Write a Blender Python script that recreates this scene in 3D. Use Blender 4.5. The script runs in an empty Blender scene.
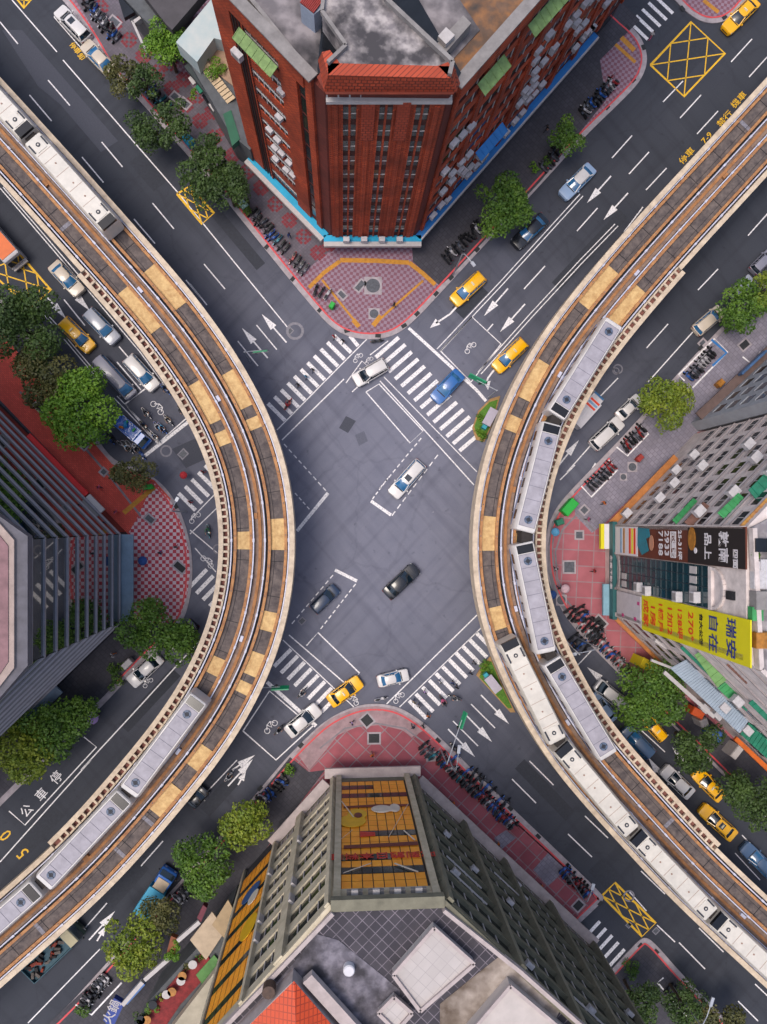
import bpy, bmesh, math, random
import numpy as np
from mathutils import Vector, Matrix
sc = bpy.context.scene
C = sc.collection
rnd = random.Random(7)

# ------------------------------------------------------------------ camera
IW, IH, FPX, HCAM = 767, 1024, 750.0, 101.0
CX, CY, NX, NY = 383.5, 512.0, 343.0, 522.0          # picture centre, plumb point
_d = Vector((NX - CX, -(NY - CY), -FPX)).normalized()
ZW = -_d
XW = (Vector((1, 0, 0)) - ZW * ZW.x).normalized()
YW = ZW.cross(XW)
W2C = Matrix((XW, YW, ZW)).transposed()
C2W = W2C.transposed()
cam = bpy.data.objects.new('camera', bpy.data.cameras.new('camera'))
C.objects.link(cam)
cam.data.sensor_fit = 'VERTICAL'
cam.data.sensor_height = 36.0
cam.data.lens = FPX / IH * 36.0
cam.data.clip_end = 3000
cam.matrix_world = Matrix.Translation((0, 0, HCAM)) @ C2W.to_4x4()
sc.camera = cam

# ------------------------------------------------------------------ light
SUN_EL, SUN_AZ = math.radians(71), math.radians(-100)
world = bpy.data.worlds.new('World')
sc.world = world
world.use_nodes = True
wn = world.node_tree
sky = wn.nodes.new('ShaderNodeTexSky')
sky.sky_type = 'NISHITA'
sky.sun_disc = False
sky.sun_elevation = SUN_EL
sky.sun_rotation = SUN_AZ
sky.dust_density = 4.0
bg = wn.nodes['Background']
bg.inputs['Strength'].default_value = 0.15
wn.links.new(sky.outputs[0], bg.inputs['Color'])
sl = bpy.data.lights.new('sun', 'SUN')
sl.energy = 1.15
sl.angle = math.radians(24)
sl.color = (1.0, 0.93, 0.85)
so = bpy.data.objects.new('sun', sl)
C.objects.link(so)
sd = Vector((math.sin(SUN_AZ) * math.cos(SUN_EL), math.cos(SUN_AZ) * math.cos(SUN_EL), math.sin(SUN_EL)))
so.rotation_euler = sd.to_track_quat('Z', 'Y').to_euler()
sc.view_settings.view_transform = 'Standard'
sc.view_settings.look = 'None'
sc.view_settings.exposure = 0.45
sc.view_settings.gamma = 1.0
sc.cycles.use_denoising = True
sc.cycles.max_bounces = 6

# ------------------------------------------------------------------ helpers
def P(x, y, z=0.0):
    """where the sight line of a picture point meets the level plane at height z"""
    r = C2W @ Vector((x - CX, -(y - CY), -FPX))
    t = (HCAM - z) / -r.z
    return Vector((r.x * t, r.y * t, z))

def lin(h):
    if not isinstance(h, str):
        return tuple(h)
    h = h.lstrip('#')
    out = []
    for i in (0, 2, 4):
        c = int(h[i:i + 2], 16) / 255
        out.append(c / 12.92 if c <= .04045 else ((c + .055) / 1.055) ** 2.4)
    return tuple(out)

MATS = {}
def mat(name, col, rough=.75, var=.18, scale=2.0, metal=0.0, bump=0.0, coat=0.0, col2=None, fine=0.0):
    if name in MATS:
        return MATS[name]
    m = bpy.data.materials.new(name)
    m.use_nodes = True
    nt = m.node_tree
    b = nt.nodes['Principled BSDF']
    b.inputs['Roughness'].default_value = rough
    b.inputs['Metallic'].default_value = metal
    b.inputs['Coat Weight'].default_value = coat
    c = lin(col)
    c2 = lin(col2) if col2 else tuple(min(1, x * (1 - 2 * var)) for x in c)
    tc = nt.nodes.new('ShaderNodeTexCoord')
    n = nt.nodes.new('ShaderNodeTexNoise')
    n.inputs['Scale'].default_value = scale
    n.inputs['Detail'].default_value = 6
    n.inputs['Roughness'].default_value = .65
    nt.links.new(tc.outputs['Object'], n.inputs['Vector'])
    rp = nt.nodes.new('ShaderNodeMapRange')
    rp.inputs[1].default_value = .3
    rp.inputs[2].default_value = .7
    nt.links.new(n.outputs['Fac'], rp.inputs[0])
    mx = nt.nodes.new('ShaderNodeMix')
    mx.data_type = 'RGBA'
    mx.inputs[6].default_value = (*c2, 1)
    mx.inputs[7].default_value = (*c, 1)
    nt.links.new(rp.outputs[0], mx.inputs[0])
    nt.links.new(mx.outputs[2], b.inputs['Base Color'])
    if bump:
        bp = nt.nodes.new('ShaderNodeBump')
        bp.inputs['Strength'].default_value = bump
        bp.inputs['Distance'].default_value = .05
        nt.links.new(n.outputs['Fac'], bp.inputs['Height'])
        nt.links.new(bp.outputs[0], b.inputs['Normal'])
    MATS[name] = m
    return m

def nodes_of(name, rough=.8):
    m = bpy.data.materials.new(name)
    m.use_nodes = True
    nt = m.node_tree
    b = nt.nodes['Principled BSDF']
    b.inputs['Roughness'].default_value = rough
    MATS[name] = m
    tc = nt.nodes.new('ShaderNodeTexCoord')
    return m, nt, b, tc

def mixn(nt, fac, a, b):
    x = nt.nodes.new('ShaderNodeMix')
    x.data_type = 'RGBA'
    for i, v in ((0, fac), (6, a), (7, b)):
        if hasattr(v, 'is_linked') or hasattr(v, 'links'):
            nt.links.new(v, x.inputs[i])
        elif i == 0:
            x.inputs[0].default_value = v
        else:
            x.inputs[i].default_value = (*v, 1)
    return x.outputs[2]

def noisen(nt, vec, scale, lo=.3, hi=.7, detail=5):
    n = nt.nodes.new('ShaderNodeTexNoise')
    n.inputs['Scale'].default_value = scale
    n.inputs['Detail'].default_value = detail
    nt.links.new(vec, n.inputs['Vector'])
    r = nt.nodes.new('ShaderNodeMapRange')
    r.inputs[1].default_value = lo
    r.inputs[2].default_value = hi
    nt.links.new(n.outputs['Fac'], r.inputs[0])
    return r.outputs[0]

def rotn(nt, vec, deg, loc=(0, 0, 0)):
    mp = nt.nodes.new('ShaderNodeMapping')
    mp.inputs['Rotation'].default_value = (0, 0, math.radians(deg))
    mp.inputs['Location'].default_value = loc
    nt.links.new(vec, mp.inputs['Vector'])
    return mp.outputs[0]

def checker_mat(name, a, b, cell, deg, dirt=.35):
    m, nt, bs, tc = nodes_of(name)
    v = rotn(nt, tc.outputs['Object'], deg, (0, 0, .013))
    ch = nt.nodes.new('ShaderNodeTexChecker')
    ch.inputs['Scale'].default_value = 1.0 / cell
    ch.inputs['Color1'].default_value = (*lin(a), 1)
    ch.inputs['Color2'].default_value = (*lin(b), 1)
    nt.links.new(v, ch.inputs['Vector'])
    n = noisen(nt, tc.outputs['Object'], .35)
    n2 = noisen(nt, tc.outputs['Object'], 3.0)
    grime = mixn(nt, n2, tuple(x * .55 for x in lin(a)), tuple(x * .8 for x in lin(b)))
    f = nt.nodes.new('ShaderNodeMath'); f.operation = 'MULTIPLY'; f.inputs[1].default_value = dirt
    nt.links.new(n, f.inputs[0])
    nt.links.new(mixn(nt, f.outputs[0], ch.outputs[0], grime), bs.inputs['Base Color'])
    return m

def brick_mat(name, a, b, mortar, bw, bh, deg=0, ms=.02, rough=.8, var=.3, offs=.5, vertical=False, bump=0.0):
    """tiles or bricks; vertical=True lays the courses up a wall"""
    m, nt, bs, tc = nodes_of(name, rough)
    v = tc.outputs['Object']
    if vertical:
        sx = nt.nodes.new('ShaderNodeSeparateXYZ'); nt.links.new(v, sx.inputs[0])
        g = nt.nodes.new('ShaderNodeMath'); g.operation = 'SUBTRACT'
        nt.links.new(sx.outputs[0], g.inputs[0]); nt.links.new(sx.outputs[1], g.inputs[1])
        cb = nt.nodes.new('ShaderNodeCombineXYZ')
        nt.links.new(g.outputs[0], cb.inputs[0]); nt.links.new(sx.outputs[2], cb.inputs[1])
        v = cb.outputs[0]
    else:
        v = rotn(nt, v, deg)
    br = nt.nodes.new('ShaderNodeTexBrick')
    br.offset = offs
    br.inputs['Scale'].default_value = 1.0
    br.inputs['Brick Width'].default_value = bw
    br.inputs['Row Height'].default_value = bh
    br.inputs['Mortar Size'].default_value = ms
    br.inputs['Color1'].default_value = (*lin(a), 1)
    br.inputs['Color2'].default_value = (*lin(b), 1)
    br.inputs['Mortar'].default_value = (*lin(mortar), 1)
    nt.links.new(v, br.inputs['Vector'])
    n = noisen(nt, tc.outputs['Object'], .22 if vertical else .5, .38, .66, 8)
    n2 = noisen(nt, tc.outputs['Object'], 2.5)
    dk = mixn(nt, n2, tuple(x * (1 - var * 1.6) for x in lin(a)), tuple(x * (1 - var) for x in lin(b)))
    f = nt.nodes.new('ShaderNodeMath'); f.operation = 'MULTIPLY'; f.inputs[1].default_value = .85 if vertical else .6
    nt.links.new(n, f.inputs[0])
    nt.links.new(mixn(nt, f.outputs[0], br.outputs[0], dk), bs.inputs['Base Color'])
    return m

class MB:
    def __init__(self):
        self.v, self.f, self.m = [], [], []
    def face(self, pts, mi=0):
        k = len(self.v)
        self.v += [tuple(p) for p in pts]
        self.f.append(tuple(range(k, k + len(pts))))
        self.m.append(mi)
    def hexa(self, p, mi=0):
        """p: 4 lower corners then 4 upper ones, same order"""
        k = len(self.v)
        self.v += [tuple(q) for q in p]
        for f in ((3, 2, 1, 0), (4, 5, 6, 7), (0, 1, 5, 4), (1, 2, 6, 5), (2, 3, 7, 6), (3, 0, 4, 7)):
            self.f.append(tuple(k + i for i in f))
            self.m.append(mi)
    def box(self, x0, x1, y0, y1, z0, z1, mi=0):
        self.hexa([(x0, y0, z0), (x1, y0, z0), (x1, y1, z0), (x0, y1, z0),
                   (x0, y0, z1), (x1, y0, z1), (x1, y1, z1), (x0, y1, z1)], mi)
    def bar(self, a, b, w, h=None, mi=0, up=None):
        """a square bar from a to b"""
        a, b = Vector(a), Vector(b)
        h = w if h is None else h
        d = (b - a).normalized()
        u = Vector(up) if up else (Vector((0, 0, 1)) if abs(d.z) < .9 else Vector((1, 0, 0)))
        s = d.cross(u).normalized() * (w / 2)
        t = s.cross(d).normalized() * (h / 2)
        self.hexa([a - s - t, a + s - t, b + s - t, b - s - t, a - s + t, a + s + t, b + s + t, b - s + t], mi)
    def tube(self, a, b, r0, r1=None, n=8, mi=0, cap=True):
        a, b = Vector(a), Vector(b)
        r1 = r0 if r1 is None else r1
        d = (b - a).normalized()
        u = Vector((0, 0, 1)) if abs(d.z) < .9 else Vector((1, 0, 0))
        s = d.cross(u).normalized(); t = s.cross(d)
        k = len(self.v)
        for c, r in ((a, r0), (b, r1)):
            for i in range(n):
                an = 2 * math.pi * i / n
                self.v.append(tuple(c + s * (math.cos(an) * r) + t * (math.sin(an) * r)))
        for i in range(n):
            j = (i + 1) % n
            self.f.append((k + i, k + j, k + n + j, k + n + i)); self.m.append(mi)
        if cap:
            self.f.append(tuple(k + i for i in reversed(range(n)))); self.m.append(mi)
            self.f.append(tuple(k + n + i for i in range(n))); self.m.append(mi)
    def loft(self, rings, mi=0, cap=True, closed=True):
        k = len(self.v); n = len(rings[0])
        for r in rings:
            self.v += [tuple(p) for p in r]
        for i in range(len(rings) - 1):
            for j in range(n if closed else n - 1):
                a, b = k + i * n + j, k + i * n + (j + 1) % n
                self.f.append((a, b, b + n, a + n)); self.m.append(mi)
        if cap:
            self.f.append(tuple(k + j for j in reversed(range(n)))); self.m.append(mi)
            e = k + (len(rings) - 1) * n
            self.f.append(tuple(e + j for j in range(n))); self.m.append(mi)
    def prism(self, poly, z0, z1, mi=0, top=None, bottom=True):
        k = len(self.v); n = len(poly)
        self.v += [(p[0], p[1], z0) for p in poly] + [(p[0], p[1], z1) for p in poly]
        for i in range(n):
            j = (i + 1) % n
            self.f.append((k + i, k + j, k + n + j, k + n + i)); self.m.append(mi)
        self.f.append(tuple(k + n + i for i in range(n))); self.m.append(mi if top is None else top)
        if bottom:
            self.f.append(tuple(k + i for i in reversed(range(n)))); self.m.append(mi)
    def disc(self, c, r, n=16, mi=0, r_in=0.0):
        c = Vector(c)
        ps = [c + Vector((math.cos(2 * math.pi * i / n) * r, math.sin(2 * math.pi * i / n) * r, 0)) for i in range(n)]
        if not r_in:
            self.face(ps, mi)
        else:
            for i in range(n):
                j = (i + 1) % n
                self.face([ps[i], ps[j], c + (ps[j] - c) * (r_in / r), c + (ps[i] - c) * (r_in / r)], mi)
    def mesh(self, name, mats):
        me = bpy.data.meshes.new(name)
        me.from_pydata(self.v, [], self.f)
        for m in (mats if isinstance(mats, (list, tuple)) else [mats]):
            me.materials.append(m)
        if any(self.m):
            me.polygons.foreach_set('material_index', self.m)
        me.update()
        bm = bmesh.new(); bm.from_mesh(me)
        bmesh.ops.recalc_face_normals(bm, faces=bm.faces)
        bm.to_mesh(me); bm.free()
        return me
    def build(self, name, mats, parent=None, smooth=0, world=False):
        me = self.mesh(name, mats)
        if smooth:
            me.polygons.foreach_set('use_smooth', [True] * len(me.polygons))
            me.set_sharp_from_angle(angle=math.radians(smooth))
        return link(name, me, parent, world)

def link(name, me, parent=None, world=False):
    o = bpy.data.objects.new(name, me)
    C.objects.link(o)
    if parent:
        o.parent = parent
        if world and parent.parent is None:
            o.matrix_parent_inverse = Matrix.LocRotScale(parent.location, parent.rotation_euler, parent.scale).inverted()
    return o

def thing(name, label, cat, loc=(0, 0, 0), rz=0.0, group=None):
    o = bpy.data.objects.new(name, None)
    C.objects.link(o)
    o.empty_display_size = .3
    o.location = loc
    o.rotation_euler = (0, 0, rz)
    return tag(o, label, cat, group)

def tag(o, label, cat, group=None):
    o['label'] = label
    o['category'] = cat
    if group:
        o['group'] = group
    return o

def struct(o):
    o['kind'] = 'structure'
    return o

def text_mesh(name, body, size, m, M4, parent=None, bold=.0, depth=.01, align='CENTER', sx=1.0, world=True):
    """lettering as a real mesh; M4 maps (right, up, out) to the world"""
    cu = bpy.data.curves.new('lettering', 'FONT')
    cu.body = body
    cu.size = size
    cu.align_x = align
    cu.align_y = 'CENTER'
    cu.offset = bold
    cu.extrude = depth
    cu.resolution_u = 2
    o = bpy.data.objects.new('lettering', cu)
    C.objects.link(o)
    dg = bpy.context.evaluated_depsgraph_get()
    me = bpy.data.meshes.new_from_object(o.evaluated_get(dg))
    bpy.data.objects.remove(o); bpy.data.curves.remove(cu)
    me.transform(M4 @ Matrix.Diagonal((sx, 1, 1, 1)))
    me.materials.clear(); me.materials.append(m)
    return link(name, me, parent, world)

class Face:
    """a wall: s runs to the viewer's right, z up, n out of the wall"""
    def __init__(s, a, b, z0=0.0):
        s.o = Vector((a[0], a[1], z0))
        d = Vector((b[0] - a[0], b[1] - a[1], 0))
        s.L = d.length
        s.s = d.normalized()
        s.n = s.s.cross(Vector((0, 0, 1)))
    def p(s, a, z, n=0.0):
        return s.o + s.s * a + s.n * n + Vector((0, 0, z))
    def box(s, mb, s0, s1, z0, z1, n0, n1, mi=0):
        mb.hexa([s.p(s0, z0, n0), s.p(s1, z0, n0), s.p(s1, z0, n1), s.p(s0, z0, n1),
                 s.p(s0, z1, n0), s.p(s1, z1, n0), s.p(s1, z1, n1), s.p(s0, z1, n1)], mi)
    def quad(s, mb, s0, s1, z0, z1, n, mi=0):
        mb.face([s.p(s0, z0, n), s.p(s1, z0, n), s.p(s1, z1, n), s.p(s0, z1, n)], mi)
    def mtx(s, a, z, n):
        c = s.p(a, z, n)
        return Matrix(((s.s.x, 0, s.n.x, c.x), (s.s.y, 0, s.n.y, c.y), (0, 1, 0, c.z), (0, 0, 0, 1)))

def ground_mtx(px, py, px2, py2, z):
    """lettering lying on the ground, reading from one picture point towards another"""
    a, b = P(px, py, z), P(px2, py2, z)
    r = (b - a).normalized(); u = Vector((0, 0, 1)).cross(r); c = a
    return Matrix(((r.x, u.x, 0, c.x), (r.y, u.y, 0, c.y), (0, 0, 1, c.z), (0, 0, 0, 1)))

# ------------------------------------------------------------------ setting materials
def asphalt():
    m, nt, b, tc = nodes_of('asphalt', .85)
    v = tc.outputs['Object']
    fine = noisen(nt, v, 14, .35, .65)
    big = noisen(nt, v, .12, .35, .65)
    base = mixn(nt, fine, (.025, .029, .041), (.038, .042, .056))
    base = mixn(nt, big, base, mixn(nt, fine, (.032, .036, .048), (.047, .051, .066)))
    # paler towards the crossing: worn asphalt plus a vignette painted into the colour
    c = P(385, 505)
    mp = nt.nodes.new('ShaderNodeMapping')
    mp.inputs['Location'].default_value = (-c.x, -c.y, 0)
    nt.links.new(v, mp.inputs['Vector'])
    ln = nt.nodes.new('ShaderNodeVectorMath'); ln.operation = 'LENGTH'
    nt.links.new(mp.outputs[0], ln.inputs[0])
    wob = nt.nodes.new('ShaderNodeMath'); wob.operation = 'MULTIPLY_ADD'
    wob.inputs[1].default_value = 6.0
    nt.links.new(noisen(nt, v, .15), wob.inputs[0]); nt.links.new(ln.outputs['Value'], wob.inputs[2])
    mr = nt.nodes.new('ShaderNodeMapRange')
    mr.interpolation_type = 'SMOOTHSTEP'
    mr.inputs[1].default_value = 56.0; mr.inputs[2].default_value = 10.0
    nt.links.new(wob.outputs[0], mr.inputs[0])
    worn_vignette = mixn(nt, noisen(nt, v, .5), mixn(nt, fine, (.128, .134, .180), (.16, .164, .214)), mixn(nt, fine, (.15, .154, .2), (.182, .185, .236)))
    col = mixn(nt, mr.outputs[0], base, worn_vignette)
    # wheel tracks and drips along the two street directions, then seams and cracks
    def mul(col_, fac, amt, dark):
        f = nt.nodes.new('ShaderNodeMath'); f.operation = 'MULTIPLY'; f.inputs[1].default_value = amt
        nt.links.new(fac, f.inputs[0])
        mx = nt.nodes.new('ShaderNodeMix'); mx.data_type = 'RGBA'; mx.blend_type = 'MULTIPLY'
        nt.links.new(f.outputs[0], mx.inputs[0]); nt.links.new(col_, mx.inputs[6]); mx.inputs[7].default_value = (*dark, 1)
        return mx.outputs[2]
    for deg in (49, -47):
        mp2 = nt.nodes.new('ShaderNodeMapping'); mp2.inputs['Scale'].default_value = (.035, .75, 1)
        nt.links.new(rotn(nt, v, deg), mp2.inputs['Vector'])
        col = mul(col, noisen(nt, mp2.outputs[0], 1.0, .5, .72, 4), .55, (.62, .62, .66))
    nz = nt.nodes.new('ShaderNodeTexNoise'); nz.inputs['Scale'].default_value = .5; nz.inputs['Detail'].default_value = 6
    nt.links.new(v, nz.inputs['Vector'])
    ad = nt.nodes.new('ShaderNodeVectorMath'); ad.operation = 'MULTIPLY_ADD'; ad.inputs[1].default_value = (2.2, 2.2, 0)
    nt.links.new(nz.outputs['Color'], ad.inputs[0]); nt.links.new(v, ad.inputs[2])
    vo = nt.nodes.new('ShaderNodeTexVoronoi'); vo.feature = 'DISTANCE_TO_EDGE'; vo.inputs['Scale'].default_value = .075
    nt.links.new(ad.outputs[0], vo.inputs['Vector'])
    cr = nt.nodes.new('ShaderNodeMapRange'); cr.inputs[1].default_value = .012; cr.inputs[2].default_value = .004
    nt.links.new(vo.outputs['Distance'], cr.inputs[0])
    col = mul(col, cr.outputs[0], .24, (.6, .6, .62))
    col = mul(col, noisen(nt, v, .9, .66, .74, 3), .6, (.55, .55, .56))
    nt.links.new(col, b.inputs['Base Color'])
    bp = nt.nodes.new('ShaderNodeBump'); bp.inputs['Strength'].default_value = .15
    nt.links.new(fine, bp.inputs['Height']); nt.links.new(bp.outputs[0], b.inputs['Normal'])
    return m
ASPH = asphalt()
PATCH = mat('asphalt_patch', (.062, .066, .088), .85, .15, 6)
PATCH2 = mat('asphalt_patch_worn', (.115, .12, .158), .85, .12, 6)
def paint(name, col, wear):
    m, nt, b, tc = nodes_of(name, .65)
    n = noisen(nt, tc.outputs['Object'], 5.0, .28, .52, 8)
    nt.links.new(mixn(nt, n, wear, lin(col)), b.inputs['Base Color'])
    return m
WHITE_P = paint('white_road_paint', (.78, .75, .75), (.33, .32, .35))
YEL_P = paint('yellow_road_paint', (.80, .46, .012), (.50, .28, .02))
RED_P = paint('red_kerb_paint', (.62, .05, .06), (.36, .12, .12))
KERB = mat('kerb_concrete', 'aea4a8', .85, .2, 1.2)
CONC = mat('pavement_concrete', '8a8489', .85, .22, .8)
GREY_PAVE = brick_mat('grey_paving', '8a8490', '7c7784', '66626c', .6, .6, 45, .03)
DARK_PAVE = brick_mat('dark_paving', '45434a', '3c3a42', '302e34', .6, .6, 45, .03)
RED_BRICK_PAVE = brick_mat('red_brick_paving', 'd85646', 'c4483c', '9a4038', .4, .2, 45, .02)
N_CHECK = checker_mat('purple_checker_paving', '8f7a88', '7a4f5c', .42, 8, .3)
W_CHECK = checker_mat('red_white_checker_paving', 'ccbabe', 'b02a3a', .46, 0, .35)
E_TILE = brick_mat('rose_tile_paving', 'a8626a', '9a545c', '8e8286', 2.15, 2.15, 3, .07, offs=0, var=.2)
S_TILE = brick_mat('rose_tile_paving_diagonal', '9c545c', '8c444e', '857a7e', 1.8, 1.8, 44, .07, offs=0, var=.25)
STAR_GREY = brick_mat('starred_paving_base', '68606a', '5c565e', '524c55', .35, .35, 44, .02, offs=0)
STAR_RED = mat('starred_paving_red', '86303a', .8, .2, 3)
TACT = mat('tactile_paving_yellow', 'c98a2a', .7, .2, 3)
METAL_LID = mat('cast_iron_lid', '5d6068', .6, .25, 4, .3)
DARK_LID = mat('dark_drain_grate', '2a2d30', .7, .3, 6)

Z = .004
def sheet(mb, px, z, mi=0):
    mb.face([P(x, y, z) for x, y in px], mi)

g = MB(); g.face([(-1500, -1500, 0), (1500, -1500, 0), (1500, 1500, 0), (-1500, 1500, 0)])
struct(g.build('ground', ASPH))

# ------------------------------------------------------------------ pavements: a kerbed slab with the paving laid on it
KZ = .13
def smooth_pl(pts, n=3):
    pts = [Vector(p) for p in pts]
    for _ in range(n):
        q = [pts[0]]
        for a, b in zip(pts, pts[1:]):
            q += [a * .75 + b * .25, a * .25 + b * .75]
        q.append(pts[-1]); pts = q
    return pts
def offset_pl(pts, d):
    out = []
    for i, p in enumerate(pts):
        a = pts[max(0, i - 1)]; b = pts[min(len(pts) - 1, i + 1)]
        t = (b - a); t.z = 0; t.normalize()
        out.append(p + Vector((-t.y, t.x, 0)) * d)
    return out
def ribbon(mb, pts, d0, d1, z, mi=0):
    A, B = offset_pl(pts, d0), offset_pl(pts, d1)
    for i in range(len(pts) - 1):
        q = [A[i], A[i + 1], B[i + 1], B[i]]
        mb.face([(p.x, p.y, z) for p in q], mi)

def pavement(name, kerb_px, back_px, side, pave, rounds=2, red=True, red_from=0, red_to=None):
    """kerb_px: the street edge; side +1 when the pavement lies left of its direction"""
    k = smooth_pl([P(x, y) for x, y in kerb_px], rounds)
    back = [P(x, y) for x, y in back_px]
    mb = MB(); mb.prism([*k, *back], -.02, KZ, 0)
    struct(mb.build('kerb', KERB))
    ins = offset_pl(k, .75 * side)
    mp = MB(); mp.face([(p.x, p.y, KZ + Z) for p in [*ins, *back]])
    struct(mp.build(name, pave))
    if red:
        n = len(k)
        kk = k[int(red_from * n):None if red_to is None else int(red_to * n)]
        mr = MB(); ribbon(mr, kk, .66 * side, .88 * side, KZ + 8 * Z)
        struct(mr.build('kerb_line', RED_P))
    return k

N_KERB = [(-60, -140), (60, -4), (88, 33), (112, 76), (133, 93), (165, 130), (198, 167), (232, 208), (280, 268), (318, 314), (334, 330), (352, 338), (372, 340), (391, 337), (405, 329), (420, 315), (436, 298), (480, 250), (536, 190), (580, 141), (627, 96), (641, 80), (647, 64), (646, 50), (638, 33), (613, 12), (560, -45)]
kN = pavement('pavement', N_KERB, [(470, -140), (200, -260)], 1, N_CHECK)
S_KERB = [(-60, 1118), (52, 1023), (104, 966), (160, 903), (208, 850), (255, 795), (275, 771), (290, 754), (306, 738), (322, 723), (338, 713), (358, 705), (377, 703), (396, 706), (412, 714), (432, 729), (474, 771), (525, 820), (567, 860), (602, 894), (604, 899), (594, 909), (577, 925), (540, 965)]
kS = pavement('pavement', S_KERB, [(470, 1140), (100, 1220)], -1, S_TILE)
S2_KERB = [(540, 1045), (575, 1007), (606, 975), (637, 941), (645, 936), (655, 943), (680, 972), (714, 1007), (790, 1085)]
kS2 = pavement('pavement', S2_KERB, [(700, 1180), (560, 1180)], -1, DARK_PAVE)
W_KERB = [(-80, 205), (0, 294), (60, 376), (92, 430), (112, 460), (134, 467), (156, 478), (172, 495), (184, 519), (191, 545), (193, 570), (191, 595), (185, 618), (172, 636), (150, 655), (123, 684), (110, 698), (97, 711), (60, 748), (0, 806), (-70, 878)]
kW = pavement('pavement', W_KERB, [(-150, 800), (-150, 300)], -1, DARK_PAVE, red_from=.3, red_to=.75)
E_KERB = [(870, 172), (790, 255), (726, 322), (675, 376), (639, 419), (600, 460), (567, 494), (556, 508), (549, 522), (545, 540), (545, 560), (548, 580), (556, 600), (570, 624), (600, 655), (630, 685), (700, 752), (770, 822), (860, 905)]
kE = pavement('pavement', E_KERB, [(960, 800), (960, 260)], 1, E_TILE, red_from=.28)
NE_KERB = [(660, -16), (675, 1), (690, 16), (706, 24), (722, 23), (734, 16), (747, 1), (775, -30)]
kNE = pavement('pavement', NE_KERB, [(790, -90), (670, -90)], 1, N_CHECK)

mk = {}
def pave_sheet(px, m, lvl=2):
    mk.setdefault((m.name, lvl), (MB(), m, lvl))[0].face([P(x, y, KZ + lvl * Z) for x, y in px])
# grey paving towards the building walls
pave_sheet([(413, 262), (440, 286), (448, 279), (540, 182), (606, 100), (600, 60), (640, 20), (560, -60), (470, 100), (412, 246)], DARK_PAVE)
pave_sheet([(616, 60), (634, 82), (640, 72), (640, 55), (632, 38), (608, 66)], N_CHECK, 3)
pave_sheet([(88, 20), (118, 72), (140, 92), (205, 165), (240, 205), (300, 275), (332, 249), (258, 165), (170, 60), (90, -60), (40, -60)], STAR_GREY)
for i in range(17):
    for row in (0, 1):
        if row and i > 12:
            continue
        cx, cy = 316 - i * 14.2 + row * 12, 253 - i * 16.2 - row * 9
        if i > 6:
            cx, cy = cx - 4, cy - 2
        c = P(cx, cy)
        for a in range(-2, 3):
            for b in range(-2, 3):
                if (abs(a) == 2 and abs(b) == 2) or (a == 0 and b == 0):
                    continue
                if abs(a) + abs(b) in (1, 2, 3) and not (abs(a) == 1 and abs(b) == 1 and (i % 2)):
                    q = .36
                    u = Vector((.66, -.75, 0)); w = Vector((.75, .66, 0))
                    k0 = c + u * (a * .4) + w * (b * .4)
                    mk.setdefault((STAR_RED.name, 3), (MB(), STAR_RED, 3))[0].face(
                        [(p.x, p.y, KZ + 3 * Z) for p in (k0, k0 + u * q, k0 + u * q + w * q, k0 + w * q)])
def pave_line(px, w, m, lvl=4):
    ribbon(mk.setdefault((m.name, lvl), (MB(), m, lvl))[0], [P(x, y) for x, y in px], -w / 2, w / 2, KZ + lvl * Z)
pave_line([(309, 288), (324, 273), (340, 261.5)], .55, TACT)
pave_line([(340, 260.5), (375, 261), (409, 263)], .62, TACT)
pave_line([(409, 263), (423, 274), (435, 285)], .6, TACT, 5)
pave_line([(322, 280), (340, 303), (357, 324)], .3, TACT)
pave_line([(423, 281), (398, 303), (375, 324)], .3, TACT, 6)
pave_line([(353, 320), (359, 327)], .65, TACT, 5)
pave_line([(381, 316), (373, 326)], .65, TACT, 7)
pave_line([(621, 38), (634, 51)], .7, TACT, 5)
pave_line([(615, 45), (635, 63)], .5, TACT, 6)
pave_line([(703, 1), (718, 13)], .55, TACT, 5)
# west pavement: red brick strip, chequered corner
pave_sheet([(0, 330), (40, 380), (100, 450), (112, 464), (128, 470), (154, 480), (171, 499), (128, 535), (75, 478), (0, 400)], RED_BRICK_PAVE)
pave_sheet([(154, 482), (172, 503), (183, 527), (189, 552), (190, 572), (187, 596), (180, 616), (165, 625), (128, 618), (128, 534), (136, 520)], W_CHECK, 3)
pave_line([(20, 392), (80, 442), (113, 480), (141, 516)], .28, CONC, 4)
pave_line([(124, 513), (156, 486)], .62, TACT, 5)
# east pavement: grey apron round the rose tiles and along the walls
pave_sheet([(575, 515), (592, 533), (606, 522), (700, 430), (800, 330), (770, 282), (728, 326), (677, 380), (641, 423), (602, 464), (574, 492)], GREY_PAVE)
pave_sheet([(562, 507), (556, 525), (553, 548), (555, 575), (563, 600), (574, 615), (566, 614), (553, 594), (548, 570), (548, 545), (552, 522)], CONC, 3)
pave_sheet([(636, 690), (660, 676), (790, 790), (790, 838), (700, 748)], DARK_PAVE)
pave_line([(577, 514), (562, 530), (555, 552), (557, 578), (566, 600), (576, 612)], .25, CONC, 4)
pave_line([(578, 513), (594, 531)], .3, CONC, 5)
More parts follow.
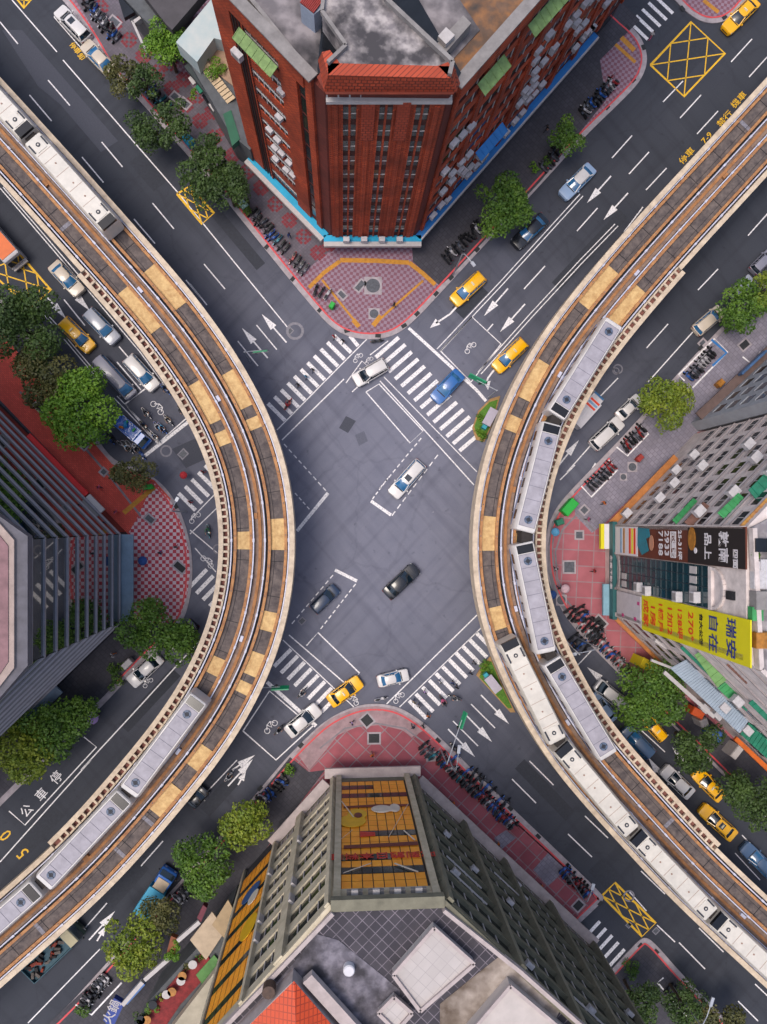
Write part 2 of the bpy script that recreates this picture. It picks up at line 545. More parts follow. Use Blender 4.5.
# south pavement: pale ring, grey flank on the left
pave_sheet([(334, 717), (320, 727), (296, 752), (309, 770), (322, 755), (338, 735), (357, 727), (380, 725), (402, 730), (412, 737), (426, 729), (410, 717), (394, 709), (376, 706), (357, 708)], mat('pale_rose_concrete', 'a58a8d', .85, .2, 1), 3)
pave_sheet([(290, 757), (266, 787), (212, 850), (160, 908), (100, 975), (40, 1032), (100, 1100), (250, 870), (325, 770), (309, 772)], DARK_PAVE)
pave_sheet([(452, 800), (430, 775), (560, 868), (590, 898), (583, 920), (560, 905)], DARK_PAVE, 3) if False else None
pave_sheet([(494, 838), (506, 830), (516, 838), (502, 849)], GREY_PAVE, 3)
pave_sheet([(533, 870), (548, 853), (566, 870), (548, 886)], GREY_PAVE, 3)
pave_line([(320, 748), (345, 728), (376, 723), (405, 728), (424, 742), (500, 815)], .2, CONC, 4)
# drain grates on the kerbs and lids on the pavements
def grate(cx, cy, ang, w=.75, h=.5, m=DARK_LID, lvl=6):
    c = P(cx, cy); a = math.radians(ang)
    u = Vector((math.cos(a), math.sin(a), 0)) * w / 2; v = Vector((-math.sin(a), math.cos(a), 0)) * h / 2
    mk.setdefault((m.name, lvl), (MB(), m, lvl))[0].face([(p.x, p.y, KZ + lvl * Z) for p in (c - u - v, c + u - v, c + u + v, c - u + v)])
for x, y, a in ((267, 247, 50), (293, 279, 50), (320, 310, 48), (347, 331, 15), (378, 336, -3), (404, 326, 30), (417, 314, 45), (436, 294, 48), (451, 278, 47), (477, 250, 47), (633, 81, 45), (643, 48, -70), (627, 28, -50), (607, 108, 47), (724, 18, 40), (682, 9, -50),
                (301, 745, 45), (260, 788, 45), (438, 740, -45), (480, 779, -45), (510, 808, -45), (538, 836, -45), (568, 865, -45), (176, 506, -60), (600, 903, 45), (640, 945, 45), (656, 951, -45), (645, 406, 45), (700, 348, 45), (124, 682, 45)):
    grate(x, y, a)
for x, y, a, w, h in ((360, 286, 50, 1.4, .7), (342, 295, -45, 1.0, .6), (180, 567, -40, 1.5, .8), (150, 519, -40, 1.1, .7), (40, 407, -42, 1.3, .8), (83, 444, -42, 1.3, .8), (104, 472, -42, .6, .6), (367, 720, -50, 1.3, 1.2), (600, 622, -45, 1.6, .9), (744, 345, 40, 1.3, .9), (702, 343, 45, .8, .5), (579, 535, 0, .9, .9), (584, 510, 45, .8, .8), (185, 104, -40, 1.2, .8), (115, 22, -40, 1.3, .7), (175, 97, -40, .8, .8), (578, 905, 45, 1.2, 1.0), (569, 567, 0, 1.4, 1.4), (374, 738, 0, 1.4, 1.2)):
    grate(x, y, a, w + .45, h + .45, KERB, 5)
    grate(x, y, a, w, h, METAL_LID if w * h < 1.0 or w == h else DARK_LID, 6)
for x, y, r in ((373, 286, .95), (374, 314, .6), (632, 467, .55), (623, 477, .4), (561, 600, .6), (431, 756, .55), (385, 1010, .01)):
    c = P(x, y)
    mk.setdefault((KERB.name, 5), (MB(), KERB, 5))[0].face([(c.x - r * 1.25, c.y - r * 1.25, KZ + 5 * Z), (c.x + r * 1.25, c.y - r * 1.25, KZ + 5 * Z), (c.x + r * 1.25, c.y + r * 1.25, KZ + 5 * Z), (c.x - r * 1.25, c.y + r * 1.25, KZ + 5 * Z)])
    mk.setdefault((METAL_LID.name, 6), (MB(), METAL_LID, 6))[0].disc((c.x, c.y, KZ + 6 * Z), r, 20)
for (nm, lvl), (mb, m, _) in mk.items():
    struct(mb.build('paving', m))

# ------------------------------------------------------------------ road surface: patches, covers, painted markings
pt = MB()
for px in ([(172, 449), (196, 438), (212, 456), (186, 468)], [(2, 30), (22, 30), (118, 141), (101, 152), (60, 104), (38, 86)], [(346, 416), (356, 421), (348, 433), (339, 428)][::-1],):
    sheet(pt, px, Z)
struct(pt.build('road_patch', PATCH))
pt = MB()
for cx_, cy_, L_, w_, a_ in ((232, 232, 12, 1.5, -50), (150, 170, 5, 3, -49), (590, 250, 14, 1.6, 47), (690, 60, 7, 2.5, 47), (470, 300, 5, 2.2, 47), (700, 240, 9, 1.8, 47), (545, 790, 10, 1.8, -46), (610, 880, 6, 2.6, -46), (690, 985, 8, 2.0, -46), (120, 890, 9, 2.0, 48), (220, 795, 6, 1.8, 48), (150, 700, 10, 1.6, 47), (40, 830, 7, 2.2, 47), (90, 300, 9, 1.6, -49), (640, 745, 8, 1.8, -46)):
    q = P(cx_, cy_, Z); a_ = math.radians(a_); d_ = Vector((math.cos(a_), math.sin(a_), 0)); n_ = Vector((-d_.y, d_.x, 0))
    pt.face([q - d_ * L_ / 2 - n_ * w_ / 2, q + d_ * L_ / 2 - n_ * w_ / 2, q + d_ * L_ / 2 + n_ * w_ / 2, q - d_ * L_ / 2 + n_ * w_ / 2])
struct(pt.build('road_patch', mat('asphalt_patch_fresh', (.036, .040, .053), .88, .15, 3)))
pt = MB()
for px in ([(355, 435), (364, 431), (368, 441), (359, 446)],):
    sheet(pt, px, Z)
struct(pt.build('road_patch', PATCH2))
W = MB(); Y = MB()
ZM = 3 * Z
def pl(px, w=.16, mb=None, z=ZM):
    ribbon(mb or W, [P(x, y) for x, y in px], -w / 2, w / 2, z)
def dash(px0, px1, n, w=.15, duty=.6):
    a, b = Vector((*px0, 0)), Vector((*px1, 0))
    for i in range(n):
        p, q = a.lerp(b, i / n), a.lerp(b, (i + duty) / n)
        pl([(p.x, p.y), (q.x, q.y)], w)
def bars(c0, step, n, half, w=.52):
    for i in range(n):
        x, y = c0[0] + step[0] * i, c0[1] + step[1] * i
        pl([(x - half[0], y - half[1]), (x + half[0], y + half[1])], w)
def arrow(tail, tip, head=2.4, hw=1.0, w=.2, z=ZM):
    a, b = P(*tail), P(*tip)
    d = (b - a).normalized(); s = Vector((-d.y, d.x, 0))
    n = b - d * head
    up = Vector((0, 0, z))
    W.face([a - s * w / 2 + up, n - s * w / 2 + up, n + s * w / 2 + up, a + s * w / 2 + up])
    W.face([n - s * hw / 2 + d * .0 + up, b + up, n + s * hw / 2 + up])
# pedestrian crossings
bars((342.5, 344), (-6.6, 6.8), 11, (8.6, 8.6))
pl([(350, 336), (358, 346)], .5)
bars((387.3, 347.4), (6.44, 7.2), 14, (11.6, -10))
bars((417.8, 709.5), (6.7, -6.8), 11, (8.7, 8.9))
bars((282.6, 657.9), (6.8, 6.45), 8, (8.4, -8.6))
bars((187, 501.8), (6.6, -7), 6, (8.5, 8.5))
bars((198.3, 578.2), (6.6, 6.4), 4, (8.5, -8.8))
bars((638.7, 30.8), (6.3, -6.5), 5, (9, 8.6), .46)
bars((592.3, 929.5), (6.2, 7), 5, (7.5, -8.2), .46)
# lines round the crossings
for px, w in (([(277, 430), (340, 366), (367, 339)], .14), ([(282, 440), (344, 379)], .16), ([(380, 381), (474, 485)], .16), ([(384, 377), (477, 472)], .12),
              ([(408.7, 328), (476.5, 390), (486, 401)], .42), ([(386.5, 704), (477, 615)], .16), ([(399.5, 707), (481, 628)], .14),
              ([(289, 635), (347, 685)], .16), ([(283, 640), (356, 709)], .14), ([(267, 682), (316, 726)], .5),
              ([(328, 493), (297, 531)], .45), ([(371, 501), (391, 515)], .42), ([(335, 570), (357, 581)], .42),
              ([(306.5, 645.6), (318, 632.6), (359.5, 673), (350, 684)], .18), ([(366, 392), (379, 384), (423, 431), (410, 443), (366, 392)], .16),
              ([(142, 458), (192, 419)], .45), ([(190, 520), (216, 493)], .14), ([(190, 534), (222, 503)], .14), ([(190, 530), (222, 557)], .14), ([(195, 548), (216, 572)], .14),
              ([(346, 383), (362, 361), (374, 372), (352, 392)], .14), ([(370, 355), (388, 341)], .14)):
    pl(px, w)
dash((284, 444), (328, 493), 9); dash((295, 493), (311, 511), 4)
dash((388, 478), (371, 501), 5); dash((392, 515.6), (440, 452), 9); dash((380, 488), (423, 436), 10)
dash((333, 575), (290, 626), 9); dash((355.6, 584), (319, 631), 9)
# scooter waiting boxes
for px, w in (([(440.5, 351), (472, 317), (501, 344), (471, 382), (440.5, 351)], .18), ([(243, 731), (269.5, 691), (299, 716)], .18), ([(243, 731), (276, 760), (314, 725)], .18),
              ([(125, 404), (145, 389)], .18), ([(125, 404), (158, 443), (188, 417)], .18), ([(169, 380), (188, 416)], .12)):
    pl(px, w)
# long lines
for px, w in (([(12, 0), (57, 52)], .15), ([(63, 60), (120, 126), (180, 195), (235, 263), (288, 328)], .15), ([(0, 188), (85, 287), (140, 352), (165, 386)], .13), ([(3, 187), (88, 286), (143, 351), (168, 385)], .13),
              ([(35, 305), (56, 328)], .13), ([(37, 303), (58, 326)], .13), ([(64, 339), (97, 378)], .13), ([(66, 337), (99, 376)], .13), ([(114, 398), (158, 444)], .13), ([(117, 396), (160, 441)], .13),
              ([(437, 349), (500, 282), (580, 194)], .13), ([(440, 351), (503, 284), (583, 196)], .13), ([(478, 372), (530, 314), (580, 260), (615, 224)], .13), ([(481, 374), (533, 316), (583, 262), (618, 226)], .13),
              ([(624, 232), (643, 207)], .16), ([(648, 382), (695, 329.5)], .15), ([(567, 472), (591, 445)], .15), ([(81, 770), (140, 706), (200, 640)], .16), ([(0, 862), (91, 760)], .15),
              ([(84, 737), (96.5, 747), (55, 792), (25, 825), (9, 811)], .15), ([(28, 1023), (100, 949)], .15), ([(196.5, 803), (237, 760)], .14), ([(565, 640), (580, 655)], .15), ([(575, 668), (592, 650)], .15),
              ([(54, 17), (108, 79), (114, 73)], .12), ([(54, 17), (60, 10)], .12), ([(84, 43), (90, 37)], .1), ([(629.6, 892), (646.5, 911)], .15), ([(641, 730), (665, 752)], .15), ([(742, 835), (767, 862)], .15), ([(735, 853), (760, 880)], .12)):
    pl(px, w)
for a, b in (((0, 22), (18, 44)), ((48, 80), (70, 105.6)), ((29.5, 95), (51.6, 121)), ((101.7, 142), (122.6, 167)), ((82, 157), (103.5, 182.5)), ((152.5, 203), (174, 229)), ((134, 219), (155, 243.5)), ((186, 280), (200, 297)),
             ((204, 264), (225, 289)), ((190, 284), (207, 305)), ((256.5, 325), (276.8, 349.6)), ((237.7, 341), (258, 366)), ((64, 299.5), (85, 325.6)), ((117, 362), (141, 390)), ((119, 346.5), (128, 357)), ((524, 289), (545, 266)), ((433, 512), (433.1, 512.2)),
             ((487, 331), (493, 324)), ((577, 231), (597.5, 208)), ((698, 290), (718, 269)), ((646.5, 348), (668, 324)), ((748, 235.6), (769, 212)), ((599.6, 397), (618, 378)), ((731, 62), (752, 39)), ((749, 77), (769, 55)), ((663, 102), (683, 81)), ((680, 118), (701, 95)),
             ((697, 134), (718, 111)), ((612, 158), (632, 135.6)), ((629, 174), (649, 152)), ((646, 190), (666.6, 168)), ((471, 704), (495, 728)), ((453, 721), (478, 746)), ((529.5, 761), (553.5, 785)), ((512, 779), (536, 803)), ((568, 834), (592, 857)), ((585, 816), (608, 838)), ((641, 871), (665, 894)),
             ((699, 928), (723.5, 952)), ((679, 942.5), (705, 969)), ((657, 925), (675, 942)), ((738, 1001), (758, 1021)), ((755, 984), (772, 1000)), ((141, 866), (163, 841)), ((85, 928), (107, 903)), ((560, 480), (575, 465))):
    pl([a, b], .16)
# lane arrows
for t, h in (((286.5, 342.5), (261.7, 314)), ((267.7, 358), (242, 328)), ((46, 296), (66.5, 319)), ((72, 291), (90, 311)), ((508, 288.5), (484, 316)), ((525, 304), (500, 332)), ((628, 193), (603.5, 220)), ((611, 176), (587, 203)),
             ((481, 695), (509, 724)), ((467, 716), (492, 742)), ((448, 729), (475, 757)), ((613, 448), (586, 478)), ((660, 775), (648, 757)), ((690, 770), (672, 747)), ((602, 680), (587, 667)), ((559, 465), (579, 440)), ((89, 940), (115, 911)), ((228, 786), (253, 759)), ((232, 770), (255, 755))):
    arrow(t, h)
for px in ([(457, 306.5), (450, 314), (441, 320), (436, 323)], [(494, 370), (488, 378), (486, 384)]):
    pl(px, .24)
arrow((438, 321.5), (430, 328), 1.4); arrow((487, 381), (488, 390), 1.2)
arrow((97, 941), (106, 926), 1.3, .9); arrow((238, 785), (246, 771), 1.3, .9)
# yellow hatched boxes
def hatch(q, n=3):
    q = [Vector((*p, 0)) for p in q]
    pl([(p.x, p.y) for p in (*q, q[0])], .30, Y)
    def e(i, t): return q[i].lerp(q[(i + 1) % 4], t)
    L = []
    for k in range(1, n + 1):
        t = k / (n)
        L.append((e(0, t), q[0].lerp(q[3], t)))
    for a, b in ((e(0, .5), e(3, .5)), (q[1], q[3]), (e(1, .5), e(2, .5)), (e(0, .5), e(1, .5)), (q[0], q[2]), (e(3, .5), e(2, .5))):
        pl([(a.x, a.y), (b.x, b.y)], .16, Y, ZM + Z)
hatch([(650.5, 65), (691, 22), (725, 53.5), (684, 96.5)])
hatch([(22, 257), (51, 290), (30, 308), (-12, 270)])
hatch([(177, 194), (190, 186), (214, 213), (202, 224)])
hatch([(602, 895.6), (615, 882.6), (655.7, 923), (642, 936.5)])
hatch([(10, -10), (24, 8), (36, -6), (24, -18)])
struct(W.build('road_marking', WHITE_P)); struct(Y.build('road_marking', YEL_P))
def bike_sign(cx, cy, ang, s=1.0):
    mb = MB(); c = P(cx, cy, ZM); a = math.radians(ang); d = Vector((math.cos(a), math.sin(a), 0)); u = Vector((-d.y, d.x, 0))
    for k in (-.75, .75):
        mb.disc(c + d * (k * s), .42 * s, 14, 0, .33 * s)
    for p, q in ((-.75, .75),):
        ribbon(mb, [c + d * (-.7 * s) + u * .1, c + d * (-.2 * s) + u * (.6 * s), c + d * (.45 * s) + u * (.65 * s), c + d * (.75 * s) + u * .1], -.06 * s, .06 * s, ZM + Z)
        ribbon(mb, [c + d * (-.2 * s) + u * (.6 * s), c + d * (.05 * s) - u * (.1 * s), c + d * (.45 * s) + u * (.65 * s)], -.06 * s, .06 * s, ZM + 2 * Z)
    struct(mb.build('road_marking', WHITE_P))
for a in ((157, 408, -48, .95), (470.5, 348, 46, .85), (271, 727, 46, .95), (358, 358, 45, .7), (369, 361, 45, .6), (195, 518, 45, .8), (207, 562, -45, .9), (353, 700, -45, .8), (399, 698, 45, .8), (148, 683, 45, .7)):
    bike_sign(*a)
def road_text(body, a, b, size, m, sx=1.0):
    struct(text_mesh('road_lettering', body, size, m, ground_mtx(*a, *b, ZM + Z), None, .01, .001, 'CENTER', sx))
for ch, x, y in (('車', 42, 795), ('停', 57, 778), ('公', 27, 811)):
    road_text(ch, (x, y), (x + 10, y - 11), 1.6, WHITE_P)
for ch, x, y in (('0', 6, 835), ('5', 23, 853)):
    road_text(ch, (x, y), (x - 10, y - 11), 2.4, YEL_P, .8)
for ch, x, y in (('機車', 737, 102), ('禁行', 723, 121), ('7-9', 705, 140), ('停車', 685, 158)):
    road_text(ch, (x + 2, y - 2), (x + 12, y - 13), 1.1, YEL_P, 1.25)
for ch, x, y in (('停', 73, 46), ('車', 77, 51), ('卸', 81, 57)):
    road_text(ch, (x, y), (x + 10, y + 12), .9, YEL_P)
# manhole covers and cast rings in the carriageway
mh = MB(); mh2 = MB()
for x, y, s in ((183, 454, 1.6), (302, 621, 1.2), (290, 331, 1.1), (629, 925, 1.0), (656, 931, 1.1)):
    c = P(x, y)
    for k, mbb, zz in ((s, mh, 2 * Z), (s * .7, mh2, 3 * Z)):
        mbb.face([P(x + dx * k * 3.2, y + dy * k * 3.2, zz) for dx, dy in ((-1.2, .1), (.1, -1.2), (1.2, -.1), (-.1, 1.2))])
for x, y, r in ((295, 331, 1.2), (166, 451, .8), (618, 369, .7), (629, 896, .8), (218, 549, .7), (616, 371, .5)):
    mh.disc(P(x, y, ZM + Z), r, 20, 0, r * .72)
struct(mh.build('manhole_ring', mat('worn_cover_rim', '8b8890', .8, .2, 4)))
struct(mh2.build('manhole_cover', METAL_LID))

# ------------------------------------------------------------------ the two elevated metro viaducts
CREAM = mat('cream_parapet', 'd6c4ac', .8, .12, 1.1, col2='ac9a86')
DECK = mat('viaduct_deck', '4a464c', .9, .25, 1.0)
SLAB = mat('running_slab', '706560', .9, .32, 1.3, col2='403a3c')
TAN = mat('guide_beam_tan', 'bd8a58', .75, .25, 1.2, col2='86583a')
PLATE = mat('cream_track_plate', 'd8b880', .75, .2, 1.6, col2='ac8656')
RAILW = mat('white_power_rail', 'c8c8d8', .5, .15, 3)
RAILD = mat('dark_cable_tray', '1b1c22', .8, .2, 3)
BROWN = mat('brown_service_strip', '98806e', .9, .3, 1.3, col2='6a5650')
CABLE = mat('orange_cable_duct', 'b07a4c', .8, .25, 1.2)
PAR_J = mat('worn_joint_steel', '8d8a94', .7, .3, 3)
PIER = mat('pier_concrete', '8f8b86', .85, .15, .6)

class Track:
    def __init__(s, px, side, z=10.6):
        w = [P(x, y, z) for x, y in px]
        w = [w[0] + (w[0] - w[2]).normalized() * 45] + w + [w[-1] + (w[-1] - w[-3]).normalized() * 45]
        a = np.array([(p.x, p.y) for p in w])
        d = np.concatenate([[0], np.cumsum(np.hypot(*np.diff(a, axis=0).T))])
        t = np.arange(0, d[-1], .5)
        x, y = np.interp(t, d, a[:, 0]), np.interp(t, d, a[:, 1])
        k = np.hanning(41); k /= k.sum()
        for _ in range(2):
            xp = np.concatenate([x[0] - (x[1] - x[0]) * np.arange(20, 0, -1), x, x[-1] + (x[-1] - x[-2]) * np.arange(1, 21)])
            yp = np.concatenate([y[0] - (y[1] - y[0]) * np.arange(20, 0, -1), y, y[-1] + (y[-1] - y[-2]) * np.arange(1, 21)])
            x, y = np.convolve(xp, k, 'valid'), np.convolve(yp, k, 'valid')
        s.p = np.stack([x, y], 1)
        g = np.gradient(s.p, axis=0); g /= np.linalg.norm(g, axis=1)[:, None]
        s.t = g
        s.n = np.stack([-g[:, 1], g[:, 0]], 1) * side
        s.N = len(s.p)
    def at(s, i, off, z):
        i = max(0, min(s.N - 1.001, i)); j = int(i); f = i - j
        p = s.p[j] * (1 - f) + s.p[j + 1] * f
        n = s.n[j] * (1 - f) + s.n[j + 1] * f
        return Vector((p[0] + n[0] * off, p[1] + n[1] * off, z))
    def near(s, px, py, off, z):
        w = P(px, py, z)
        q = s.p + s.n * off
        return int(np.argmin((q[:, 0] - w.x) ** 2 + (q[:, 1] - w.y) ** 2))
    def sweep(s, mb, o0, o1, z0, z1, i0=0, i1=None, step=2, mi=0):
        i1 = s.N - 1 if i1 is None else i1
        idx = list(np.arange(i0, i1, step)) + [i1]
        rings = [[s.at(i, o0, z0), s.at(i, o1, z0), s.at(i, o1, z1), s.at(i, o0, z1)] for i in idx]
        mb.loft(rings, mi)

def viaduct(tr, label, lad0, lad1, plates, joints):
    c = tr.at(tr.N / 2, 4, 0)
    t = thing('metro_viaduct', label, 'viaduct', c)
    B = lambda mb, n, m: mb.build(n, m, t, 0, True)
    m = MB(); tr.sweep(m, .05, 8.4, 8.2, 9.45); B(m, 'deck', DECK)
    m = MB(); tr.sweep(m, 0, .62, 8.0, 10.55)
    for i in range(0, tr.N, 22):                       # joints between the parapet panels
        a, b = tr.at(i, -.012, 10.2), tr.at(i, .632, 10.2)
    B(m, 'parapet', CREAM)
    i0, i1 = tr.near(*lad0, 8.7, 10.5), tr.near(*lad1, 8.7, 10.5)
    for a, b in ((0, i0), (i1, tr.N - 1)):
        m = MB(); tr.sweep(m, 7.85, 8.42, 8.0, 10.45, a, b); B(m, 'parapet', CREAM)
    m = MB(); tr.sweep(m, 8.5, 9.05, 8.9, 10.5, i0, i1); B(m, 'walkway_beam', CREAM)
    m = MB(); tr.sweep(m, 7.8, 8.0, 9.2, 10.3, i0, i1)
    i = i0 + 1.5
    while i < i1 - 1:
        a, b = tr.at(i, 7.9, 10.28), tr.at(i, 8.6, 10.28)
        m.bar(a, b, .26, .3); i += 2.1
    B(m, 'walkway_rung', CREAM)
    m = MB(); tr.sweep(m, 7.95, 8.5, 8.9, 9.85, i0, i1); B(m, 'walkway_tray', mat('walkway_tray_rust', '8a5a52', .9, .25, 2))
    for o in (1.27, 5.42):
        m = MB(); tr.sweep(m, o + .02, o + 1.6, 9.4, 9.62)
        for i in range(4, tr.N - 2, 9):
            m.bar(tr.at(i, o + .07, 9.63), tr.at(i, o + 1.52, 9.63), .07, .03, 1)
        B(m, 'running_slab', [SLAB, RAILD])
    for o in (.92, 2.88, 5.08, 6.98):
        m = MB(); tr.sweep(m, o, o + .34, 9.4, 10.05)
        for i in range(6, tr.N - 3, 4):
            m.bar(tr.at(i, o + .17, 10.06), tr.at(i + .4, o + .17, 10.06), .14, .05, 1)
        B(m, 'guide_beam', [TAN, BROWN])
    for o in (.66, 3.5, 4.86, 7.5):
        m = MB(); tr.sweep(m, o, o + .15, 10.0, 10.2)
        for i in range(3, tr.N, 10):
            a = tr.at(i, o + .07, 9.4); m.bar(a, a + Vector((0, 0, .7)), .12, .12)
            q = tr.at(i, o + .07, 10.23); e = tr.at(i + .9, o + .07, 10.23); m.bar(q, e, .24, .1)
        B(m, 'power_rail', RAILW)
    for o in (.82, 3.26, 7.34):
        m = MB(); tr.sweep(m, o, o + (.08 if o < 1 else .2), 9.4, 9.75); B(m, 'cable_tray', RAILD)
    m = MB(); tr.sweep(m, 3.7, 4.8, 9.4, 9.6); B(m, 'service_strip', BROWN)
    m = MB(); tr.sweep(m, 4.0, 4.36, 9.55, 9.8); B(m, 'cable_duct', CABLE)
    m = MB(); tr.sweep(m, 2.42, 2.47, 9.58, 9.66); tr.sweep(m, 6.5, 6.55, 9.58, 9.66); B(m, 'slab_joint', RAILD)
    for i in range(12, tr.N - 2, 34):
        m = MB(); m.bar(tr.at(i, 4.55, 9.75), tr.at(i + 1.6, 4.55, 9.75), .36, .4); B(m, 'junction_box', RAILW if i % 3 else CABLE)
    for off, a, b in plates:
        i0, i1 = sorted((tr.near(*a, off + .8, 9.7), tr.near(*b, off + .8, 9.7)))
        m = MB(); tr.sweep(m, off - .02, off + 1.64, 9.5, 9.68, i0, max(i1, i0 + 2))
        tr.sweep(m, off + 1.12, off + 1.2, 9.6, 9.72, i0, max(i1, i0 + 2)); B(m, 'track_plate', PLATE)
    for off, a in joints:
        i = tr.near(*a, off + .8, 9.7)
        m = MB(); tr.sweep(m, off, off + 1.6, 9.5, 9.66, i, i + 1, 1); B(m, 'expansion_joint', PAR_J)
    for i in range(60, tr.N - 40, 56):
        q = tr.at(i, 4.2, 0); m = MB()
        m.tube(q, q + Vector((0, 0, 6.6)), .95, .95, 16)
        a, b = tr.at(i, .9, 7.3), tr.at(i, 7.6, 7.3); m.bar(a, b, 1.7, 1.6); B(m, 'pier', PIER)
    return t

LPX = [(0, 77), (50, 131), (112, 200), (152, 246), (190, 287), (224, 333), (247, 369), (262, 396), (275, 422), (284, 448), (291, 474), (295.5, 503), (297, 532), (296.5, 562), (294, 593), (288, 627), (278, 659), (263, 691), (242, 732), (215, 770), (190, 798), (152, 845), (104, 898), (50, 944), (0, 989)]
RPX = [(767, 77), (711, 138), (653, 200), (622, 234), (590, 271), (562, 305), (536, 338), (515, 377), (500, 410), (489, 438), (479, 468), (472.5, 503), (470, 535), (470, 562), (473, 598), (483, 638), (502, 681), (525, 725), (551, 770), (572, 792), (618, 842), (671, 901), (720, 945), (767, 989)]
TL = Track(LPX, -1); TR = Track(RPX, 1)
IN, OUT = 1.27, 5.42
viaduct(TL, 'curved metro viaduct passing the dark glass building, carrying a train at both ends', (83, 270), (48, 843),
        [(IN, (150, 268), (182, 306)), (IN, (224, 372), (247, 406)), (IN, (250, 417), (258, 429)), (IN, (277, 517), (281, 549)), (IN, (268, 612), (264, 632)), (IN, (252, 652), (244, 672)), (IN, (246, 681), (238, 693)), (IN, (205, 747), (190, 767)), (IN, (176, 786), (152, 812)),
         (OUT, (123, 291), (156, 330)), (OUT, (196, 384), (218, 421)), (OUT, (221, 430), (228, 443)), (OUT, (244, 530), (246, 548)), (OUT, (221, 660), (215, 674))],
        [(IN, (118, 847)), (IN, (40, 925)), (IN, (150, 820)), (OUT, (62, 224))])
viaduct(TR, 'curved metro viaduct beside the building with the yellow banner, carrying two passing trains', (684, 271), (721, 843),
        [(IN, (615, 272), (586, 306)), (IN, (545, 364), (519, 398)), (IN, (515, 417), (508, 428)), (IN, (487, 516), (488, 549)), (IN, (493, 609), (497, 631)), (OUT, (645, 290), (612, 322)), (OUT, (560, 416), (553, 428)), (OUT, (535, 533), (535, 546))],
        [(OUT, (667, 824)), (OUT, (560, 640)), (IN, (733, 113))])

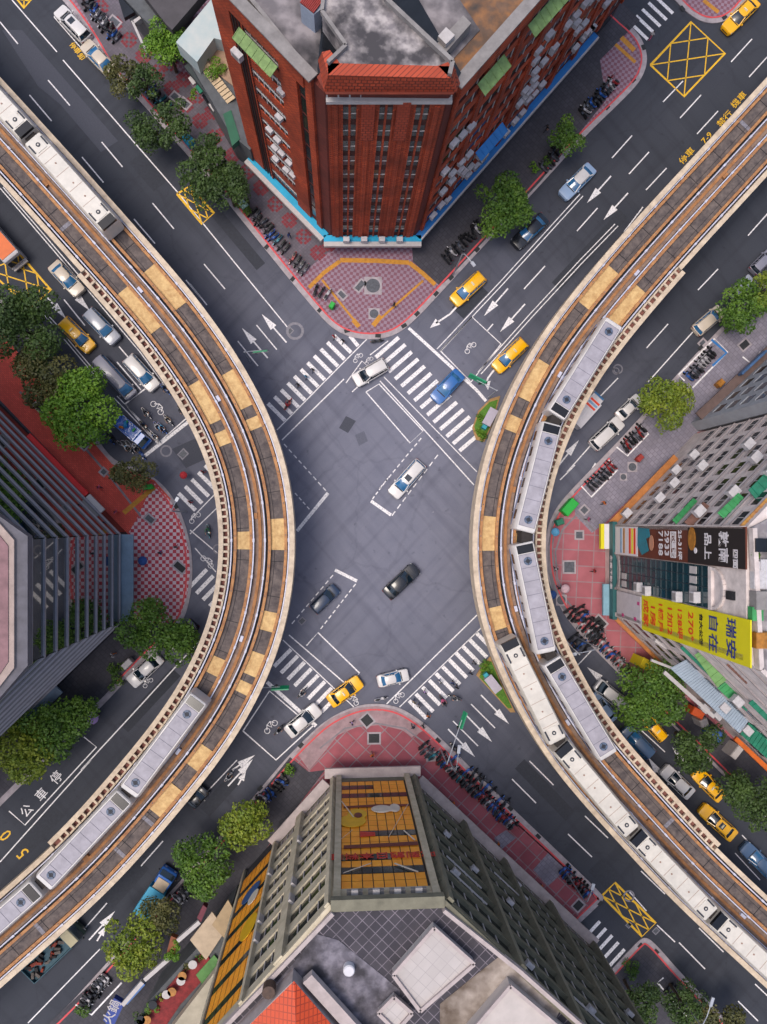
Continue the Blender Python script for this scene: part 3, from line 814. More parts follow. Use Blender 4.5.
# ------------------------------------------------------------------ trains
T_WHITE = mat('train_white_shell', 'd2cecc', .4, .10, .7, coat=.2)
T_CREAM = mat('train_cream_shell', 'd4cec4', .45, .10, .7, coat=.2)
T_GREY = mat('train_grey_roof', 'a6a2ac', .6, .16, .9)
T_SEAM = mat('train_roof_seam', '5c5a6a', .6, .1, 1)
T_DARK = mat('train_dark_glass', '14161c', .15, .1, 1)
T_FAN = mat('train_fan_blue_grey', '5a6a84', .5, .2, 4)
T_FAND = mat('train_fan_dark', '2b2f3c', .6, .2, 4)
T_BLUE = mat('train_blue_stripe', '4a6fa8', .4, .1, 1)
T_GANG = mat('train_gangway_rubber', '35302f', .9, .2, 3)
T_BROWN = mat('train_brown_line', '9a7a6a', .7, .1, 2)
def train_car(t, x, y, ang, kind, front, L=13.3):
    shell = T_WHITE if kind == 'grey' else T_CREAM
    R = Matrix.Translation((x, y, 9.75)) @ Matrix.Rotation(ang, 4, 'Z')
    W_ = 1.36 if kind == 'grey' else 1.30
    mb = MB()
    prof = lambda w, zt: [(w * .92, .25), (w, .7), (w, zt - .75), (w * .93, zt - .28), (w * .80, zt), (-w * .80, zt), (-w * .93, zt - .28), (-w, zt - .75), (-w, .7), (-w * .92, .25)]
    st = [(-.5, .90, 3.2), (-.492, .97, 3.32), (-.47, 1, 3.4), (.47, 1, 3.4), (.492, .97, 3.32), (.5, .90, 3.2)]
    mb.loft([[(u * L, py, pz) for py, pz in prof(W_ * k, z)] for u, k, z in st])
    me = mb.mesh('carriage', shell)
    me.transform(R)
    me.polygons.foreach_set('use_smooth', [True] * len(me.polygons)); me.set_sharp_from_angle(angle=math.radians(28))
    car = link('carriage', me, t, True)
    def sub(n, mb, m):
        me = mb.mesh(n, m); me.transform(R); link(n, me, car)
    for sgn in (-1, 1):                                 # side windows and doors
        for k in range(6):
            u = -5.4 + k * 1.95
            mb = MB(); mb.box(u, u + 1.15, sgn * W_ - .03, sgn * W_ + .02, 1.45, 2.45); sub('window', mb, T_DARK)
        mb = MB(); mb.box(-L * .46, L * .46, sgn * W_ - .02, sgn * W_ + .012, .9, 1.2); sub('stripe', mb, T_BLUE)
    if kind == 'grey':
        mb = MB(); mb.box(-L * .455, L * .40, -.94, .94, 3.36, 3.43, 0)
        for k in range(8):
            u = -L * .455 + k * L * .855 / 7
            mb.box(u - .02, u + .02, -.94, .94, 3.38, 3.445, 1)
        for s in (-.95, .95):
            mb.box(-L * .455, L * .40, s - .02, s + .02, 3.38, 3.45, 1)
        sub('roof_panel', mb, [T_GREY, T_SEAM])
        for u in (-L * .455 + .85, L * .40 - .85):
            mb = MB(); mb.tube((u, 0, 3.4), (u, 0, 3.5), .5, .5, 18, 0); mb.tube((u, 0, 3.5), (u, 0, 3.53), .26, .2, 12, 1)
            for q in range(4):
                a = q * math.pi / 2; mb.bar((u, 0, 3.52), (u + math.cos(a) * .48, math.sin(a) * .48, 3.52), .07, .04, 1)
            sub('roof_fan', mb, [T_FAN, T_FAND])
        vs = ((1, L * .438),)
    else:
        for u in (-L * .41, L * .36):
            mb = MB(); mb.box(u - .75, u + .75, -.62, .62, 3.35, 3.47, 0); mb.tube((u, 0, 3.47), (u, 0, 3.52), .26, .26, 14, 1); mb.tube((u, 0, 3.52), (u, 0, 3.55), .12, .1, 8, 0)
            for s in (-.9, .9):
                mb.box(u - .6, u + .6, s - .1, s + .1, 3.2, 3.45, 1)
            sub('roof_fan', mb, [shell, T_FAND])
        mb = MB()
        for u in (-L * .335, -L * .25, -L * .1, L * .07, L * .24, L * .33):
            mb.box(u - .02, u + .02, -.95, .95, 3.38, 3.415)
        for u in (-2.6, .4, 2.4):
            mb.tube((u, .1, 3.38), (u, .1, 3.46), .1, .1, 8)
        sub('roof_seam', mb, T_BROWN)
        vs = ((1, L * .456),) if front else ()
    for s, u in vs if front else ():
        mb = MB()
        mb.hexa([(u - .38, -.98, 3.2), (u + .62, -1.0, 3.0), (u + .62, 1.0, 3.0), (u - .38, .98, 3.2),
                 (u - .38, -.98, 3.46), (u + .62, -1.0, 3.42), (u + .62, 1.0, 3.42), (u - .38, .98, 3.46)])
        sub('windscreen', mb, T_DARK)
def train(tr, off, px0, n, direction, kind, label, pitch, fronts):
    """px0: picture point of the first carriage's centre (roof height)"""
    i = tr.near(*px0, off, 13.0)
    c0 = tr.at(i, off, 0)
    t = thing('metro_train', label, 'train', (c0.x, c0.y, 9.75))
    pos = []
    for k in range(n):
        # chord: both bogies sit on the track
        a, b = tr.at(i - 9, off, 0), tr.at(i + 9, off, 0)
        c = (a + b) / 2
        ang = math.atan2(b.y - a.y, b.x - a.x)
        f = fronts[k]
        train_car(t, c.x, c.y, ang + (math.pi if f < 0 else 0), kind, f != 0)
        pos.append((c, ang))
        # next centre at the carriage pitch along the curve
        q = tr.at(i, off, 0); j = i
        while (tr.at(j, off, 0) - q).length < pitch and 2 < j < tr.N - 3:
            j += direction * .25
        if k < n - 1:
            m = tr.at((i + j) / 2, off, 0); nx = tr.at((i + j) / 2 + 1, off, 0)
            d = (nx - m).normalized()
            mb = MB(); mb.bar(m - d * .75 + Vector((0, 0, 11.2)), m + d * .75 + Vector((0, 0, 11.2)), 1.3, 2.4)
            mb.build('gangway', T_GANG, t, 0, True)
        i = j
    return t
OFFI, OFFO = 2.22, 6.22
train(TR, OFFO, (583, 367), 4, 1, 'grey', 'four car grey roofed train on the viaduct nearest the yellow banner building', 14.3, (1, -1, -1, -1))
train(TR, OFFI, (529, 692), 4, 1, 'cream', 'cream roofed train on the inner track curving down past the olive building', 13.95, (-1, -1, -1, -1))
train(TL, OFFI, (70, 183), 3, -1, 'cream', 'cream roofed train whose dark nose points at the trees near the brick tower', 14.0, (1, 1, 1))
train(TL, OFFO, (166, 747), 4, 1, 'grey', 'grey roofed train on the viaduct above the road with the painted 50', 14.0, (-1, -1, -1, -1))

# ------------------------------------------------------------------ buildings
KR = (HCAM - 36.5) / HCAM
def roofpx(x, y, z=36.5):
    """picture point at the foot of the wall under a roof point"""
    k = (HCAM - z) / HCAM
    return (NX + (x - NX) * k, NY + (y - NY) * k)
def noise_wall(name, a, b, c, s1=.6, s2=4, rough=.85):
    m, nt, bs, tc = nodes_of(name, rough)
    v = tc.outputs['Object']
    nt.links.new(mixn(nt, noisen(nt, v, s2, .35, .65), mixn(nt, noisen(nt, v, s1), lin(a), lin(b)), mixn(nt, noisen(nt, v, s1 * 1.7), lin(b), lin(c))), bs.inputs['Base Color'])
    return m
BRICK = brick_mat('red_brick_wall', 'd4582c', 'a83f20', '541f16', .55, .22, 0, .03, .8, .5, .5, True)
BRICK_D = brick_mat('dark_red_brick_wall', '7c3226', '64281f', '3f1c17', .55, .22, 0, .02, .85, .35, .5, True)
BRICK_TILE = brick_mat('orange_ledge_tiles', 'b8492a', 'a23d22', '5f2416', .5, .42, 0, .05, .7, .3, .5, True)
GLASS_G = mat('dark_green_window', '22302f', .12, .35, .8)
GLASS_D = mat('dark_window', '1b1f25', .15, .3, .7)
GLASS_T = mat('teal_curtain_glass', '1d4048', .08, .3, .25)
FRAME_W = mat('pale_window_frame', 'b8b2b0', .6, .1, 2)
AC_W = mat('air_conditioner_white', 'c4c0c2', .55, .15, 3)
AWN_G = mat('green_awning_sheet', '7c9a5c', .7, .25, 1.5)
AWN_T = mat('teal_awning_sheet', '147a5c', .6, .2, 1.2)
AWN_LG = mat('bright_green_awning_sheet', '3f9a58', .6, .2, 1.2)
AWN_B = mat('brown_awning_sheet', '7a5548', .7, .25, 1.5)
CYAN = mat('cyan_canopy', '18a0c8', .5, .1, .8)
CYAN2 = mat('blue_canopy', '2474b8', .5, .1, .8)
def mottled(name, pale, grey, stain, sc_, lo, hi):
    m, nt, bs, tc = nodes_of(name, .9)
    v = tc.outputs['Object']
    base = mixn(nt, noisen(nt, v, sc_ * 2.2, .4, .6, 8), lin(grey), lin(pale))
    nt.links.new(mixn(nt, noisen(nt, v, sc_, lo, hi, 9), lin(stain), base), bs.inputs['Base Color'])
    return m
ROOF_MOTTLE = mottled('mottled_grey_roof', 'aca4a2', '7a7476', '403d40', .6, .36, .60)
ROOF_GREY = mottled('weathered_grey_roof', '8d8688', '6a6568', '343236', .3, .36, .58)
ROOF_RUST = mottled('rust_stained_roof', '946640', '705644', '413a36', .5, .34, .62)
PAR_GREY = mat('grey_parapet_coping', '8d8886', .8, .2, 1)
WHITEW = mat('whitewashed_wall', '9aa4b4', .8, .15, 1)
RED_METAL = mat('red_corrugated_metal', '9e332c', .6, .2, 2)

def ac_unit(F, par, s, z, n=.0, w=.9, h=.65, d=.55):
    mb = MB()
    F.box(mb, s - w / 2, s + w / 2, z, z + h, n + .05, n + .05 + d, 0)
    F.box(mb, s - w * .35, s + w * .35, z + .1, z + h - .1, n + .05 + d, n + .07 + d, 1)
    return mb.build('air_conditioner', [AC_W, PAR_GREY], par, 0, True)
def awning(F, par, s0, s1, z, n0, d, drop, m):
    mb = MB()
    mb.hexa([F.p(s0, z, n0), F.p(s1, z, n0), F.p(s1, z - drop, n0 + d), F.p(s0, z - drop, n0 + d),
             F.p(s0, z + .08, n0), F.p(s1, z + .08, n0), F.p(s1, z - drop + .08, n0 + d), F.p(s0, z - drop + .08, n0 + d)])
    k = max(2, int((s1 - s0) / .8))
    for i in range(k + 1):
        s = s0 + (s1 - s0) * i / k
        mb.bar(F.p(s, z + .1, n0), F.p(s, z - drop + .1, n0 + d), .06, .06)
    return mb.build('awning', m, par, 0, True)
def roof_slab(par, px, z, m, th=.3, rim=None, rimm=None, name='roof', h=1.0, w=.3):
    pts = [P(x, y, z) for x, y in px]
    mb = MB(); mb.prism([(p.x, p.y) for p in pts], z - th, z); o = mb.build(name, m, par, 0, True)
    if rim:
        for i in rim:
            mb = MB(); a, b = pts[i], pts[(i + 1) % len(pts)]
            mb.bar(a + Vector((0, 0, h / 2 + .002)), b + Vector((0, 0, h / 2 + .002)), w, h)
            mb.build('parapet', rimm, par, 0, True)
    return o

# ---- A: the red brick tower at the top
c = P(371, 200)
tA = thing('brick_tower', 'red brick tower with cyan street canopy and rows of window air conditioners', 'building', c)
A = [P(257, 169), P(324, 238), P(331, 245), P(412, 245), P(417, 240), P(612, 18)]
back = [P(560, -90), P(330, -90)]
mb = MB(); mb.prism([(p.x, p.y) for p in [*A, *back]], 0, 36.0); mb.build('wall', BRICK_D, tA, 0, True)
FL, FF, FR = Face(A[0], A[1]), Face(A[2], A[3]), Face(A[4], A[5])
FLOORS = [4.9 + 3.0 * i for i in range(10)]
# left flank
mb = MB(); L = FL.L
for a, b in ((-.02, .17), (.285, .30), (.66, .84), (.93, 1.0)):
    FL.box(mb, a * L, b * L, 3.6, 36.5, 0, .3)
FL.box(mb, .17 * L, .93 * L, 34.4, 36.5, 0, .45)
for z in FLOORS:
    FL.box(mb, .30 * L, .66 * L, z + 1.6, z + 3.0, 0, .16)
mb.build('brick_pier', BRICK, tA, 0, True)
for z in FLOORS:
    mb = MB(); FL.box(mb, .30 * L, .66 * L, z, z + 1.6, 0, .06, 0)
    for i in range(7):
        s = (.30 + .06 * i) * L; FL.box(mb, s - .05, s + .05, z, z + 1.6, .06, .1, 1)
    FL.box(mb, .30 * L, .66 * L, z + .85, z + 1.0, .06, .14, 1)
    mb.build('strip_window', [GLASS_D, FRAME_W], tA, 0, True)
    mb = MB(); FL.box(mb, .855 * L, .915 * L, z + .2, z + 2.6, 0, .08); mb.build('window', GLASS_D, tA, 0, True)
mb = MB()
for s in (.19, .22, .26):
    mb.tube(FL.p(s * L, 1, .2), FL.p(s * L, 36, .2), .09, .09, 6)
mb.build('drainpipe', mat('dark_pipe', '3a2a28', .6), tA, 0, True)
awning(FL, tA, .285 * L, .665 * L, 33.4, .45, 1.0, .5, AWN_G)
for i, z in enumerate(FLOORS):
    for k in range((0, 0, 3, 3, 2, 0, 1, 0, 1, 0)[i]):
        ac_unit(FL, tA, (.34 + .1 * ((i * 2 + k * 2.3) % 3.2)) * L, z + .2 + .5 * k % 1, .1, .85, .5, .5)
ac_unit(FL, tA, .2 * L, 28, .3, 1.2, .8, .6)
# front
mb = MB(); L = FF.L
cols = ((.17, .045), (.235, .045), (.47, .045), (.535, .045), (.77, .045), (.835, .045))
edges = [0.02]
for s, w in cols:
    edges += [s - w / 2 + .0, s + w / 2]
edges.append(.98)
for a, b in zip(edges[::2], edges[1::2]):
    FF.box(mb, a * L, b * L, 3.6, 35.2, 0, .2)
for s in (.08, .35, .65, .92):
    FF.box(mb, s * L - .25, s * L + .25, 3.6, 34.5, .2, .34)
for s in (.14, .265, .44, .565, .74, .865):
    FF.box(mb, s * L - .07, s * L + .07, 3.6, 33.8, .2, .34)
mb.build('brick_pier', BRICK, tA, 0, True)
mb = MB()
for z in FLOORS:
    for s, w in cols:
        mb = MB(); FF.box(mb, (s - w / 2) * L, (s + w / 2) * L, z + 2.1, z + 3.0, 0, .13)
        mb.build('window_spandrel', mat('soot_dark_spandrel', '4a2620', .85, .3, 1.5), tA, 0, True)
for z in FLOORS:
    for s, w in cols:
        mb = MB(); FF.box(mb, (s - w / 2) * L, (s + w / 2) * L, z, z + 2.1, 0, .1, 0)
        FF.box(mb, (s - w / 2) * L, (s + w / 2) * L, z + 1.0, z + 1.1, .1, .16, 1)
        mb.build('window', [GLASS_G, FRAME_W], tA, 0, True)
mb = MB()
FF.box(mb, .30 * L, .41 * L, 28.5, 35.2, .2, .36); FF.box(mb, .59 * L, .70 * L, 28.5, 35.2, .2, .36)
mb.build('lighter_brick_panel', BRICK_TILE, tA, 0, True)
for i in range(9):
    s = (.08 + .105 * i) * L
    mb = MB(); FF.box(mb, s - .4, s + .4, 3.9, 4.6, .6, 1.2); mb.build('air_conditioner', AC_W, tA, 0, True) if i % 2 else None
# roof: octagonal tower room with tiled skirt over a ribbon of glass
tw = [(323, 92), (455, 92)]
mb = MB(); Lz = 35.2
TOWB = [P(327, 97, 35.2), P(451, 97, 35.2), P(458, 84, 35.2), P(392, -30, 35.2), P(330, -40, 35.2), P(318, 80, 35.2)]
mb.prism([(p.x, p.y) for p in TOWB], 35.2, 36.9); mb.build('ribbon_window', GLASS_D, tA, 0, True)
FT = Face(P(327, 97, 35.2), P(451, 97, 35.2))
mb = MB()
for i in range(12):
    s = FT.L * i / 11; FT.box(mb, s - .07, s + .07, 35.2, 36.9, -.02, .1)
FT.box(mb, -.1, FT.L + .1, 34.9, 35.3, -.1, .5)
mb.build('window_mullion', FRAME_W, tA, 0, True)
mb = MB()
TOP = [P(328, 75, 39.2), P(450, 78, 39.2)]
a0, a1, b0, b1 = FT.p(-.25, 36.9, .55), FT.p(FT.L + .25, 36.9, .55), TOP[0], TOP[1]
mb.hexa([a0, a1, a1 - FT.n * 2, a0 - FT.n * 2, b0, b1, b1 - FT.n * 1.0, b0 - FT.n * 1.0])
mb.hexa([P(318, 60, 36.9), a0, a0 + Vector((1, 1, 0)), P(326, 55, 36.9), P(322, 52, 39.2), b0, b0 + Vector((1, 1, 0)), P(330, 50, 39.2)])
mb.hexa([a1, P(459, 86, 36.9), P(452, 82, 36.9), a1 + Vector((-1, 1, 0)), b1, P(454, 66, 39.2), P(448, 62, 39.2), b1 + Vector((-1, 1, 0))])
mb.build('tiled_skirt', BRICK_TILE, tA, 0, True)
TR_ = [(328, 74), (449, 77), (452, 64), (386, 2), (384, -60), (330, -60), (322, 14), (346, 48), (328, 65)]
pts = [P(x, y, 39.1) for x, y in TR_]
mb = MB(); mb.prism([(p.x, p.y) for p in pts], 36.9, 39.1); mb.build('tower_roof', ROOF_MOTTLE, tA, 0, True)
mb = MB()
for a, b in zip(pts[1:4], pts[2:5]):
    mb.bar(a + Vector((0, 0, .25)), b + Vector((0, 0, .25)), .35, .5)
for a, b in zip(pts[5:8], pts[6:9]):
    mb.bar(a + Vector((0, 0, .25)), b + Vector((0, 0, .25)), .3, .5)
mb.build('coping', PAR_GREY, tA, 0, True)
mb = MB()
FB = Face(P(322, 14, 36.6), P(346, 48, 36.6))
FB.box(mb, -6, FB.L, 36.1, 38.9, .02, .2); mb.build('tower_wall', WHITEW, tA, 0, True)
mb = MB(); FB.box(mb, .8, 2.2, 36.3, 38.2, .2, .26); mb.build('door', GLASS_G, tA, 0, True)
mb = MB(); q = [P(300, 3, 38.6), P(314, 14, 38.6), P(340, -8, 38.6), P(325, -30, 38.6)]
mb.prism([(p.x, p.y) for p in q], 36.1, 38.5); mb.build('roof_shed', WHITEW, tA, 0, True)
mb = MB()
for i in range(10):
    a = q[0].lerp(q[1], i / 10); b = q[0].lerp(q[1], (i + .7) / 10); e = q[3] - q[0]
    mb.hexa([a, b, b + e, a + e, *[v + Vector((0, 0, .14)) for v in (a, b, b + e, a + e)]])
mb.build('shed_roof', RED_METAL, tA, 0, True)
roof_slab(tA, [(248, -2), (313, 78), (322, 70), (346, 48), (318, 12), (290, -60), (200, -60)], 36.15, ROOF_GREY, .1, (0,), PAR_GREY, 'side_roof', .5, .35)
roof_slab(tA, [(456, 86), (640, -110), (520, -110), (384, -60), (386, 2), (455, 64)], 36.15, ROOF_RUST, .1, (0,), PAR_GREY, 'side_roof', .5, .35)
roof_slab(tA, [(452, 60), (480, 30), (440, -30), (388, -10), (388, 2)], 36.25, ROOF_GREY, .06, None, None, 'roof_patch')
mb = MB(); q = [P(438, 40, 38), P(446, 50, 38), P(472, 20, 38), P(464, 12, 38)]
mb.prism([(p.x, p.y) for p in q], 36.2, 37.6); mb.build('roof_hut', PAR_GREY, tA, 0, True)
mb = MB(); q = [P(438, 36, 38.2), P(446, 44, 38.2), P(455, 35, 38.2), P(446, 27, 38.2)]
mb.prism([(p.x, p.y) for p in q], 37.65, 38.2); mb.build('roof_tank', FRAME_W, tA, 0, True)
mb = MB()
for F in (FL, FR):
    F.box(mb, -.3, F.L + .1, 36.61, 36.8, -.45, .62); mb.build('coping', PAR_GREY, tA, 0, True); mb = MB()
q = [P(x, y, 36.88) for x, y in ((317, 78), (326, 95), (453, 95), (460, 84), (452, 62), (328, 62))]
mb.prism([(p.x, p.y) for p in q], 36.905, 37.0); mb.build('skirt_base', BRICK_TILE, tA, 0, True)
# right flank
mb = MB(); L = FR.L
for z in FLOORS:
    FR.box(mb, 0, L, z + 1.7, z + 3.0, 0, .16)
FR.box(mb, 0, L, 34.4, 36.6, 0, .55)
for i in range(9):
    s = i / 8 * L; FR.box(mb, max(0, s - .45), min(L, s + .45), 3.6, 34.4, 0, .35)
mb.build('brick_pier', BRICK, tA, 0, True)
for z in FLOORS:
    mb = MB(); FR.box(mb, 0, L, z, z + 1.7, 0, .06, 0)
    for i in range(28):
        s = (i + .5) / 28 * L; FR.box(mb, s - .05, s + .05, z, z + 1.7, .06, .12, 1)
    mb.build('strip_window', [GLASS_D, FRAME_W], tA, 0, True)
r = random.Random(3)
acs = 0
for i, z in enumerate(FLOORS):
    for k in range(5):
        s0 = (r.random() * .92 + .03) * L
        for j in range(r.choice((1, 2, 2, 3))):
            if acs < 74:
                ac_unit(FR, tA, min(L - 1, s0 + j * 1.5), z + r.choice((.1, .5, 1.0)), .18, 1.0, .65, .55); acs += 1
for s0, s1, z, m in ((.07, .16, 33.2, AWN_G), (.24, .38, 33.6, AWN_G), (.47, .55, 33.6, AWN_G), (.56, .66, 33.6, AWN_T), (.62, .74, 26.5, AWN_T), (.2, .32, 12.3, CYAN2), (.72, .8, 24, AWN_T)):
    awning(FR, tA, s0 * L, s1 * L, z, .5, 1.1, .6, m)
# canopy round the foot
for F, m, a, b in ((FL, CYAN, -.35, FL.L + 1.0), (FF, CYAN, -.9, FF.L + .9), (FR, CYAN2, -.9, FR.L * .86)):
    mb = MB(); F.box(mb, a, b, 3.15, 3.55, .02, .85); o = mb.build('canopy', m, tA, 0, True)
    mb = MB(); F.box(mb, a, b, 3.0, 3.5, .85, 1.05 if m == CYAN2 else 1.45); mb.build('canopy_edge', FRAME_W, o, 0, True)
text_mesh('canopy_lettering', 'SOGO', .7, FRAME_W, FF.mtx(FF.L * .5, 3.6, .6) @ Matrix.Rotation(-math.pi / 2, 4, 'X'), tA, .01, .01) if False else None
mb = MB()
for F in (FL, FF, FR):
    F.box(mb, .5, F.L - .5, .3, 2.9, 0, .05)
mb.build('shopfront', GLASS_D, tA, 0, True)

# ---- B: the olive building at the bottom with the orange picture panels
OLIVE = mat('olive_cream_wall', 'c8bca4', .85, .12, .8, col2='a0967e')
OLIVE_D = mat('olive_spandrel', '7e7a68', .85, .2, .8)
ROOF_LAT = brick_mat('dark_roof_tiles_pale_joints', '48444a', '38353c', '7a727a', .8, .8, 45, .035, .9, .2, 0)
PINKW = mat('pale_pink_coping', 'b7a9a6', .8, .15, 1)
B_RT = [(443, 907), (518, 967)]
Bf0, Bf1 = P(*roofpx(443, 907)), P(*roofpx(333, 910))
Bl = P(245, 872); Br = P(584, 933)
cen = P(380, 860)
tB = thing('olive_office_building', 'olive tiled office building with an orange picture billboard and lattice tiled roof', 'building', cen)
poly = [Bf1, Bf0, Br, P(520, 1010), P(420, 1090), P(290, 1050), P(238, 905), Bl]
mb = MB(); mb.prism([(p.x, p.y) for p in poly], 0, 35.4); mb.build('wall', OLIVE_D, tB, 0, True)
FBf, FBl, FBr = Face(Bf0, Bf1), Face(Bf1, Bl), Face(Br, Bf0)
FLB = [4.6 + 3.45 * i for i in range(9)]
def billboard(F, par, s0, s1, z0, z1, nc, rows, dark, name='billboard'):
    """picture printed on small square panels"""
    mb = MB()
    F.box(mb, s0 - .15, s1 + .15, z0 - .15, z1 + .15, 0, .12, 1)
    for r_ in range(rows):
        for k in range(nc):
            a = s0 + (s1 - s0) * k / nc; b = s0 + (s1 - s0) * (k + 1) / nc
            za = z0 + (z1 - z0) * r_ / rows; zb = z0 + (z1 - z0) * (r_ + 1) / rows
            if r_ in dark and dark[r_](k):
                F.box(mb, a + .05, b - .05, za + .03, zb - .03, .12, .16, 2)
            else:
                F.box(mb, a + .045, b - .045, za + .05, zb - .05, .12, .14, 0)
    return mb.build(name, [ORANGE, mat('billboard_frame_dark', '2a2622', .7, .2, 2), GLASS_G, ORANGE2], par, 0, True)
ORANGE = mat('billboard_orange', 'ffae30', .5, .08, .7, col2='f09420')
ORANGE2 = mat('billboard_amber', 'd09028', .5, .12, .7, col2='a85c1e')
L = FBf.L
T_ = lambda k: True
bb = billboard(FBf, tB, .09 * L, .93 * L, 5.2, 33.0, 8, 20, {18: None or (lambda k: False), 5: lambda k: k < 5 or True, 16: T_, 3: lambda k: True, 8: lambda k: k > 1, 17: lambda k: False, 11: lambda k: k in (1, 2, 6), 1: lambda k: False, 4: lambda k: False} and {1: (lambda k: k > 3), 3: T_, 11: (lambda k: k < 6), 15: (lambda k: k > 2), 17: T_})
def fpoly(F, name, pts, n, m, par):
    mb = MB()
    a = [F.p(s, z, n) for s, z in pts]; b = [F.p(s, z, n + .05) for s, z in pts]
    mb.loft([a, b]); return mb.build(name, m, par, 0, True)
YEL = mat('print_yellow', 'e0b018', .5, .1, 1); CRM = mat('print_cream', 'd8cfc0', .5, .1, 1); REDP = mat('print_red', 'c03024', .5, .1, 1); MAR = mat('print_maroon', '6a2c24', .5, .15, 1)
def circ(s, z, a, b, n=18):
    return [(s + math.cos(2 * math.pi * i / n) * a, z + math.sin(2 * math.pi * i / n) * b) for i in range(n)]
fpoly(FBf, 'printed_picture', circ(.80 * L, 18.0, 1.5, 1.7), .24, YEL, bb)
fpoly(FBf, 'printed_picture', circ(.74 * L, 16.2, 1.1, 1.5), .25, YEL, bb)
fpoly(FBf, 'printed_picture', circ(.73 * L, 16.6, .45, .7), .31, MAR, bb)
fpoly(FBf, 'printed_picture', circ(.44 * L, 14.8, 1.2, 1.1), .24, CRM, bb)
fpoly(FBf, 'printed_picture', circ(.28 * L, 14.6, .6, 1.2), .24, CRM, bb)
fpoly(FBf, 'printed_picture', [(.27 * L, 14.2), (.53 * L, 14.2), (.53 * L, 15.6), (.27 * L, 15.6)], .27, CRM, bb)
fpoly(FBf, 'printed_picture', [(.55 * L, 21.2), (.72 * L, 20.9), (.72 * L, 22.2), (.55 * L, 22.0)], .24, REDP, bb)
fpoly(FBf, 'printed_picture', [(.1 * L, 13.6), (.5 * L, 13.4), (.9 * L, 13.7), (.9 * L, 14.1), (.1 * L, 14.1)], .23, MAR, bb)
fpoly(FBf, 'printed_picture', [(.1 * L, 23.8), (.9 * L, 24.2), (.9 * L, 24.9), (.1 * L, 24.6)], .23, MAR, bb)
for a, b in (((.92, 12.2), (.78, 17)), ((.40, 22.5), (.10, 13.5)), ((.16, 30.5), (.38, 28.6)), ((.92, 22.6), (.80, 20.5)), ((.62, 28.4), (.90, 30.2)), ((.22, 21), (.12, 23.5))):
    (s0, z0), (s1, z1) = a, b
    fpoly(FBf, 'printed_picture', [(s0 * L, z0), (s1 * L, z1), (s1 * L + .09, z1 + .14), (s0 * L + .09, z0 + .14)], .29, CRM, bb)
text_mesh('billboard_lettering', '吃到飽日本料理', 1.45, REDP, FBf.mtx(.5 * L, 26.6, .25), bb, .02, .02, 'CENTER', 1.05)
mb = MB()
for s in (.035, .965):
    FBf.box(mb, (s - .035) * L, (s + .035) * L, 3.6, 35.3, 0, .5)
FBf.box(mb, -.1, L + .1, 33.3, 35.3, 0, .3)
mb.build('pilaster', OLIVE, tB, 0, True)
mb = MB(); FBf.box(mb, -.2, L + .2, 35.35, 36.1, -.3, .7); mb.build('parapet', OLIVE_D, tB, 0, True)
for s in (.2, .4, .6, .8):
    mb = MB(); FBf.box(mb, s * L - .7, s * L + .7, 34.2, 34.6, .3, .7, 0); FBf.box(mb, s * L - .3, s * L + .3, 34.6, 34.9, .3, .9, 1)
    mb.build('floodlight_housing', [PAR_GREY, FRAME_W], tB, 0, True)
# left flank
L = FBl.L; mb = MB(); u = L / 136
for a, b in ((0, 4), (45, 53), (83, 86)):
    FBl.box(mb, a * u, b * u, 3.6, 35.8, 0, .6)
mb.build('pilaster', OLIVE, tB, 0, True)
for z in FLB:
    mb = MB()
    for a, b in ((4, 45), (53, 83)):
        FBl.box(mb, a * u, b * u, z + 1.9, z + 3.44, 0, .24)
    mb.build('spandrel', OLIVE, tB, 0, True)
    for a, b in ((4, 45), (53, 83)):
        mb = MB(); FBl.box(mb, a * u, b * u, z, z + 1.88, 0, .08, 0)
        for i in range(1, 4):
            s = (a + (b - a) * i / 4) * u; FBl.box(mb, s - .05, s + .05, z, z + 1.48, .1, .16, 1)
        FBl.box(mb, (b - 2) * u, b * u, z, z + 1.48, .1, .7, 1) if int(z) % 2 else None
        mb.build('strip_window', [GLASS_D, FRAME_W], tB, 0, True)
ORANGE_ = ORANGE
bl = billboard(FBl, tB, 87 * u, 132 * u, 3.5, 34.0, 7, 26, {3: T_, 7: T_, 11: T_, 15: T_, 19: T_, 23: T_})
fpoly(FBl, 'printed_picture', circ(110 * u, 11.2, 1.6, 1.5), .24, mat('print_blue', '3a5f98', .5, .2, 1), bl)
fpoly(FBl, 'printed_picture', circ(104 * u, 13.4, .9, 1.3), .25, CRM, bl)
fpoly(FBl, 'printed_picture', circ(100 * u, 20.5, 1.3, 2.2), .24, YEL, bl)
mb = MB(); FBl.box(mb, 133 * u, 136 * u, 0, 35.6, 0, .3); FBl.box(mb, 86.5 * u, 133 * u, 34.4, 35.6, 0, .35); FBl.box(mb, 0, 86.5 * u, 35.5, 35.9, .0, .4)
mb.build('edge_trim', OLIVE, tB, 0, True)
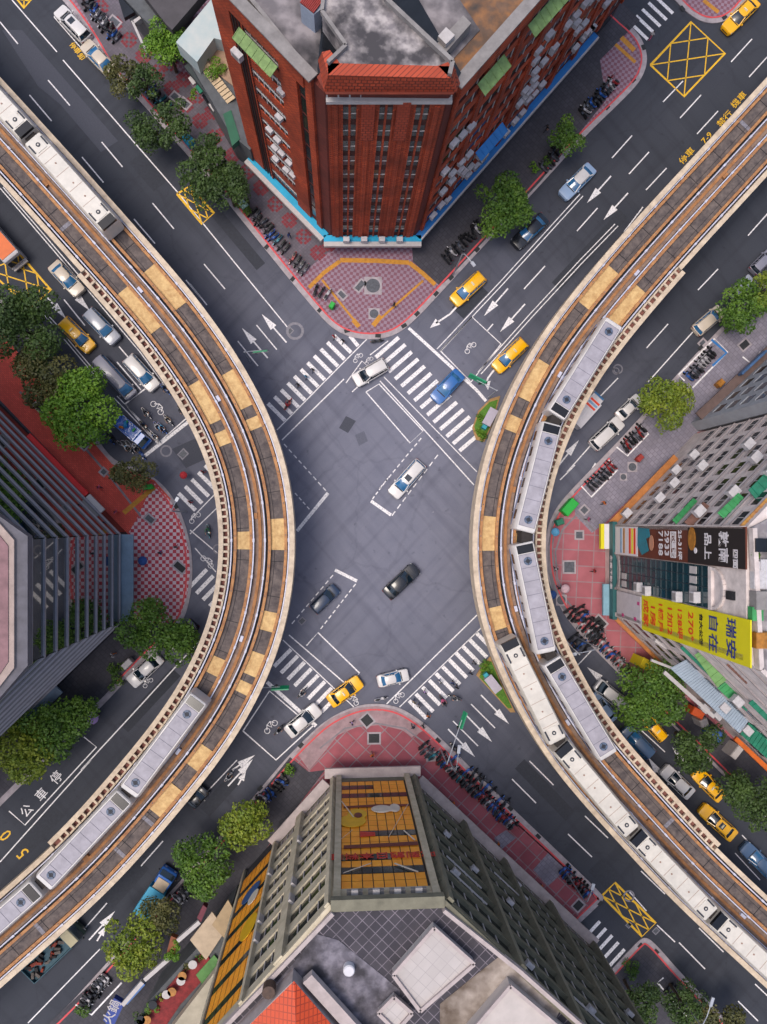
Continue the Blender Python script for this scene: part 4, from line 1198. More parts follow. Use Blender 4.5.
# right flank: deep horizontal fins behind raking piers, its shade painted in darker olive
L = FBr.L
mb = MB()
for f in (.01, .25, .5, .72, .985):
    FBr.box(mb, f * L - .3, f * L + .3, 3.6, 35.6, 0, .8)
mb.build('pilaster', OLIVE_D, tB, 0, True)
r = random.Random(5)
for z in FLB:
    mb = MB(); FBr.box(mb, .0, L, z + 1.75, z + 3.2, 0, .28); FBr.box(mb, 0, L, z + 3.2, z + 3.4, 0, .5); mb.build('spandrel', mat('shaded_olive_spandrel', '6c6a58', .85, .25, .8), tB, 0, True)
    for a, b in ((.02, .24), (.26, .49), (.51, .71), (.73, .975)):
        mb = MB(); FBr.box(mb, a * L, b * L, z, z + 1.68, 0, .1, 0)
        for i in range(1, 5):
            s = (a + (b - a) * i / 5) * L; FBr.box(mb, s - .05, s + .05, z, z + 1.68, .1, .17, 1)
        mb.build('strip_window', [GLASS_D, FRAME_W], tB, 0, True)
    for k in range(3):
        ac_unit(FBr, tB, (r.random() * .9 + .05) * L, z + .2, .15, .8, .5, .45) if r.random() < .35 else None
    if r.random() < .7:
        f = r.random() * .7 + .1
        mb = MB(); mb.bar(FBr.p(f * L, z + 1.6, .4), FBr.p(f * L + 5, z + 1.6, .4), .14, .12); mb.build('white_ledge', FRAME_W, tB, 0, True)
mb = MB(); FBr.box(mb, 0, L, 34.8, 35.9, 0, .4); mb.build('parapet', OLIVE_D, tB, 0, True)
mb = MB()
for F, a, b in ((FBf, -1.5, FBf.L + 1.5), (FBl, 1.2, 88 * u), (FBr, 0, FBr.L - 1.2)):
    F.box(mb, a, b, 3.1 if F is FBf else 3.3, 3.5 if F is FBf else 3.6, .02, 1.3)
mb.build('canopy', PINKW, tB, 0, True)
mb = MB()
for F in (FBf, FBl, FBr):
    F.box(mb, .5, F.L - .5, .3, 3.0, 0, .05)
mb.build('shopfront', GLASS_D, tB, 0, True)
# roof
z = 35.6
roof_slab(tB, [(333, 910), (443, 907), (518, 967), (640, 1075), (560, 1150), (180, 1150), (170, 1080), (262, 985)], z, ROOF_LAT, .15, (1, 2, 6, 7), PINKW, 'roof', .7, .35)
roof_slab(tB, [(316, 934), (338, 940), (378, 972), (400, 990), (396, 1040), (300, 1075), (262, 1000), (300, 955)], z + .05, mottled('rough_grey_roof', '807b84', '615d66', '38353a', .6, .36, .6), .04, None, None, 'roof_patch')
roof_slab(tB, [(472, 978), (500, 956), (560, 1010), (530, 1075), (440, 1075), (440, 1004)], z + .05, mottled('stained_beige_roof', 'a89c92', '8a7e74', '5a4c40', .35, .33, .55), .04, None, None, 'roof_patch')
def roof_block(name, px, z0, z1, m, rim=None):
    q = [P(x, y, z1) for x, y in px]; mb = MB(); mb.prism([(p.x, p.y) for p in q], z0, z1); o = mb.build(name, m, tB, 0, True)
    if rim:
        mb = MB()
        for a, b in zip(q, q[1:] + q[:1]):
            mb.bar(a + Vector((0, 0, .12)), b + Vector((0, 0, .12)), .3, .25)
        mb.build('coping', rim, o, 0, True)
    return o
WHITE_ROOF = brick_mat('white_roof_panels', 'bab2ae', 'aea6a2', '968f8d', .9, .9, 43, .02, .8, .1, 0)
roof_block('stair_head', [(434, 927), (474, 963), (420, 1010), (393, 974)], z, 36.5, WHITE_ROOF, PINKW)
roof_block('stair_head', [(394, 996), (412, 1012), (396, 1030), (378, 1012)], z, 36.2, WHITE_ROOF, PINKW)
roof_block('roof_house', [(510, 985), (640, 1095), (560, 1150), (420, 1090)], z, 36.9, mat('white_roof_coating', 'beb4ae', .8, .1, .6), PINKW)
mb = MB(); q = P(349, 973, 36.5); mb.tube((q.x, q.y, z), (q.x, q.y, 36.2), .5, .5, 18); mb.tube((q.x, q.y, 36.2), (q.x, q.y, 36.3), .5, .42, 18)
mb.build('water_tank', mat('white_water_tank', 'd0cdd0', .35, .05, 1), tB, 40, True)
mb = MB()
q = [P(228, 1046, 37.6), P(292, 982, 37.6), P(362, 1060, 37.6), P(290, 1130, 37.6)]
mid0, mid1 = P(294, 981, 38.6), P(300, 1120, 38.6)
mb.prism([(p.x, p.y) for p in q], z, 37.6)
o = mb.build('roof_house', PINKW, tB, 0, True)
mb = MB()
mb.face([P(226, 1048, 37.62), P(294, 981, 37.62), P(297, 1050, 39.3)]); mb.face([P(294, 981, 37.62), P(364, 1062, 37.62), P(297, 1050, 39.3)]); mb.face([P(364, 1062, 37.62), P(226, 1048, 37.62), P(297, 1050, 39.3)])
mb.build('tiled_roof', brick_mat('orange_roof_tiles', 'cf4a1c', 'c04018', '8a2c12', .35, .5, 0, .04, .6, .15, 0), o, 0, True)
mb = MB()
q = [P(297, 985, 36.4), P(365, 1060, 36.4)]
mb.bar(q[0] + Vector((.9, .9, .3)), q[1] + Vector((.9, .9, .3)), 1.0, .8); mb.build('roof_kerb', PINKW, tB, 0, True)
mb = MB(); q = P(269, 990, 37); mb.tube((q.x, q.y, 36.4), (q.x, q.y, 37.4), .55, .55, 12); mb.build('roof_vent', mat('rusty_vent', '5a4438', .7, .3, 3), tB, 30, True)

# ---- C: the dark glass octagon on the left
FIN = mat('grey_metal_fin', '8f8d94', .5, .1, 1.5, .2)
MIRROR = mat('dark_mirror_glass', '0c1c1c', .03, .25, .15, .0)
MIRROR.node_tree.nodes['Principled BSDF'].inputs['IOR'].default_value = 3.4
tC = thing('dark_glass_tower', 'dark glass tower ringed by thin grey floor bands', 'building', P(60, 575))
c1, c2 = P(128, 618), P(128, 534)
c0, c3 = P(-70, 810), P(-70, 332)
poly = [c0, c1, c2, c3, P(-170, 332), P(-170, 810)]
mb = MB(); mb.prism([(p.x, p.y) for p in poly], 0, 35.0); mb.build('wall', mat('core_wall_dark', '2a2c30', .8), tC, 0, True)
FC = [Face(c0, c1), Face(c1, c2), Face(c2, c3)]
nfl = 10
for F in FC:
    for i in range(nfl):
        z0 = 4.2 + i * 3.0
        mb = MB(); F.box(mb, 0, F.L, z0 + .30, z0 + 3.0, .0, .12); mb.build('glass_band', MIRROR, tC, 0, True)
for i in range(nfl + 1):
    z0 = 4.2 + i * 3.0
    for j, F in enumerate(FC):
        e0 = .12 if j else 0; e1 = .12 if j < 2 else 0
        mb = MB(); F.box(mb, -e0, F.L + e1, z0, z0 + .28, .0, .3); mb.build('floor_band', FIN, tC, 0, True)
mb = MB()
for F in FC[1:2]:
    F.box(mb, 0, F.L, 3.4, 3.7, .02, 1.7)
mb.build('canopy', mat('blue_grey_canopy', '6f8698', .4, .15, 1), tC, 0, True)
mb = MB()
for F in FC:
    F.box(mb, .3, F.L - .3, .2, 3.3, 0, .06)
mb.build('shopfront', GLASS_D, tC, 0, True)
mb = MB(); F = FC[2]; F.box(mb, 6.5, 17.0, 3.5, 3.9, .02, .9); mb.build('red_fascia', mat('red_sign_fascia', 'c8141c', .4, .1, 1), tC, 0, True)
mb = MB(); F.box(mb, 3.6, 6.3, 3.5, 3.9, .02, .9); mb.build('white_fascia', FRAME_W, tC, 0, True)
mb = MB(); FC[0].box(mb, 17, 24, 3.4, 3.7, .02, 1.4); FC[0].box(mb, 8, 13.5, 3.4, 3.7, .02, 1.2); mb.build('canopy', mat('dull_blue_canopy', '55708a', .5, .2, 1), tC, 0, True)
rp = [P(18, 535, 35.2), P(18, 668, 35.2)]
mb = MB(); q = [(p.x, p.y) for p in (P(-80, 440, 35.2), P(0, 514, 35.2), P(31, 536, 35.2), P(31, 664, 35.2), P(0, 700, 35.2), P(-80, 780, 35.2))]
mb.prism(q, 34.9, 35.9); mb.build('roof_rim', mat('slate_roof_rim', '5f5d66', .7, .2, 1), tC, 0, True)
mb = MB(); q = [(p.x, p.y) for p in (P(-80, 452, 36.2), P(0, 524, 36.2), P(14, 540, 36.2), P(14, 668, 36.2), P(0, 686, 36.2), P(-80, 770, 36.2))]
mb.prism(q, 35.9, 36.2); mb.build('parapet', mat('cream_coping', 'a8958c', .75, .15, 1), tC, 0, True)
mb = MB(); q = [(p.x, p.y) for p in (P(-80, 462, 36.3), P(0, 536, 36.3), P(8, 546, 36.3), P(8, 662, 36.3), P(0, 674, 36.3), P(-80, 760, 36.3))]
mb.prism(q, 36.2, 36.3); mb.build('roof', mat('pink_roof_tiles', '8f6d70', .85, .2, .8), tC, 0, True)
mb = MB()
for s in range(9):
    FC[1].box(mb, 1.5 + s * 1.0, 1.8 + s * 1.0, 34.6, 34.75, .62, .68)
mb.build('facade_fixture', FRAME_W, tC, 0, True)

# ---- D: the beige corner building with the two banners
BEIGE = mat('beige_tiled_wall', 'dccfca', .85, .12, .9, col2='b2a6a2')
BEIGE_D = mat('stained_beige_wall', '9c9292', .85, .2, .7)
tD = thing('beige_corner_building', 'beige corner block with brown and yellow banners framing teal glass', 'building', P(690, 575))
d0, d1, d2, d3 = P(694, 434), P(605, 526), P(605, 611), P(800, 803)
poly = [d0, d1, d2, d3, P(900, 800), P(900, 434)]
mb = MB(); mb.prism([(p.x, p.y) for p in poly], 0, 36.0); mb.build('wall', BEIGE, tD, 0, True)
D1, D2, D3 = Face(d0, d1), Face(d1, d2), Face(d2, d3)
FLD = [4.8 + 3.45 * i for i in range(9)]
r = random.Random(11)
for F, nb in ((D1, 7), (D3, 10)):
    for i, z in enumerate(FLD):
        mb = MB(); F.box(mb, 0, F.L, z + 2.55, z + 2.75, 0, .16); mb.build('floor_ledge', BEIGE_D, tD, 0, True)
        for k in range(nb):
            a = (k + .18) / nb * F.L; b = (k + .82) / nb * F.L
            if len([1]) and (F is D1 or k < 7):
                mb = MB(); F.box(mb, a, b, z + .6, z + 1.65, -.0, .05, 0)
                F.box(mb, a - .1, b + .1, z + .3, z + .42, 0, .12, 2); F.box(mb, (a + b) / 2 - .04, (a + b) / 2 + .04, z + .6, z + 1.65, .05, .08, 1)
                if (i * nb + k) % 1 == 0 and (F is D1 or i < 5):
                    mb.build('window', [GLASS_D, FRAME_W, BEIGE_D], tD, 0, True)
            if r.random() < .2:
                ac_unit(F, tD, a + .5, z + r.choice((0.1, 1.2)), .3, 1.1, .8, .9)
def px_awning(par, q, z, m, ribs=0, drop=.5, name='awning'):
    """a sheet whose four corners are given at height z; the first edge is the outer, lower one"""
    p = [P(x, y, z - (drop if i in (0, 3) else 0)) for i, (x, y) in enumerate(q)]
    mb = MB(); up = Vector((0, 0, .1)); mb.hexa([*p, *[v + up for v in p]])
    for i in range(ribs):
        t_ = (i + .5) / ribs; mb.bar(p[0].lerp(p[3], t_) + up * 1.3, p[1].lerp(p[2], t_) + up * 1.3, .12, .1)
    return mb.build(name, m, par, 0, True)
RUSTY = mat('rusty_yellow_sheet', 'c0902e', .7, .3, 1.2, col2='8a5a40')
for q, z, m, n in (([(672, 520), (676, 524), (697, 501), (693, 498)], 21.5, AWN_LG, 5), ([(684, 522), (691, 528), (709, 506), (703, 502)], 25.5, AWN_B, 4), ([(717, 513), (724, 519), (744, 498), (738, 493)], 30.5, AWN_LG, 5),
                   ([(748, 490), (756, 500), (775, 480), (766, 472)], 33, AWN_T, 3), ([(738, 527), (744, 533), (775, 506), (766, 498)], 35.6, RUSTY, 6)):
    px_awning(tD, q, z, m, n)
# chamfer
L = D2.L
mb = MB()
for s in (.0, .985):
    D2.box(mb, s * L - .2, s * L + .3, 4.5, 36, 0, .3)
mb.build('pier', BEIGE, tD, 0, True)
mb = MB(); D2.box(mb, .325 * L, .68 * L, 6.0, 29.5, 0, .15, 0)
for i in range(1, 4):
    s = (.33 + .35 * i / 4) * L; D2.box(mb, s - .04, s + .04, 6, 29.5, .15, .2, 1)
for i in range(1, 17):
    z = 6 + 23.5 * i / 17; D2.box(mb, .33 * L, .68 * L, z - .05, z + .05, .15, .22, 1)
mb.build('curtain_wall', [GLASS_T, mat('teal_mullion', '16303a', .4, .1, 1)], tD, 0, True)
for z in (6.8, 25.6):
    for i in range(4):
        mb = MB(); s = (.34 + .085 * i) * L; D2.box(mb, s, s + .75, z, z + 1.5, .2, .26)
        if z > 10 or i > 1: mb.build('pale_panel', FRAME_W, tD, 0, True)  # plain pale panels set on the curtain glass
for s, z in ((.62, 12.5), (.64, 15.0), (.60, 27.0), (.63, 23)):
    ac_unit(D2, tD, s * L, z, .2, 1.1, 1.0, .7)
# round arch on the upper facade
mb = MB()
for i in range(12):
    a0, a1 = math.pi * i / 12, math.pi * (i + 1) / 12
    mb.bar(D2.p((.505 - .165 * math.cos(a0)) * L, 30.2 + 2.2 * math.sin(a0), .12), D2.p((.505 - .165 * math.cos(a1)) * L, 30.2 + 2.2 * math.sin(a1), .12), .3, .3)
D2.box(mb, .325 * L, .685 * L, 29.6, 30.2, 0, .3)
mb.build('arch_moulding', BEIGE, tD, 0, True)
mb = MB(); D2.box(mb, .5 * L, .57 * L, 32.9, 34.2, 0, .25); mb.build('window', GLASS_D, tD, 0, True)
# banners
BBROWN = mat('banner_brown', '6a321c', .5, .12, .5, col2='4a2418'); BBLACK = mat('banner_black', '1c1716', .5, .15, .5); BTEAL = mat('print_teal', '1f7f8f', .5, .2, 1); BWHITE = mat('print_white', 'd6d0d2', .5, .05, 1); BYEL = mat('banner_yellow', 'd8cc08', .5, .06, .5); BRED = mat('print_orange_red', 'd8401c', .5, .05, 1); BBLUE = mat('print_navy', '20307a', .5, .05, 1); GOLD = mat('print_gold', 'b87a2a', .5, .3, 2)
bn = MB(); D2.box(bn, -.01 * L, .315 * L, 4.7, 36.5, .16, .3, 0)
banner = tag(bn.build('advertising_banner', [BBROWN], None), 'brown and black advertising banner with white figures 2933 7188', 'banner')
def bq(F, par, s0, s1, z0, z1, n, m, name='printed_patch'):
    mb = MB(); F.box(mb, s0, s1, z0, z1, n, n + .03); return mb.build(name, m, par, 0, True)
bq(D2, banner, .003 * L, .312 * L, 25.4, 36.45, .3, BBLACK)
bq(D2, banner, .003 * L, .312 * L, 4.75, 12.2, .3, BWHITE)
for i, (m, z) in enumerate(((mat('print_sky', '7fa6c8', .5, .2, 2), 6.6), (GOLD, 7.6), (BRED, 9.5), (BRED, 11.0), (BYEL, 10.3))):
    bq(D2, banner, .02 * L, .29 * L, z, z + (.5 if m != BRED else .6), .335, m)
fpoly(D2, 'printed_patch', [(.01 * L, 12.4), (.2 * L, 12.3), (.29 * L, 13.6), (.24 * L, 15.6), (.12 * L, 14.8), (.1 * L, 16.0), (.02 * L, 15.6)], .34, BTEAL, banner)
fpoly(D2, 'printed_patch', circ(.16 * L, 16.4, .9, .6), .36, mat('print_skin', 'b98468', .5, .1, 1), banner)
fpoly(D2, 'printed_patch', circ(.1 * L, 26.4, 1.2, .8), .36, GOLD, banner)
fpoly(D2, 'printed_patch', circ(.2 * L, 27.2, .3, .3), .36, BWHITE, banner)
for txt, s, z, size, sx in (('敦南', .155, 32.6, 1.9, .8), ('品上', .155, 29.6, 1.5, .9), ('四面', .24, 34.8, .9, 1), ('25-31坪', .16, 23.6, 1.0, .95), ('捷運宅', .16, 22.0, .95, 1), ('2933', .155, 20.4, 1.5, .95), ('7188', .155, 18.8, 1.5, .95)):
    text_mesh('banner_lettering', txt, size, BWHITE, D2.mtx(s * L, z, .36), banner, .025, .01, 'CENTER', sx)
mb = MB()
for a, b, c_, d_ in ((.04, .28, 21.35, 21.43), (.04, .28, 22.6, 22.68), (.04, .05, 21.4, 22.65), (.275, .285, 21.4, 22.65)):
    D2.box(mb, a * L, b * L, c_, d_, .33, .37)
mb.build('printed_frame', BWHITE, banner, 0, True)
bn = MB(); D2.box(bn, .69 * L, 1.05 * L, 13.4, 37.2, .16, .3, 0)
banner2 = tag(bn.build('advertising_banner', [BYEL], None), 'bright yellow advertising banner with blue and red characters', 'banner')
for txt, s, z, size, m, sx in (('瑞安', .87, 33.9, 1.9, BBLUE, 1.0), ('自在', .87, 30.6, 1.9, BBLUE, 1.0), ('台大公館', .87, 28.2, .72, GLASS_D, 1.1), ('270°', .87, 26.0, 1.5, BRED, 1.05), ('128坪', .87, 23.5, 1.35, BRED, 1.0), ('1加2', .87, 21.1, 1.5, BRED, 1.1), ('1樓戶', .87, 18.7, 1.4, BRED, 1), ('1房', .87, 16.6, 1.6, BRED, 1.1), ('成家', .87, 14.6, 1.6, BRED, 1.0)):
    text_mesh('banner_lettering', txt, size, m, D2.mtx(s * L, z, .34), banner2, .02, .01, 'CENTER', sx)
bn = MB(); D2.box(bn, .72 * L, 1.0 * L, 5.2, 13.0, .16, .3, 0)
banner3 = tag(bn.build('advertising_banner', [mat('banner_pale', 'c4bcbe', .6, .1, 1)], None), 'pale white banner with small pink marks below the yellow banner', 'banner')
for s, z in ((.95, 7), (.95, 11), (.78, 12)):
    bq(D2, banner3, s * L, s * L + .4, z, z + .7, .3, mat('print_pink', 'c03a78', .5, .1, 1))
# shops at the foot of the chamfer
mb = MB(); D2.box(mb, -.6, L + .6, 3.3, 4.6, .02, .6); mb.build('fascia', mat('dark_teal_fascia', '1f5a5c', .5, .15, 1), tD, 0, True)
text_mesh('fascia_lettering', '永慶不動產', .75, BWHITE, D2.mtx(.52 * L, 4.0, .62), tD, .01, .01, 'CENTER', 1.2)
mb = MB()
for i in range(14):
    a0, a1 = math.pi * i / 14, math.pi * (i + 1) / 14
    mb.bar(D2.p((.5 - .2 * math.cos(a0)) * L, 4.7 + 1.2 * math.sin(a0), .2), D2.p((.5 - .2 * math.cos(a1)) * L, 4.7 + 1.2 * math.sin(a1), .2), .25, .5)
mb.build('arch_moulding', BEIGE_D, tD, 0, True)
mb = MB(); D2.box(mb, -.3, .26 * L, 2.8, 3.3, .6, 1.3); o = mb.build('shop_awning', BWHITE, tD, 0, True)
mb = MB(); D2.box(mb, -.3, .26 * L, 2.7, 3.4, 1.3, 1.75); mb.build('awning_edge', BYEL, o, 0, True)
mb = MB(); D2.box(mb, .66 * L, L + .2, 2.8, 3.3, .6, 1.4); mb.build('shop_awning', mat('pale_blue_awning', '7fa8b8', .5, .15, 1), tD, 0, True)
mb = MB(); D1.box(mb, .3 * D1.L, D1.L, 3.2, 3.5, .05, .9); mb.build('canopy_edge', mat('orange_trim', 'c07a3c', .6, .2, 1), tD, 0, True)
mb = MB(); D3.box(mb, 0, .3 * D3.L, 3.2, 3.5, .05, .5); mb.build('canopy_edge', mat('orange_trim', 'c07a3c'), tD, 0, True)
# big awnings and the corrugated canopy on the south-west flank
for q, z, m, n in (([(680, 648), (687, 643), (753, 703), (746, 711)], 21, AWN_T, 12), ([(694, 655), (703, 649), (726, 680), (717, 687)], 24.5, mat('faded_green_awning', '6f9a58', .7, .2, 1), 5), ([(717, 688), (727, 680), (740, 692), (730, 700)], 22.5, AWN_LG, 3), ([(726, 665), (732, 660), (752, 678), (746, 684)], 30, AWN_B, 6),
                   ([(748, 703), (756, 697), (785, 722), (776, 730)], 26, AWN_T, 4)):
    px_awning(tD, q, z, m, n)
px_awning(tD, [(670, 668), (687, 659), (753, 714), (739, 733)], 16, mat('grey_blue_corrugated_sheet', '98a6b4', .5, .12, .8), 34, .5, 'corrugated_canopy')
px_awning(tD, [(740, 734), (754, 715), (800, 752), (786, 776)], 16, AWN_T, 14, .5, 'corrugated_canopy')
for a_, b_, w_ in (((651, 660), (672, 668), .3), ((664, 672), (714, 717), .45), ((655, 640), (700, 668), .5), ((668, 632), (740, 690), .4)):
    mb = MB(); mb.bar(P(*a_, 12), P(*b_, 12), w_, .3); mb.build('canopy_edge', FRAME_W, tD, 0, True)
mb = MB(); mb.bar(P(735, 738, 5.5), P(790, 790, 5.5), .6, .4); mb.build('canopy_edge', mat('orange_sign_edge', 'd0661a', .5, .15, 1), tD, 0, True)
GOLD_ = mat('print_gold', 'b87a2a')
roof_slab(tD, [(750, 528), (757, 668), (960, 860), (960, 420)], 36.25, mottled('pale_roof_screed', 'a09a9c', '7e787c', '4a474a', .4, .34, .58), .2, (0, 1), BEIGE, 'roof', .8, .4)
mb = MB(); q = P(758, 614, 37); mb.box(q.x - .5, q.x + .5, q.y - .6, q.y + .6, 36.25, 37.0); mb.build('roof_cover', AWN_LG, tD, 0, True)
for x, y, a, b, h, m in ((762, 545, .8, .6, 1.0, GLASS_D), (760, 575, .6, 1.2, .7, AC_W), (764, 600, 1.0, .8, 1.1, PAR_GREY), (762, 640, .7, .7, .9, GOLD_), (765, 565, .5, .5, .8, AC_W)):
    q = P(x, y, 36.8); mb = MB(); mb.box(q.x - a, q.x + a, q.y - b, q.y + b, 36.25, 36.25 + h); mb.build('roof_unit', m, tD, 0, True)

# ---- E: grey block at the right edge
tE = thing('grey_apartment_block', 'plain grey apartment block with rows of small slot windows', 'building', P(760, 380))
e0, e1 = P(830, 292), P(690, 423)
poly = [e0, e1, P(697, 431), P(900, 431), P(900, 292)]
GREYW = mat('grey_rendered_wall', 'a0a2a8', .85, .12, .6)
mb = MB(); mb.prism([(p.x, p.y) for p in poly], 0, 36); mb.build('wall', GREYW, tE, 0, True)
E1 = Face(e0, e1)
for i in range(9):
    z = 5 + 3.4 * i
    for k in range(10):
        s = E1.L - 1.6 - k * 2.5
        if s > 1:
            mb = MB(); E1.box(mb, s - .85, s + .55, z, z + 1.7, 0, .04, 0); E1.box(mb, s - .9, s + .6, z - .15, z, 0, .12, 1); mb.build('window', [GLASS_G if (i + k) % 3 else GLASS_D, GREYW], tE, 0, True)
mb = MB(); E1.box(mb, .2 * E1.L, E1.L, 3.2, 3.5, .02, 1.2); mb.build('canopy', mat('brown_canopy', '6a5650', .7, .2, 1), tE, 0, True)
mb = MB(); E1.box(mb, .55 * E1.L, .72 * E1.L, 3.6, 4.6, .9, 1.2); mb.build('shop_sign', mat('blue_shop_sign', '4a6f9c', .5, .3, 1), tE, 0, True)

# ------------------------------------------------------------------ low buildings and terraces
def lowbox(t, name, px, z0, z1, m, world=True, parent=None):
    q = [P(x, y, z1) for x, y in px]; mb = MB(); mb.prism([(p.x, p.y) for p in q], z0, z1)
    return mb.build(name, m, parent or t, 0, True)
tL = thing('low_shop_building', 'low shop building with pale blue roof, striped cream awning and roof garden', 'building', P(215, 70))
PALEROOF = mat('pale_blue_grey_roof', '9fb0b2', .8, .15, .5, col2='b8bcb8')
lowbox(tL, 'wall', [(178, 42), (222, -12), (262, 22), (262, 130), (250, 150), (230, 133)], 0, 6.5, mat('dim_grey_wall', '5c5f62', .85, .2, 1))
lowbox(tL, 'roof', [(176, 42), (222, -14), (300, 60), (214, 38), (197, 62)], 6.5, 9.0, PALEROOF)
lowbox(tL, 'terrace_floor', [(200, 60), (216, 40), (245, 64), (262, 120), (236, 88)], 6.5, 6.7, mat('terrace_tan_tiles', 'a88a72', .85, .15, 1))
mb = MB()
for i in range(12):
    a = Vector((195, 62, 0)).lerp(Vector((228, 105, 0)), i / 12); b = Vector((195, 62, 0)).lerp(Vector((228, 105, 0)), (i + .8) / 12)
    q0, q1 = P(a.x, a.y, 6.4), P(b.x, b.y, 6.4); r0, r1 = P(a.x + 8, a.y - 6, 7.0), P(b.x + 8, b.y - 6, 7.0)
    mb.hexa([q0, q1, r1, r0, *[v + Vector((0, 0, .15)) for v in (q0, q1, r1, r0)]])
mb.build('striped_awning', mat('cream_awning', 'c2a884', .6, .1, 1), tL, 0, True)
lowbox(tL, 'shop_sign', [(223, 114), (231, 110), (240, 139), (232, 146)], 5.6, 6.6, mat('green_shop_sign', '0f5a3c', .5, .15, 1))
lowbox(tL, 'fascia', [(184, 66), (190, 62), (228, 110), (224, 116)], 4.6, 5.2, mat('dark_fascia', '2f3a3c', .6, .2, 1))
lowbox(tL, 'fascia', [(196, 72), (199, 70), (229, 112), (227, 114)], 5.3, 5.7, mat('orange_trim', 'c07a3c'))
for k in range(5):
    a = Vector((188, 78, 0)).lerp(Vector((222, 122, 0)), k / 5)
    lowbox(tL, 'shop_awning', [(a.x, a.y), (a.x + 6, a.y - 5), (a.x + 11, a.y + 2), (a.x + 5, a.y + 7)], 3.4, 3.6, (FRAME_W, AWN_T, GLASS_D, FRAME_W, AWN_G)[k])
tM = thing('dark_canopy_house', 'dark roofed house with tan awnings in the top left corner', 'building', P(165, 0))
lowbox(tM, 'wall', [(118, -8), (135, -30), (185, -20), (172, 28), (160, 36)], 0, 6.0, mat('dim_grey_wall', '5c5f62'))
lowbox(tM, 'roof', [(140, -10), (160, -40), (215, -20), (172, 30), (166, 24)], 6.0, 7.5, mat('dark_metal_roof', '4a464a', .7, .2, .7))
lowbox(tM, 'awning', [(137, 1), (142, -4), (167, 24), (161, 30)], 5.0, 5.4, mat('tan_awning', 'b08458', .7, .2, 1))
lowbox(tM, 'shop_sign', [(116, -8), (128, -8), (134, 12), (124, 18)], 5.0, 5.6, GLASS_D)
lowbox(tM, 'balcony_rail', [(132, 21), (142, 14), (144, 16), (135, 23)], 4.6, 5.4, FRAME_W)
lowbox(tM, 'balcony_rail', [(131, 21), (133, 20), (148, 53), (146, 54)], 4.6, 5.4, FRAME_W)
tT = thing('terrace_restaurant', 'terrace restaurant with red deck, cream sunshades and blue sign board', 'building', P(190, 980))
lowbox(tT, 'wall', [(150, 1000), (200, 945), (232, 905), (262, 930), (215, 1060), (120, 1060)], 0, 5.5, mat('dim_grey_wall', '5c5f62'))
lowbox(tT, 'deck', [(125, 1040), (178, 975), (205, 950), (214, 968), (180, 1005), (150, 1050)], 5.5, 5.7, mat('red_deck', '8c2a2c', .8, .3, 2))
lowbox(tT, 'sunshade', [(190, 940), (212, 912), (226, 930), (206, 960)], 6.2, 6.5, mat('cream_sunshade', 'b9a48a', .8, .15, 1))
lowbox(tT, 'sunshade', [(212, 925), (228, 900), (238, 918), (226, 940)], 6.3, 6.6, mat('beige_sunshade', 'a8906e', .8, .15, 1))
lowbox(tT, 'roof', [(170, 1030), (232, 950), (246, 940), (222, 1040), (200, 1075), (150, 1075)], 6.5, 8.0, mat('cream_flat_roof', 'b0a692', .85, .15, .6))
lowbox(tT, 'green_mat', [(196, 975), (214, 955), (220, 962), (202, 984)], 5.75, 5.9, mat('green_mat', '5c8a4c', .8, .2, 1))
for a, b in (((145, 979), (169, 958)), ((123, 1004), (143, 981)), ((178, 940), (200, 921))):
    mb = MB(); p, q = P(*a, 5.9), P(*b, 5.9); mb.bar(p, q, .5, .6); mb.build('railing', FRAME_W, tT, 0, True)
lowbox(tT, 'sign_board', [(103, 1020), (114, 998), (124, 1004), (112, 1030)], 5.2, 6.0, mat('blue_sign_board', '1c3a8a', .5, .1, 1))
text_mesh('sign_lettering', '火鍋', 1.5, FRAME_W, ground_mtx(112, 1012, 118, 1000, 6.02), tT, .01, .01)
lowbox(tT, 'sign_board', [(123, 1001), (141, 981), (145, 985), (127, 1005)], 5.2, 5.9, mat('blue_white_board', '4a78b8', .5, .2, 1))
lowbox(tT, 'sign_board', [(166, 955), (171, 936), (178, 939), (174, 958)], 5.2, 6.0, mat('brown_slat_board', '8a4a28', .7, .2, 1))
lowbox(tT, 'sign_board', [(197, 918), (203, 905), (207, 908), (201, 922)], 5.2, 6.2, mat('maroon_board', '6a1c30', .6, .2, 1))
r = random.Random(9)
for k in range(9):
    x, y = 140 + r.random() * 60, 0; y = 1160 - x + r.random() * 12 - 6
    c = P(x, y, 5.7); mb = MB(); mb.tube(c, c + Vector((0, 0, .75)), .06, .06, 6); mb.tube(c + Vector((0, 0, .72)), c + Vector((0, 0, .8)), .55, .55, 12); mb.build('table', (FRAME_W, GOLD, GLASS_D)[k % 3], tT, 0, True)
mb = None

